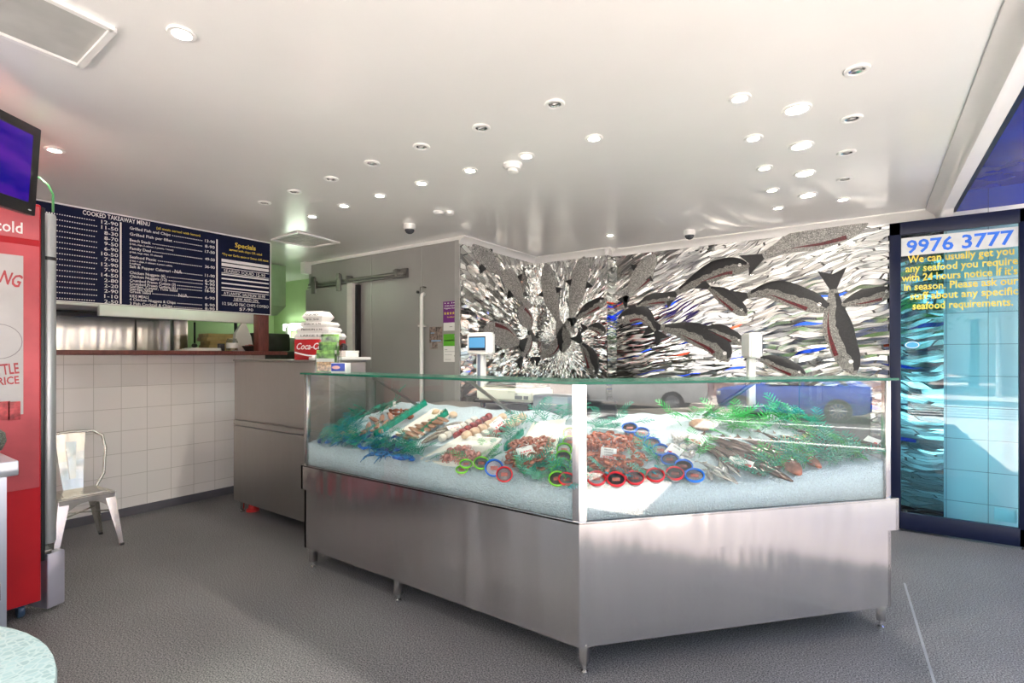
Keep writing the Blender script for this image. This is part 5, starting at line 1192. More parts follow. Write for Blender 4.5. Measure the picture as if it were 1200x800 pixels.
# right of the post: extraction duct, light, dispenser, dark units
DU = thing('extraction_duct', 'green tinted steel extraction duct hanging from the kitchen ceiling', 'duct', (-6.9, 3.6, 2.1))
a0 = on_x(322, 330, -6.8).y; 
bm = NB()
pts = [(-0.35, 0.0, 0.42), (0.35, 0.0, 0.42), (0.35, 0.5, 0.42), (-0.35, 0.5, 0.42)]
Dm = Matrix.Translation((-6.75, 3.25, 1.98))
box(bm, -0.35, 0.35, -0.6, 0.62, 0.12, 0.66, Dm); addv(bm, [(-.35, -.6, .12), (.35, -.6, .12), (.35, .62, .12), (-.35, .62, .12), (-.28, -.52, 0), (.28, -.52, 0), (.28, .54, 0), (-.28, .54, 0)], [(0, 1, 5, 4), (1, 2, 6, 5), (2, 3, 7, 6), (3, 0, 4, 7), (4, 5, 6, 7)], Dm)
obj('duct_body', bm, mat('green tinted enamel', (0.34, 0.50, 0.30), 0.35, var=0.06), DU, world=True, sm=False)
LT = thing('wall_batten_light', 'glowing fluorescent batten on the green lit kitchen wall', 'light', (-6.4, 4.72, 1.85))
p0 = on_y(334, 360, 4.70); p1 = on_y(358, 355, 4.70)
bm = NB(); rbox(bm, p0.x - 0.02, p1.x + 0.03, 4.70, 4.748, 1.84, 1.96, 0.006); obj('batten_housing', bm, white_plastic, LT, world=True)
bm = NB(); rbox(bm, p0.x, p1.x + 0.01, 4.66, 4.702, 1.85, 1.95, 0.012); obj('diffuser', bm, tube_glow, LT, world=True)
DS = thing('wall_dispenser', 'white wall dispenser with a cross sign on the kitchen wall', 'dispenser', (-6.2, 4.5, 1.3))
q0 = on_y(330, 428, 4.55); q1 = on_y(352, 395, 4.55)
bm = NB(); rbox(bm, q0.x, q1.x, 4.50, 4.748, q0.z + 0.02, q1.z, 0.015); obj('dispenser_body', bm, white_plastic, DS, world=True)
bm = NB(); w_ = q1.x - q0.x; zc = q0.z + (q1.z - q0.z) * 0.6; rbox(bm, q0.x + .01, q0.x + .075, 4.494, 4.501, q0.z + .05, q1.z - .03, .001); sg = obj('dark_sign', bm, kitchen_dark, DS, world=True)
bm = NB(); box(bm, q0.x + .036, q0.x + .048, 4.491, 4.4945, zc - .03, zc + .03); box(bm, q0.x + .018, q0.x + .066, 4.491, 4.4945, zc - .006, zc + .006); obj('cross_sign', bm, white_ink, DS if False else sg, world=True, sm=False)
bm = NB(); lathe(bm, [(0, 0), (.04, 0), (.042, .15), (.02, .19), (.018, .22), (0, .22)], 14); solo('spray_bottle', bm, white_plastic, 'white bottle standing on the wall dispenser', 'bottle', None, (q0.x + 0.06, 4.62, q1.z))
KU = thing('kitchen_unit', 'dark kitchen equipment in the passage behind the tall steel cabinet', 'kitchen unit', (-6.6, 3.9, 0))
bm = NB(); rbox(bm, -7.3, -6.35, 3.45, 4.0, 0.0, 1.50, 0.01); obj('unit_body', bm, kitchen_dark, KU, world=True)
bm = NB()
for z in (0.5, 0.9, 1.2): rbox(bm, -6.352, -6.34, 3.5, 3.95, z, z + .012, .002)
obj('unit_trim', bm, steel_dark, KU, world=True)
bm = NB(); rbox(bm, -7.3, -6.5, 3.5, 4.0, 1.505, 1.74, 0.02); solo_w('grill_box', bm, kitchen_dark, 'dark grill box on the kitchen equipment in the passage', 'grill', (-6.9, 3.75, 1.505))

# ================================================================== COOLROOM WALL FITTINGS
D2 = thing('sliding_door', 'grey sliding coolroom door leaf with a pale edge hanging from a steel track', 'sliding door', (-5.5, YG - 0.05, 0))
xa, xb = on_y(362, 340, YG - .05).x, on_y(417, 340, YG - .05).x
bm = NB(); rbox(bm, xa, xb - 0.105, YG - 0.095, YG - 0.02, 0.02, 2.285, 0.004); obj('door_leaf', bm, coolroom, D2, world=True, sm=False)
bm = NB(); rbox(bm, xb - 0.105, xb, YG - 0.10, YG - 0.018, 0.02, 2.30, 0.006); obj('door_edge', bm, mat('pale door edge', (0.62, 0.60, 0.57), 0.4, var=0.05), D2, world=True)
bm = NB(); box(bm, xb, xb + 0.03, YG - 0.06, YG - 0.002, 0.02, 2.28); obj('rubber_seal', bm, black_plastic, D2, world=True, sm=False)
for x in (xa + 0.18, xb - 0.25):
    bm = NB(); rbox(bm, x - .04, x + .04, YG - .112, YG - .096, 2.22, 2.42, .004); lathe(bm, [(0, -.012), (.035, -.012), (.035, .012), (0, .012)], 14, Matrix.Translation((x, YG - .11, 2.40)) @ Matrix.Rotation(PI / 2, 4, 'X')); obj('hanger_wheel', bm, steel_dark, D2, world=True)
TK = thing('door_track', 'dark steel track rail along the coolroom wall for the sliding door', 'track', (-5, YG, 2.3))
xt = on_y(479, 320, YG).x
bm = NB(); rbox(bm, xa + 0.02, xt, YG - 0.075, YG - 0.055, 2.33, 2.36, .003); rbox(bm, xa + .02, xt, YG - .085, YG - .05, 2.30, 2.318, .003); obj('rail', bm, steel_dark, TK, world=True)
bm = NB()
for x in (xa + .1, xa + .8, xt - .12): rbox(bm, x - .02, x + .02, YG - .08, YG - .001, 2.30, 2.395, .003)
rbox(bm, xt - .22, xt, YG - .03, YG - .002, 2.30, 2.40, .003); obj('track_bracket', bm, steel_dark, TK, world=True)
PP = thing('white_pipe', 'white vertical drain pipe clipped to the coolroom wall', 'pipe', (-3.95, YG, 0))
xp = on_y(494, 400, YG - .04).x
bm = NB(); tube(bm, [(xp, YG - .04, 0), (xp, YG - .04, 2.06), (xp, YG - .03, 2.09), (xp, YG - .004, 2.10)], .022, 12); obj('pipe_run', bm, white_plastic, PP, world=True)
for z in (0.5, 1.2, 1.75):
    bm = NB(); rbox(bm, xp - .03, xp + .045, YG - .068, YG - .001, z, z + .02, .004); obj('pipe_clip', bm, white_plastic, PP, world=True)
bm = NB(); tube(bm, [(xp - .01, YG - .05, 2.10), (xp - .01, YG - .05, 2.17), (xp + .03, YG - .05, 2.17), (xp + .03, YG - .004, 2.17)], .006, 6); obj('drain_hook', bm, steel_dark, PP, world=True)
bm = NB(); lathe(bm, [(0, 0), (.015, 0), (.015, .02), (0, .024)], 10, face_M((on_y(492, 342, YG).x - .02, YG, on_y(492, 342, YG).z), (1, 0, 0), (0, 0, 1))); solo_w('wall_plug', bm, black_plastic, 'small black plug on the coolroom wall above the white pipe', 'plug', tuple(on_y(492, 342, YG)))
bm = NB(); c_ = on_y(361, 311, YG); rbox(bm, -.05, .05, -.10, -.001, -.12, .03, .01); solo('motion_sensor', bm, white_plastic, 'white sensor box at the top left corner of the coolroom wall', 'sensor', None, (c_.x + .03, YG, c_.z))
# notices
def notice(name, px0, py0, px1, py1, m, label, parts):
    a = on_y(px0, py0, YG); b = on_y(px1, py1, YG); w = b.x - a.x; h = a.z - b.z
    t = thing(name, label, 'notice', (a.x + w / 2, YG, b.z), 0, 'notices taped to the coolroom wall')
    bm = NB(); rbox(bm, -w / 2, w / 2, -0.003, -0.0005, 0, h, .0008); obj('sheet', bm, m, t, sm=False)
    for nm, m2, items_ in parts:
        bm = NB()
        for it in items_:
            if it[0] == 't': text(bm, it[1], it[4] * h, face_M((it[2] * w, -0.0033, it[3] * h), (1, 0, 0), (0, 0, 1)), it[5] if len(it) > 5 else 0, 'CENTER', it[6] * w if len(it) > 6 else None)
            elif it[0] == 'b': box(bm, it[1] * w, it[2] * w, -0.0042, -0.003, it[3] * h, it[4] * h)
            elif it[0] == 's':
                c = Vector((it[1] * w, it[2] * h)); r = it[3] * w
                prism(bm, [(c.x + r * (1 if k % 2 == 0 else .42) * math.sin(PI * k / 5), c.y + r * (1 if k % 2 == 0 else .42) * math.cos(PI * k / 5)) for k in range(10)], 0, .001, face_M((0, -0.0033, 0), (1, 0, 0), (0, 0, 1)))
        obj(nm, bm, m2, t, sm=False)
    return t
purple = mat('purple print', (0.16, 0.012, 0.20), 0.45, var=0.06)
notice('hygiene_notice', 519.5, 353.5, 537.5, 377.5, purple, 'purple notice with a row of five yellow stars', [('notice_lettering', white_ink, [('b', -.4, -.33, .9, .94), ('b', -.22, -.1, .9, .93), ('b', .05, .1, .89, .95), ('b', .16, .36, .9, .93), ('t', 'SCORES ON DOORS', 0, .76, .09, .01, .8), ('t', 'Hygiene Rating', 0, .65, .09, .01, .85)]), ('star_row', yellow_ink, [('s', -.36 + .18 * i, .44, .085) for i in range(5)] + [('t', 'Excellent', 0, .24, .08, .01, .45)])])
notice('white_slip', 520, 378, 537.5, 387, white_card, 'small blank white slip under the purple notice', [('printed_lines', grey_paint, [('b', -.1, .1, .45, .5)])])
notice('green_notice', 520, 391.5, 538, 424, white_card, 'white notice with a bright green upper half', [('green_header', mat('bright green print', (0.10, 0.40, 0.02), 0.45, var=.05), [('b', -.5, .5, .57, 1.0)]), ('header_lettering', white_ink, [('b', -.44, .16, .755, .785), ('b', .2, .44, .9, .95)]), ('printed_lines', grey_paint, [('b', -.42, -.25, .43, .445), ('b', -.42, .22, .37, .378), ('b', -.42, .05, .25, .258), ('b', .2, .45, .2, .235), ('b', -.4, .0, .08, .09)])])
notice('event_flyer', 503.5, 382.5, 518.5, 410, mat('dark photo collage print', (0.20, 0.15, 0.13), 0.45, var=0.9, scale=32), 'dark photo collage flyer left of the green notice', [('flyer_border', mat('grey print', (0.32, 0.30, 0.28), .5), [('b', -.5, .5, .97, 1), ('b', -.5, .5, 0, .06), ('b', -.5, -.3, .1, .3), ('b', .15, .5, .06, .3)]), ('flyer_lettering', mat('pale blue print', (0.25, 0.4, 0.6), .5), [('b', -.35, .4, .36, .42), ('b', -.4, -.1, .7, .74)])])
# ================================================================== LEFT SIDE: CHAIR, FRIDGE, BENCH, TV, TABLE
CH = thing('metal_chair', 'bare metal bistro chair with a slatted steel back against the white tiles', 'chair', (-4.905, 1.30, 0), 0)
sh = 0.415
bm = NB(); t = NB()
pl = [(0.18, -0.175), (0.18, 0.175), (-0.15, 0.145), (-0.17, 0.12), (-0.17, -0.12), (-0.15, -0.145)]
prism(t, pl, sh - 0.02, sh); bmesh.ops.bevel(t, geom=[e for e in t.edges], offset=0.008, segments=3, affect='EDGES'); merge(bm, t)
prism(bm, [(0.13, -0.125), (0.13, 0.125), (-0.12, 0.10), (-0.12, -0.10)], sh, sh + 0.003)
obj('seat', bm, galv, CH)
bm = NB()   # apron with arched lower edge on each side
def arch(a, b, h0, h1, n=10):
    a = Vector(a); b = Vector(b)
    for i in range(n):
        t0, t1 = i / n, (i + 1) / n
        f = lambda t: h0 + (h1 - h0) * abs(2 * t - 1) ** 2.2
        p, q = a.lerp(b, t0), a.lerp(b, t1); nn = Vector((-(b - a).y, (b - a).x)).normalized() * 0.0035
        P = [(p.x - nn.x, p.y - nn.y), (q.x - nn.x, q.y - nn.y), (q.x + nn.x, q.y + nn.y), (p.x + nn.x, p.y + nn.y)]
        addv(bm, [(x, y, z) for (x, y), z in zip(P, [sh - .015] * 4)] + [(P[0][0], P[0][1], sh - f(t0)), (P[1][0], P[1][1], sh - f(t1)), (P[2][0], P[2][1], sh - f(t1)), (P[3][0], P[3][1], sh - f(t0))], [(0, 1, 2, 3), (7, 6, 5, 4), (0, 4, 5, 1), (2, 6, 7, 3), (1, 5, 6, 2), (3, 7, 4, 0)])
arch((0.172, -0.165), (0.172, 0.165), 0.045, 0.16); arch((-0.155, -0.13), (-0.155, 0.13), 0.045, 0.14); arch((0.165, -0.168), (-0.145, -0.138), 0.045, 0.15); arch((0.165, 0.168), (-0.145, 0.138), 0.045, 0.15)
obj('seat_apron', bm, galv, CH)
for sx, sy in ((1, 1), (1, -1), (-1, 1), (-1, -1)):
    top = Vector((0.168 if sx > 0 else -0.148, sy * (0.163 if sx > 0 else 0.132), sh - 0.015)); bot = Vector((0.215 if sx > 0 else -0.215, sy * (0.205 if sx > 0 else 0.195), 0.0))
    bm = NB(); d = bot - top
    def sect(c, w):
        return [c + Vector((-sx * w, sy * .004, 0)), c + Vector((sx * .004, sy * .004, 0)), c + Vector((sx * .004, -sy * w, 0)), c + Vector((0, -sy * w, 0)), c + Vector((0, 0, 0)), c + Vector((-sx * w, 0, 0))]
    A = [bm.verts.new(q) for q in sect(top, 0.062)]; B = [bm.verts.new(q) for q in sect(bot, 0.020)]
    for i in range(6): bm.faces.new((A[i], A[(i + 1) % 6], B[(i + 1) % 6], B[i]))
    bm.faces.new(A); bm.faces.new(B[::-1]); lg = obj('leg', bm, galv, CH, sm=False)
    bm = NB(); rbox(bm, -.014, .014, -.014, .014, 0, .018, .004, Matrix.Translation((bot.x - sx * .008, bot.y - sy * .008, 0))); obj('foot_cap', bm, black_plastic, lg)
bm = NB(); tube(bm, [(-.15, -.14, sh - .01), (-.165, -.195, .50), (-.195, -.215, .70), (-.212, -.20, .80), (-.222, -.14, .842), (-.225, 0, .852), (-.222, .14, .842), (-.212, .20, .80), (-.195, .215, .70), (-.165, .195, .50), (-.15, .14, sh - .01)], .011, 10); obj('back_frame', bm, galv, CH)
bm = NB()
for i in range(6):
    t0, t1 = i / 6, (i + 1) / 6
    def row(t):
        z = sh + (0.84 - sh) * t; x = -.150 - .075 * t - .012 * math.sin(PI * t); w = .062 + .032 * t; return x, w, z
    (x0, w0, z0_), (x1, w1, z1_) = row(t0), row(t1)
    addv(bm, [(x0, -w0, z0_), (x0, w0, z0_), (x1, w1, z1_), (x1, -w1, z1_), (x0 - .004, -w0, z0_), (x0 - .004, w0, z0_), (x1 - .004, w1, z1_), (x1 - .004, -w1, z1_)], [(0, 1, 2, 3), (7, 6, 5, 4), (0, 3, 7, 4), (1, 5, 6, 2)] + ([(0, 4, 5, 1)] if i == 0 else []) + ([(3, 2, 6, 7)] if i == 5 else []))
sp_ = obj('back_splat', bm, galv, CH)
bm = NB(); f = [(.016, .14), (.028, .36)]
addv(bm, [(-.160, -.018, sh + .08), (-.160, .018, sh + .08), (-.214, .034, sh + .36), (-.214, -.034, sh + .36), (-.170, -.014, sh + .09), (-.170, .014, sh + .09), (-.226, .030, sh + .35), (-.226, -.030, sh + .35)], [(0, 1, 2, 3), (0, 4, 5, 1), (1, 5, 6, 2), (2, 6, 7, 3), (3, 7, 4, 0), (7, 6, 5, 4)]); obj('pressed_panel', bm, galv, sp_, sm=False)
bm = NB(); tube(bm, [(-.16, -.13, .25), (.16, .155, .27)], .006, 6); tube(bm, [(-.16, .13, .25), (.16, -.155, .27)], .006, 6); obj('cross_brace', bm, galv, CH)

FG = thing('drinks_fridge', 'tall red drinks fridge with a silver edged door standing at the left', 'fridge', (-4.1, 0.5, 0))
fx0, fx1, fy0, fy1, ft = -4.45, -3.775, 0.02, 0.83, 2.285
bm = NB(); rbox(bm, fx0, fx1, fy0, fy1, 0.085, ft, 0.008); obj('body', bm, red_panel, FG, world=True)
bm = NB(); rbox(bm, fx1, fx1 + 0.004, fy0 + .02, fy1 - .008, 0.72, 2.05, .0015); rbox(bm, fx1, fx1 + .004, fy0 + .02, fy1 - .008, 2.085, 2.27, .0015); side = obj('side_sticker', bm, red_pale, FG, world=True, label='faded red side sticker')
def ftext(bm, s, y, z, size, bold=0, width=None, sl=0.0): text(bm, s, size, face_M((fx1 + .0065, y, z), (0, 1, sl), (0, -sl, 1)), bold, 'RIGHT', width)
p_ = on_x(27, 268, fx1); bm = NB(); ftext(bm, 'ice cold', p_.y, on_x(20, 273, fx1).z, .085, .012, .20); obj('sticker_lettering', bm, white_ink, side, world=True, sm=False)
a_ = on_x(27, 300, fx1); b_ = on_x(27, 485, fx1)
bm = NB(); rbox(bm, fx1 + .004, fx1 + .0062, fy0 + .05, a_.y, b_.z, a_.z, .0006); po = obj('poster', bm, mat('pale poster paper', (0.56, 0.55, 0.56), 0.5, var=.06), FG, world=True)
bm = NB()
for s, py, sz, wd, sl in (('BANG', 337, .095, .15, -.3), ('LITTLE', 437, .080, .12, .1), ('PRICE', 449, .058, .105, .08)): ftext(bm, s, on_x(22.5, py, fx1).y, on_x(20, py, fx1).z, sz, .02, wd, sl)
obj('poster_lettering', bm, mat('dull red print', (0.42, 0.05, 0.06), .5), po, world=True, sm=False)
bm = NB(); c_ = on_x(4, 400, fx1); lathe(bm, [(.090, 0), (.094, 0), (.094, .001), (.090, .001)], 24, face_M((fx1 + .0063, c_.y - .02, c_.z), (0, 1, 0), (0, 0, 1))); obj('poster_ring', bm, mat('grey line print', (.3, .28, .3), .5), po, world=True)
bm = NB()
for px_, m_ in ((5, 0), (17, 0)):
    c_ = on_x(px_, 480, fx1); rbox(bm, fx1 + .006, fx1 + .009, c_.y - .028, c_.y + .022, c_.z - .055, c_.z + .045, .002)
obj('printed_cans', bm, mat('red can print', (.45, .06, .07), .4, var=.5, scale=40), po, world=True)
bm = NB(); rbox(bm, fx0 + .02, fx1 - .012, fy1, fy1 + .02, .3, ft - .01, .004); obj('door_gasket', bm, black_plastic, FG, world=True)
bm = NB(); rbox(bm, fx0, fx1 - .13, fy1 + .02, fy1 + .075, .36, ft - .02, .006); dr = obj('door', bm, black_plastic, FG, world=True)
bm = NB(); lathe(bm, [(0, .36), (.034, .36), (.037, .37), (.037, ft - .025), (.033, ft - .015), (0, ft - .015)], 20, Matrix.Translation((fx1 - .15, fy1 + .062, 0))); obj('silver_edge_column', bm, silver_paint, dr, world=True)
bm = NB(); lathe(bm, [(0.0372, 2.0), (.0388, 2.0), (.0388, 2.02), (.0372, 2.02)], 20, Matrix.Translation((fx1 - .15, fy1 + .062, 0))); obj('black_band', bm, black_plastic, dr, world=True)
bm = NB(); rbox(bm, fx0 + .08, fx1 - .22, fy1 + .073, fy1 + .079, .45, 2.1, .001); obj('door_glass', bm, mat('dark fridge glass', (.02, .025, .03), .05), dr, world=True)
Mk = Matrix.Translation((fx1 - .02, fy1 + .03, .02)) @ Matrix.Rotation(.35, 4, 'Z')
bm = NB(); rbox(bm, -.60, -.0, .0, .02, 0, .31, .004, Mk); rbox(bm, -.05, .005, .0, .09, .0, .31, .01, Mk); obj('kick_panel', bm, mat('pale lilac metal', (.46, .46, .55), .3, .5, var=.05), FG, world=True)
bm = NB(); rbox(bm, fx1 - .1, fx1 - .02, fy1 - .02, fy1 + .05, .33, .355, .003); obj('hinge', bm, steel_dark, FG, world=True)
for x in (fx0 + .08, fx1 - .08):
    for y in (fy0 + .08, fy1 - .07):
        bm = NB(); lathe(bm, [(0, -.014), (.035, -.014), (.04, -.008), (.04, .008), (.035, .014), (0, .014)], 14, Matrix.Translation((x, y, .04)) @ Matrix.Rotation(PI / 2, 4, 'X')); rbox(bm, x - .02, x + .02, y - .025, y + .025, .06, .088, .003); obj('caster', bm, mat('blue grey caster', (.05, .10, .18), .4), FG, world=True)
bm = NB(); tube(bm, [(-3.86, .90, ft - .01), (-3.86, .90, ft + .09), (-3.865, .88, ft + .14), (-3.90, .85, ft + .18), (-3.95, .83, ft + .19), (-3.97, .80, ft + .10), (-3.97, .78, ft)], .006, 6); solo_w('green_cable', bm, mat('green cord', (.08, .35, .12), .4), 'thin green and orange cable looped above the fridge door', 'cable', (-3.97, .78, ft))

BN = thing('steel_bench', 'stainless steel bench end with a folded edge in front of the red fridge', 'bench', (-3.45, -0.3, 0))
bm = NB(); rbox(bm, -3.735, -3.165, -1.2, .62, .905, .972, .006); obj('bench_top', bm, brushed('pale brushed steel', (.62, .65, .72), .33), BN, world=True)
bm = NB(); box(bm, -3.72, -3.195, -1.19, .585, .10, .905); obj('bench_body', bm, brushed('blue grey brushed steel', (.42, .46, .54), .36), BN, world=True, sm=False)
bm = NB(); rbox(bm, -3.200, -3.19, .55, .565, .35, .43, .003); obj('latch', bm, chrome, BN, world=True)
for y in (-1.1, .53):
    for x in (-3.68, -3.24):
        bm = NB(); lathe(bm, [(0, 0), (.02, 0), (.02, .1), (0, .1)], 12, Matrix.Translation((x, y, 0))); obj('leg', bm, chrome, BN, world=True)
q = on_z(0, 532, .975)
bm = NB(); lathe(bm, [(0, 0), (.07, 0), (.10, .02), (.115, .06), (.11, .10), (.085, .125), (.08, .12), (.10, .09), (.10, .05), (.06, .012), (0, .01)], 26)
solo('woven_bowl', bm, cells('grey green weave', (.22, .25, .22), (.06, .07, .06), 70), 'grey green woven bowl on the steel bench at the left edge', 'bowl', None, (q.x - .045, q.y - .085, .973))

TVR = thing('television', 'black wall television tilted down showing a purple blue picture', 'television', (-3.325, .72, 2.34))
dl = Vector((.616, -.788, 0)); nrm = Vector((.788, .616, 0)); tilt = math.radians(4)
yv = (Vector((0, 0, 1)) * math.cos(tilt) + nrm * math.sin(tilt)).normalized()
TM = face_M(Vector((-3.325, .722, 2.338)) , -dl, yv)     # x runs towards the far edge, z out of the screen
bm = NB(); rbox(bm, -.76, 0, -.212, .212, -.04, 0.0, .006, TM); obj('housing', bm, black_plastic, TVR, world=True)
bm = NB(); rbox(bm, -.715, -.045, -.155, .165, -.001, .0015, .0005, TM); obj('screen', bm, tv_picture, TVR, world=True)
bm = NB(); ball(bm, (-.035, -.19, .001), .006, (1.6, .6, .3), 8, TM); obj('maker_mark', bm, white_ink, TVR, world=True)
bm = NB(); c_ = TM @ Vector((-.38, 0, -.04)); rbox(bm, -.5, -.26, -.12, .12, -.07, -.04, .004, TM); tube(bm, [TM @ Vector((-.38, 0, -.06)), TM @ Vector((-.38, .0, -.20)), Vector(((TM @ Vector((-.38, 0, -.20))).x, (TM @ Vector((-.38, 0, -.20))).y, H))], .02, 10); obj('ceiling_bracket', bm, steel_dark, TVR, world=True)

TB = thing('cafe_table', 'round pale teal cafe table top at the lower left corner', 'table', (-1.63, -0.235, 0))
crackle = cells('crackled pale teal glaze', (.38, .54, .56), (.48, .63, .64), 60, .25, .12)
bm = NB(); lathe(bm, [(0, .715), (.57, .715), (.60, .722), (.607, .735), (.604, .747), (.595, .75), (0, .75)], 64); obj('table_top', bm, [crackle], TB, ang=30)
bm = NB(); lathe(bm, [(0, .03), (.03, .03), (.03, .70), (.10, .71), (.10, .714), (0, .714)], 20); obj('pedestal', bm, silver_paint, TB)
bm = NB(); lathe(bm, [(0, 0), (.26, 0), (.26, .012), (.05, .035), (0, .035)], 32); obj('base', bm, silver_paint, TB)

# ================================================================== CEILING FITTINGS
def disc_light(px, py, lit, label, big=False, watts=9):
    p = on_z(px, py, H); r = 0.050 if big else 0.034
    g = 'recessed ceiling downlights'
    t = thing('downlight', label, 'downlight', (p.x, p.y, H), 0, g)
    bm = NB(); lathe(bm, [(r, -.001), (r + .014, -.001), (r + .016, -.004), (r + .012, -.009), (r, -.010), (r - .004, -.006)], 28); obj('trim_ring', bm, trim_white, t)
    if lit:
        bm = NB(); lathe(bm, [(0, -.006), (r * .92 if big else r * .86, -.006), (r * .92 if big else r * .86, -.003), (0, -.003)], 24); obj('glowing_lamp', bm, lamp_glow, t)
        if not big:
            bm = NB(); lathe(bm, [(r * .86, -.006), (r, -.007), (r, -.002), (r * .86, -.002)], 24); obj('reflector', bm, chrome, t)
        ld = bpy.data.lights.new('downlight_beam', 'SPOT'); ld.energy = watts * (1.5 if big else 1); ld.spot_size = math.radians(125); ld.spot_blend = .6; ld.color = (1, .93, .82); ld.shadow_soft_size = .04
        lo = bpy.data.objects.new('downlight_beam', ld); col.objects.link(lo); lo.parent = t; lo.location = (0, 0, -.03)
    else:
        bm = NB(); lathe(bm, [(0, -.003), (r * .55, -.003), (r * .55, -.008), (0, -.008)], 20, Matrix.Rotation(.35, 4, 'X')); obj('lamp', bm, mat('unlit lamp face', (.35, .35, .34), .25, .3, var=.2), t)
        bm = NB(); lathe(bm, [(r * .58, -.001), (r, -.007), (r, -.001)], 24); obj('reflector', bm, chrome, t)
W_ = 26
disc_light(213, 38, True, 'lit downlight alone in the open ceiling right of the ceiling hatch'); disc_light(64, 175, True, 'lit downlight beside the television')
rowpx = [(696, 161), (617, 182), (551, 199), (494, 214), (445, 228.5), (403, 240.5), (366, 253)]
for i, q in enumerate(rowpx): disc_light(*q, True, 'lit downlight, ' + ('rightmost and nearest', 'second from the right', 'third from the right', 'middle one', 'third from the left', 'second from the left', 'leftmost and farthest')[i] + ' in the row over the left glass')
rpx = [(867, 114), (883, 161), (896, 196), (905, 222), (911.5, 243)]
for i, q in enumerate(rpx): disc_light(*q, True, 'small lit downlight, ' + ('nearest', 'second nearest', 'middle one', 'second farthest', 'farthest')[i] + ' of the line left of the large bright lights')
bpx = [(934, 127), (939, 170), (943, 202.5), (946.5, 228)]
for i, q in enumerate(bpx): disc_light(*q, True, 'large bright round downlight, ' + ('nearest', 'second nearest', 'third nearest', 'farthest')[i] + ' of the four', True)
upx = [(650, 121), (564, 149), (494, 171), (436, 190.5), (388, 209), (345, 224), (310, 237)]
for i, q in enumerate(upx): disc_light(*q, False, 'unlit swivel downlight, ' + ('nearest', 'second nearest', 'third nearest', 'fourth nearest', 'third farthest', 'second farthest', 'farthest')[i] + ' in the dark row above the left end of the counter')
opx = [(1004, 81), (998, 138), (992, 178), (990, 209)]
for i, q in enumerate(opx): disc_light(*q, False, 'unlit swivel downlight, ' + ('nearest', 'second nearest', 'third nearest', 'farthest')[i] + ' in the dark line towards the shop front')
disc_light(988, 233, True, 'lit downlight at the far end of the dark line towards the shop front'); disc_light(715, 275, True, 'lit downlight close to the mosaic mural')
# further lit downlights of the same grid continue behind the camera
for (x, y) in ((-2.6, -0.9), (-1.0, -0.9), (-0.3, 0.8), (-1.9, -2.2), (-0.6, -2.2)):
    t = thing('downlight', 'lit downlight over the seating area behind the counter view', 'downlight', (x, y, H), 0, 'recessed ceiling downlights')
    bm = NB(); lathe(bm, [(.042, -.001), (.058, -.004), (.042, -.010)], 24); obj('trim_ring', bm, trim_white, t)
    bm = NB(); lathe(bm, [(0, -.006), (.026, -.006), (.026, -.003), (0, -.003)], 20); obj('glowing_lamp', bm, lamp_glow, t)
    ld = bpy.data.lights.new('downlight_beam', 'SPOT'); ld.energy = 9; ld.spot_size = math.radians(125); ld.spot_blend = .6; ld.color = (1, .93, .82); ld.shadow_soft_size = .04
    lo = bpy.data.objects.new('downlight_beam', ld); col.objects.link(lo); lo.parent = t; lo.location = (0, 0, -.03)
def dome_cam(px, py, label, side=None):
    p = on_z(px, py, H); t = thing('dome_camera', label, 'security camera', (p.x, p.y, H), 0, 'ceiling dome cameras')
    bm = NB(); lathe(bm, [(0, 0), (.055, 0), (.056, -.03), (.052, -.045), (.046, -.048), (0, -.048)], 24); obj('housing', bm, white_plastic, t)
    bm = NB(); lathe(bm, [(.045, -.046), (.042, -.062), (.03, -.078), (.014, -.086), (0, -.088)], 20); obj('dark_dome', bm, mat('smoked dome', (.05, .055, .065), .08), t)
dome_cam(480, 263, 'white dome camera on the ceiling above the coolroom wall'); dome_cam(808, 270, 'white dome camera on the ceiling in front of the long mural')
p = on_z(601, 192, H); SD = thing('smoke_detector', 'white smoke detector on the ceiling above the counter', 'smoke detector', (p.x, p.y, H))
bm = NB(); lathe(bm, [(0, 0), (.06, 0), (.062, -.012), (.052, -.02), (.048, -.034), (0, -.034)], 24); obj('base', bm, white_plastic, SD)
bm = NB(); lathe(bm, [(.03, -.034), (.034, -.044), (.034, -.052), (.022, -.06), (0, -.061)], 20); obj('sensor_head', bm, mat('pale grey plastic', (.6, .6, .58), .4), SD)
for k, (x, y) in enumerate(((514, 248), (527, 248))):
    p = on_z(x, y, H); bm = NB(); lathe(bm, [(0, 0), (.045 - .008 * k, 0), (.044 - .008 * k, -.016), (.03, -.026), (0, -.028)], 20); solo('ceiling_sensor', bm, white_plastic, ('wider', 'narrower')[k] + ' of two flat white sensors side by side near the coolroom wall', 'sensor', 'flat ceiling sensors', (p.x, p.y, H))
# access hatch upper left and vent grille
HT = thing('ceiling_hatch', 'ceiling access hatch with a grey panel and white frame at the upper left', 'ceiling hatch', (-2.75, .5, H))
hx1, hx0, hy0, hy1 = -2.30, -3.1, .50, .68
M_ = [on_z(133, 32, H), on_z(93, 75, H)]
u = Vector((M_[0].x, M_[0].y)); v = Vector((M_[1].x, M_[1].y))
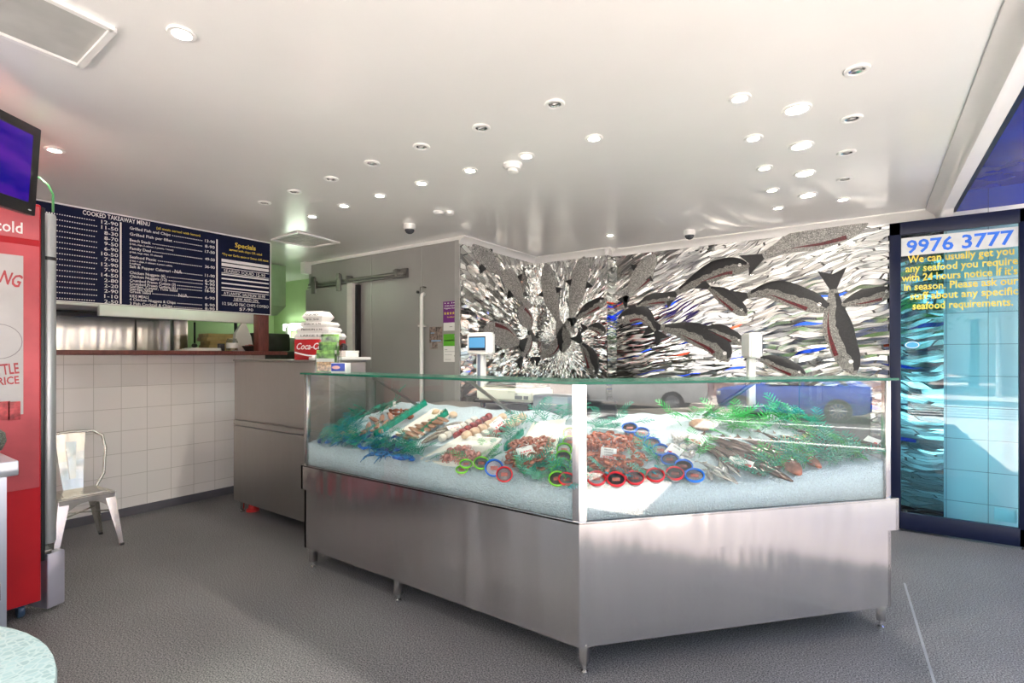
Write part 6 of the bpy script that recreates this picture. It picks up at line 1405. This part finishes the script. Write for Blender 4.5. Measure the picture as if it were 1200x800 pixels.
# corner nearest the view is v->u edge; frame runs to the upper left
A0 = v; A1 = u; dirn = (Vector((on_z(0, 37, H).x, on_z(0, 37, H).y)) - v).normalized()
B0 = v + dirn * .75; B1 = u + dirn * .75
def strip2(bm, a, b, w, z0_, z1_):
    d = (b - a).normalized(); nn = Vector((-d.y, d.x)) * w / 2; prism(bm, [tuple(a - nn), tuple(b - nn), tuple(b + nn), tuple(a + nn)], z0_, z1_)
bm = NB()
for a, b in ((A0, B0), (A1, B1), (A0, A1), (B0, B1)): strip2(bm, a, b, .022, H - .016, H)
obj('hatch_frame', bm, trim_white, HT, world=True, sm=False)
bm = NB(); prism(bm, [tuple(A0), tuple(A1), tuple(B1), tuple(B0)], H - .005, H - .001); obj('hatch_panel', bm, mat('grey plaster panel', (.46, .46, .44), .7, var=.1, scale=6), HT, world=True, sm=False)
VT = thing('ceiling_vent', 'flat white ceiling vent frame near the menu board', 'vent', (-4.8, 3.15, H))
bm = NB()
for (a, b) in (((-5.08, 2.92), (-4.55, 2.88)), ((-4.55, 2.88), (-4.62, 3.40)), ((-4.62, 3.40), (-5.10, 3.36)), ((-5.10, 3.36), (-5.08, 2.92))): strip2(bm, Vector(a), Vector(b), .025, H - .014, H)
obj('vent_frame', bm, trim_white, VT, world=True, sm=False)
bm = NB()
for i in range(9): strip2(bm, Vector((-5.05, 2.96 + .045 * i)), Vector((-4.60, 2.94 + .045 * i)), .03, H - .006, H - .002)
obj('vent_slats', bm, mat('off white slats', (.62, .62, .58), .5), VT, world=True, sm=False)

# ================================================================== GLASS DOOR
YD = 5.30
DX0, DX1 = 0.130, 0.985
D1 = thing('door_1', 'tall navy framed glass shopfront door with blue phone number and yellow lettering', 'door', (.56, YD, 0)); D1['kind'] = 'structure'
bm = NB(); rbox(bm, DX0, DX0 + .075, YD, YD + .045, .02, 2.545, .004); rbox(bm, DX1 - .075, DX1, YD, YD + .045, .02, 2.545, .004); rbox(bm, DX0, DX1, YD, YD + .045, 2.44, 2.545, .004); rbox(bm, DX0, DX1, YD, YD + .045, .02, .155, .004)
obj('frame', bm, navy_frame, D1, world=True)
bm = NB(); box(bm, DX0 + .07, DX1 - .07, YD + .018, YD + .026, .15, 2.445); obj('pane', bm, door_glass, D1, world=True, sm=False)
yt = YD + .0175
a_ = on_y(1055, 279.5, yt); b_ = on_y(1055, 300.5, yt)
bm = NB(); box(bm, DX0 + .078, DX1 - .078, yt - .0008, yt, b_.z, a_.z); obj('number_strip', bm, mat('frosted white film', (.62, .66, .66), .5), D1, world=True, sm=False)
bm = NB(); l_ = on_y(1062, 297, yt - .001); r_ = on_y(1188, 297, yt - .001); text(bm, '9976 3777', .148, face_M((l_.x, yt - .001, b_.z + .022), (1, 0, 0), (0, 0, 1)), .022, 'LEFT', r_.x - l_.x); obj('phone_number', bm, blue_ink, D1, world=True, sm=False)
bm = NB()
for s, lx, rx, py in (('We can usually get you', 1064, 1189, 308), ('any seafood you require', 1061, 1193, 319), ("with 24 hours notice if it's", 1057, 1199, 330), ('in season. Please ask our', 1059, 1195, 340.5), ('staff about any specific', 1066, 1194, 351), ('seafood requirements.', 1069, 1187, 362.5)):
    L_ = on_y(lx, py, yt - .001); R_ = on_y(rx, py - 13, yt - .001); zL = on_y(lx, py, yt).z; text(bm, s, .083, face_M((L_.x, yt - .001, zL), (1, 0, 0), (0, 0, 1)), .018, 'LEFT', min(R_.x, DX1 - .08) - L_.x)
obj('yellow_lettering', bm, yellow_ink, D1, world=True, sm=False)
c_ = on_y(1069, 404, yt); bm = NB(); lathe(bm, [(0, 0), (.052, 0), (.052, .001), (0, .001)], 28, face_M((c_.x, yt, c_.z), (1, 0, 0), (0, 0, 1)) @ Matrix.Diagonal((1, .58, 1, 1))); ov = obj('oval_sticker', bm, mat('sky blue sticker', (.05, .35, .62), .4), D1, world=True)
bm = NB(); lathe(bm, [(.040, .001), (.045, .001), (.045, .0018), (.040, .0018)], 28, face_M((c_.x, yt, c_.z), (1, 0, 0), (0, 0, 1)) @ Matrix.Diagonal((1, .58, 1, 1))); text(bm, 'open', .03, face_M((c_.x, yt - .0012, c_.z - .008), (1, 0, 0), (0, 0, 1)), .01, 'CENTER', .05) if False else None; obj('sticker_line', bm, white_ink, ov, world=True)
c0 = on_y(1176, 607, yt); bm = NB(); rbox(bm, c0.x - .05, c0.x + .075, YD + .03, YD + .036, c0.z - .03, c0.z + .07, .002); obj('taped_paper', bm, white_card, D1, world=True)
bm = NB(); lathe(bm, [(0, 0), (.018, 0), (.018, .022), (0, .022)], 10, Matrix.Translation((DX0 + .04, YD + .022, 0))); lathe(bm, [(0, 0), (.018, 0), (.018, .022), (0, .022)], 10, Matrix.Translation((DX1 - .04, YD + .022, 0))); obj('pivot', bm, steel_dark, D1, world=True)
# ================================================================== STREET OUTSIDE
ZR = -0.40
bm = NB(); box(bm, 1.05, 2.9, -3.6, 40, -.25, -.03); box(bm, .66, 1.05, -3.6, 2.6, -.25, -.03); box(bm, -30, 2.9, -5.4, -3.6, -.25, -.03); struct('footpath', bm, concrete)
bm = NB(); box(bm, 2.9, 5.2, -5.4, 40, -.38, -.2); struct('road_shoulder', bm, asphalt)
bm = NB(); box(bm, -60, 60, -60, 60, ZR - .3, ZR); struct('road', bm, asphalt)
bm = NB(); box(bm, 15.6, 60, -60, 60, ZR, ZR + .14); struct('footpath_far', bm, concrete)
bm = NB(); box(bm, -30, 6.0, -60, -15.2, ZR, ZR + .14); struct('footpath_side', bm, concrete)
bm = NB()
for i in range(9): box(bm, -1.5, 5.5, -6.4 - .95 * i, -5.95 - .95 * i, ZR, ZR + .012)
struct('zebra_crossing', bm, line_white)
bm = NB()
for x in (9.0, 12.2): box(bm, x, x + .18, -9, 40, ZR, ZR + .012)
for i in range(7): box(bm, 10.4, 12.0, -6 + 1.1 * i, -5.5 + 1.1 * i, ZR, ZR + .011)
struct('road_lines', bm, line_white)
bm = NB(); box(bm, 19.5, 19.8, -40, 45, ZR, ZR + 1.0); struct('wall_street_garden', bm, mat('dusky pink brick', (.42, .27, .25), .8, var=.15))
def loft_body(sections):
    """sections: list of (x, [(halfwidth, z)...])"""
    bm = NB(); rows = []
    for x, pr in sections:
        rows.append([bm.verts.new((x, -w, z)) for w, z in pr] + [bm.verts.new((x, w, z)) for w, z in reversed(pr)])
    k = len(rows[0])
    for a, b in zip(rows, rows[1:]):
        for j in range(k): bm.faces.new((a[j], a[(j + 1) % k], b[(j + 1) % k], b[j]))
    bm.faces.new(rows[0][::-1]); bm.faces.new(rows[-1]); return bm
tyre = mat('tyre rubber', (.02, .02, .02), .8); alloy = mat('alloy wheel', (.55, .56, .57), .3, .8); car_glass = mat('car window', (.03, .04, .05), .05)
def wheel(root, x, y, r, w=.2):
    M = Matrix.Translation((x, y, r)) @ Matrix.Rotation(PI / 2, 4, 'X')
    bm = NB(); lathe(bm, [(r * .62, -w / 2), (r * .94, -w / 2), (r, -w * .35), (r, w * .35), (r * .94, w / 2), (r * .62, w / 2), (r * .62, -w / 2)], 28, M); wo = obj('wheel', bm, tyre, root)
    bm = NB()
    s = 1 if y > 0 else -1
    for k in range(10):
        a = 2 * PI * k / 10; tube(bm, [M @ Vector((.03 * math.cos(a), .03 * math.sin(a), -s * w * .42)), M @ Vector((r * .6 * math.cos(a), r * .6 * math.sin(a), -s * w * .46))], [.028, .02], 6)
    lathe(bm, [(r * .58, -w * .48), (r * .64, -w * .5), (r * .64, w * .5), (r * .58, w * .48)], 28, M); lathe(bm, [(0, -w * .46), (.06, -w * .46), (.06, w * .46), (0, w * .46)], 14, M); obj('alloy_rim', bm, alloy, wo)
def car(name, label, cat, loc, rz, paint, kind, group=None):
    t = thing(name, label, cat, loc, rz, group)
    if kind == 'hatch':
        S = [(-1.95, [(.62, .35), (.72, .55), (.70, .75), (.55, .80)]), (-1.75, [(.80, .22), (.86, .5), (.84, .80), (.66, .86)]), (-1.0, [(.84, .20), (.88, .5), (.86, .88), (.70, .95)]), (-.75, [(.84, .20), (.88, .5), (.86, .92), (.68, .99)]), (-.1, [(.84, .2), (.88, .5), (.86, .94), (.56, 1.42)]),
             (.7, [(.84, .2), (.88, .5), (.86, .96), (.58, 1.47)]), (1.35, [(.84, .2), (.88, .5), (.85, .98), (.56, 1.38)]), (1.80, [(.82, .25), (.86, .5), (.82, 1.0), (.62, 1.06)]), (1.98, [(.70, .35), (.76, .5), (.74, .9), (.60, .95)])]
        obj('body', loft_body(S), paint, t, ang=50)
        bm = NB()
        for s in (-1, 1):
            addv(bm, [(-.62, s * .845, .985), (.35, s * .85, .995), (.35, s * .63, 1.39), (-.12, s * .63, 1.36)], [(0, 1, 2, 3)]); addv(bm, [(.42, s * .85, .995), (1.45, s * .82, 1.02), (1.25, s * .635, 1.34), (.42, s * .63, 1.39)], [(0, 1, 2, 3)])
        addv(bm, [(-.74, -.64, 1.01), (-.74, .64, 1.01), (-.14, .53, 1.41), (-.14, -.53, 1.41)], [(0, 1, 2, 3)]); bmesh.ops.solidify(bm, geom=bm.faces[:], thickness=.015); obj('windows', bm, car_glass, t, sm=False)
        bm = NB()
        for s in (-1, 1): rbox(bm, -1.93, -1.72, s * .66 - .14, s * .66 + .14, .62, .76, .03)
        obj('headlights', bm, white_plastic, t)
        bm = NB()
        for s in (-1, 1): rbox(bm, 1.83, 1.97, s * .64 - .1, s * .64 + .1, .72, .92, .03)
        obj('tail_lights', bm, mat('tail light red', (.4, .01, .01), .2), t); wx = (-1.22, 1.22); r = .33; wy = .80
    else:
        S = [(-2.5, [(.72, .35), (.82, .55), (.80, .85), (.62, .92)]), (-2.2, [(.86, .3), (.90, .6), (.88, .98), (.72, 1.05)]), (-1.25, [(.88, .3), (.92, .6), (.90, 1.05), (.74, 1.12)]), (-.65, [(.88, .3), (.92, .6), (.9, 1.08), (.62, 1.72)]), (.35, [(.88, .3), (.92, .6), (.9, 1.08), (.62, 1.76)]), (.55, [(.88, .3), (.92, .6), (.9, 1.05), (.70, 1.10)]), (2.5, [(.86, .4), (.9, .6), (.9, 1.02), (.82, 1.04)])]
        obj('body', loft_body(S), paint, t, ang=40)
        bm = NB()
        for s in (-1, 1): addv(bm, [(-1.0, s * .87, 1.13), (.34, s * .88, 1.13), (.30, s * .66, 1.66), (-.62, s * .66, 1.64)], [(0, 1, 2, 3)])
        bmesh.ops.solidify(bm, geom=bm.faces[:], thickness=.015); obj('windows', bm, car_glass, t, sm=False)
        bm = NB()
        for s in (-1, 1): rbox(bm, 2.42, 2.52, s * .82 - .06, s * .82 + .06, .7, 1.0, .02)
        obj('tail_lights', bm, mat('tail light red', (.4, .01, .01), .2), t)
        bm = NB(); rbox(bm, .62, 2.46, -.84, .84, 1.03, 1.06, .01); obj('tray_cover', bm, black_plastic, t); wx = (-1.6, 1.45); r = .36; wy = .83
    for x in wx:
        for s in (-1, 1): wheel(t, x, s * wy, r)
    return t
blue_paint = mat('blue car paint', (.015, .10, .55), .15, var=.05, spec=.8); white_car = mat('white car paint', (.75, .75, .74), .2, var=.03); silver_car = mat('silver car paint', (.42, .43, .44), .2, .6); dark_car = mat('dark grey car paint', (.06, .065, .07), .2)
car('car', 'bright blue hatchback parked across the street, mirrored in the right glass', 'car', (14.2, 2.75, ZR), math.radians(95), blue_paint, 'hatch', 'parked vehicles')
car('car', 'white utility truck parked across the street, mirrored near the corner post', 'truck', (14.15, -2.0, ZR), math.radians(88), white_car, 'ute', 'parked vehicles')
car('car', 'silver hatchback parked far down the side street', 'car', (1.2, -27, ZR + .14), math.radians(10), silver_car, 'hatch', 'parked vehicles')
car('car', 'dark hatchback parked far down the street near the sign', 'car', (8.6, -25, ZR), math.radians(80), dark_car, 'hatch', 'parked vehicles')
SG = thing('street_sign', 'pole sign reading CAR PARK across the side street', 'sign', (4.2, -17.3, ZR + .14))
bm = NB(); lathe(bm, [(0, 0), (.09, 0), (.09, 4.9), (0, 4.9)], 16); obj('sign_pole', bm, white_plastic, SG)
bm = NB(); rbox(bm, -.95, .95, -.05, .11, 3.2, 4.85, .03); sb = obj('sign_board', bm, trim_white, SG)
def stext(bm, s, x, z, size, bold=.01): text(bm, s, size, face_M((x, .112, z), (-1, 0, 0), (0, 0, 1)), bold, 'CENTER')
bm = NB(); stext(bm, 'COUNCIL', 0, 3.72, .27) if False else None; stext(bm, 'CAR PARK', 0, 3.42, .32); obj('sign_lettering', bm, mat('charcoal lettering', (.05, .05, .06), .5), sb, sm=False)
bm = NB(); box(bm, .1, .75, .11, .125, 4.0, 4.6); lathe(bm, [(.17, .11), (.25, .11), (.25, .125), (.17, .125)], 24, Matrix.Translation((-.45, 0, 4.3)) @ Matrix.Rotation(-PI / 2, 4, 'X')); obj('blue_symbols', bm, blue_ink, sb)
bm = NB(); text(bm, 'P', .5, face_M((.42, .127, 4.12), (-1, 0, 0), (0, 0, 1)), .02, 'CENTER'); obj('parking_letter', bm, white_ink, sb, sm=False)
# fence of thin posts across the street
FN = thing('street_fence', 'white wire fence along the far footpath, mirrored in the glass', 'fence', (16.6, 0, ZR + .14))
bm = NB()
for z in (.15, .5, .85, 1.1): tube(bm, [(0, -14, z), (0, 16, z)], .015, 5)
obj('wires', bm, alloy, FN)
for i in range(13):
    bm = NB(); lathe(bm, [(0, 0), (.05, 0), (.05, 1.2), (0, 1.2)], 8, Matrix.Translation((0, -14 + 2.5 * i, 0))); obj('fence_post', bm, white_plastic, FN)
# trees
def tree(x, y, h, r, label, seed, z0_):
    rnd = random.Random(seed); t = thing('street_tree', label, 'tree', (x, y, z0_), 0, 'street trees mirrored in the door glass')
    bm = NB(); tube(bm, [(0, 0, 0), (.05, .02, h * .3), (-.05, .05, h * .55), (0, 0, h * .8)], [.22, .17, .12, .05], 10)
    for k in range(5): a = 1.3 * k; tube(bm, [(0, .02, h * (.35 + .07 * k)), (math.cos(a) * r * .35, math.sin(a) * r * .35, h * (.5 + .06 * k)), (math.cos(a) * r * .7, math.sin(a) * r * .7, h * (.6 + .06 * k))], [.08, .05, .02], 6)
    obj('trunk', bm, bark_m, t)
    bm = NB()
    for i in range(2600):
        th = rnd.uniform(0, 2 * PI); u_ = rnd.uniform(-1, 1); rr = r * rnd.uniform(.45, 1) * (1 + .25 * math.sin(3 * th + seed) * math.cos(4 * u_))
        c = Vector((rr * math.cos(th) * math.sqrt(1 - u_ * u_), rr * math.sin(th) * math.sqrt(1 - u_ * u_), h * .72 + rr * .8 * u_)); s = rnd.uniform(.14, .26)
        d1_ = Vector((rnd.uniform(-1, 1), rnd.uniform(-1, 1), rnd.uniform(-1, 1))).normalized(); d2_ = d1_.cross(Vector((rnd.uniform(-1, 1), rnd.uniform(-1, 1), rnd.uniform(-1, 1)))).normalized()
        addv(bm, [c - d1_ * s, c + d2_ * s * .5, c + d1_ * s, c - d2_ * s * .5], [(0, 1, 2, 3)])
    obj('crown', bm, leaf_m, t, sm=False)
for i, (x, y, h, r, lb) in enumerate(((2.0, -20.5, 8, 3.2, 'broad green street tree left of the car park sign'), (7.2, -22, 9, 3.4, 'broad green street tree right of the car park sign'), (-2.5, -19, 7.5, 3.0, 'green street tree at the end of the side street'), (17.8, 9.5, 8, 3.0, 'green street tree beyond the far footpath opposite the door'), (18.2, -9.0, 8, 3.0, 'green street tree beyond the white utility truck'), (12.5, -27, 9, 3.6, 'green street tree far down the main street'), (4.4, -25, 9.5, 3.8, 'tall green street tree behind the car park sign'), (0.2, -23.5, 9, 3.6, 'tall green street tree behind the silver hatchback'))):
    tree(x, y, h, r, lb, i, ZR + .14)
def building(name, label, x0, x1, y0, y1, h, m, face):
    t = thing(name, label, 'building', ((x0 + x1) / 2, (y0 + y1) / 2, ZR + .14), 0, 'buildings across the street'); Z0 = ZR + .14
    bm = NB(); box(bm, x0, x1, y0, y1, Z0, Z0 + h); obj('walls', bm, m, t, world=True, sm=False)
    bm = NB(); rbox(bm, x0 - .3, x1 + .3, y0 - .3, y1 + .3, Z0 + h, Z0 + h + .3, .05); obj('roof', bm, grey_paint, t, world=True)
    for k in range(3):
        for l in range(2):
            if face == '-x':
                c = y0 + (y1 - y0) * (k + .5) / 3; bm = NB(); rbox(bm, x0 - .05, x0 + .05, c - .9, c + .9, Z0 + 1 + 3 * l, Z0 + 2.6 + 3 * l, .02)
            else:
                c = x0 + (x1 - x0) * (k + .5) / 3; bm = NB(); rbox(bm, c - .9, c + .9, y1 - .05, y1 + .05, Z0 + 1 + 3 * l, Z0 + 2.6 + 3 * l, .02)
            obj('window', bm, car_glass, t, world=True)
building('shop_building', 'cream two storey building opposite the shop front', 24, 32, -4, 10, 6.5, mat('cream wall', (.55, .50, .42), .8), '-x')
building('shop_building', 'white two storey building opposite, further along the street', 24, 32, 11, 24, 7, mat('white wall', (.66, .65, .62), .8), '-x')
building('shop_building', 'red brick building opposite, behind the white utility truck', 24, 32, -20, -5, 6, mat('red brick wall', (.36, .17, .12), .8, var=.2), '-x')
building('shop_building', 'grey building across the side street behind the trees', -14, 4, -41, -31.5, 7, mat('grey wall', (.42, .43, .45), .8), '+y')

# ================================================================== LIGHT, WORLD, CAMERA
sun = bpy.data.lights.new('sun', 'SUN'); sun.energy = 23.0; sun.angle = math.radians(.6); sun.color = (1, .95, .87)
so = bpy.data.objects.new('sun', sun); col.objects.link(so); so.rotation_euler = Vector((0.24, -0.05, -0.97)).to_track_quat('-Z', 'Y').to_euler()
w = bpy.data.worlds.new('sky'); scene.world = w; w.use_nodes = True; nt = w.node_tree
bg = nt.nodes['Background']; sky = nt.nodes.new('ShaderNodeTexSky'); sky.sky_type = 'NISHITA'; sky.sun_disc = False; sky.sun_elevation = math.radians(68); sky.sun_rotation = math.radians(255); sky.air_density = 1.0; sky.dust_density = 1.5
hz = nt.nodes.new('ShaderNodeMix'); hz.data_type = 'RGBA'; hz.inputs['Factor'].default_value = 0.55; hz.inputs['B'].default_value = (2.6, 2.55, 2.45, 1); nt.links.new(sky.outputs[0], hz.inputs['A']); nt.links.new(hz.outputs['Result'], bg.inputs['Color']); bg.inputs['Strength'].default_value = 0.42
# fluorescent lamps of the kitchen
ld = bpy.data.lights.new('kitchen_tube', 'AREA'); ld.shape = 'RECTANGLE'; ld.size = 1.2; ld.size_y = .15; ld.energy = 110; ld.color = (.82, 1, .74)
KL = thing('kitchen_ceiling_light', 'fluorescent ceiling batten in the kitchen', 'light', (-6.6, 3.0, H))
bm = NB(); rbox(bm, -.07, .07, -.62, .62, -.05, -.001, .01); obj('batten_housing', bm, white_plastic, KL)
lo = bpy.data.objects.new('kitchen_tube', ld); col.objects.link(lo); lo.parent = KL; lo.location = (0, 0, -.06); lo.rotation_euler = (0, 0, PI / 2)
# daylight portals at the two open shop fronts help the sampler find the sky
def portal(loc, rot, sx, sy):
    l = bpy.data.lights.new('sky_opening', 'AREA'); l.shape = 'RECTANGLE'; l.size = sx; l.size_y = sy; l.cycles.is_portal = True
    o = bpy.data.objects.new('sky_opening', l); col.objects.link(o); o.location = loc; o.rotation_euler = rot
portal((XO + .08, .9, 1.3), (0, PI / 2, 0), 2.6, 9.0)
portal((-1.5, -3.66, 1.3), (-PI / 2, 0, 0), 5.5, 2.5)

cd = bpy.data.cameras.new('camera'); cam = bpy.data.objects.new('camera', cd); col.objects.link(cam)
cam.location = (0, 0, EYE); cam.rotation_euler = (PI / 2, 0, YAW); cd.sensor_width = 36; cd.lens = 18; cd.shift_y = 16 / 1200; cd.clip_start = .05; cd.clip_end = 300
scene.camera = cam
bpy.data.objects.remove(_to)
vs = scene.view_settings; vs.view_transform = 'Standard'; vs.look = 'None'; vs.gamma = 1; vs.use_curve_mapping = False; vs.exposure = 1.25
cy = scene.cycles; cy.max_bounces = 10; cy.diffuse_bounces = 8; cy.glossy_bounces = 5; cy.transparent_max_bounces = 16; cy.transmission_bounces = 6; cy.sample_clamp_indirect = 6; cy.caustics_reflective = False; cy.caustics_refractive = False
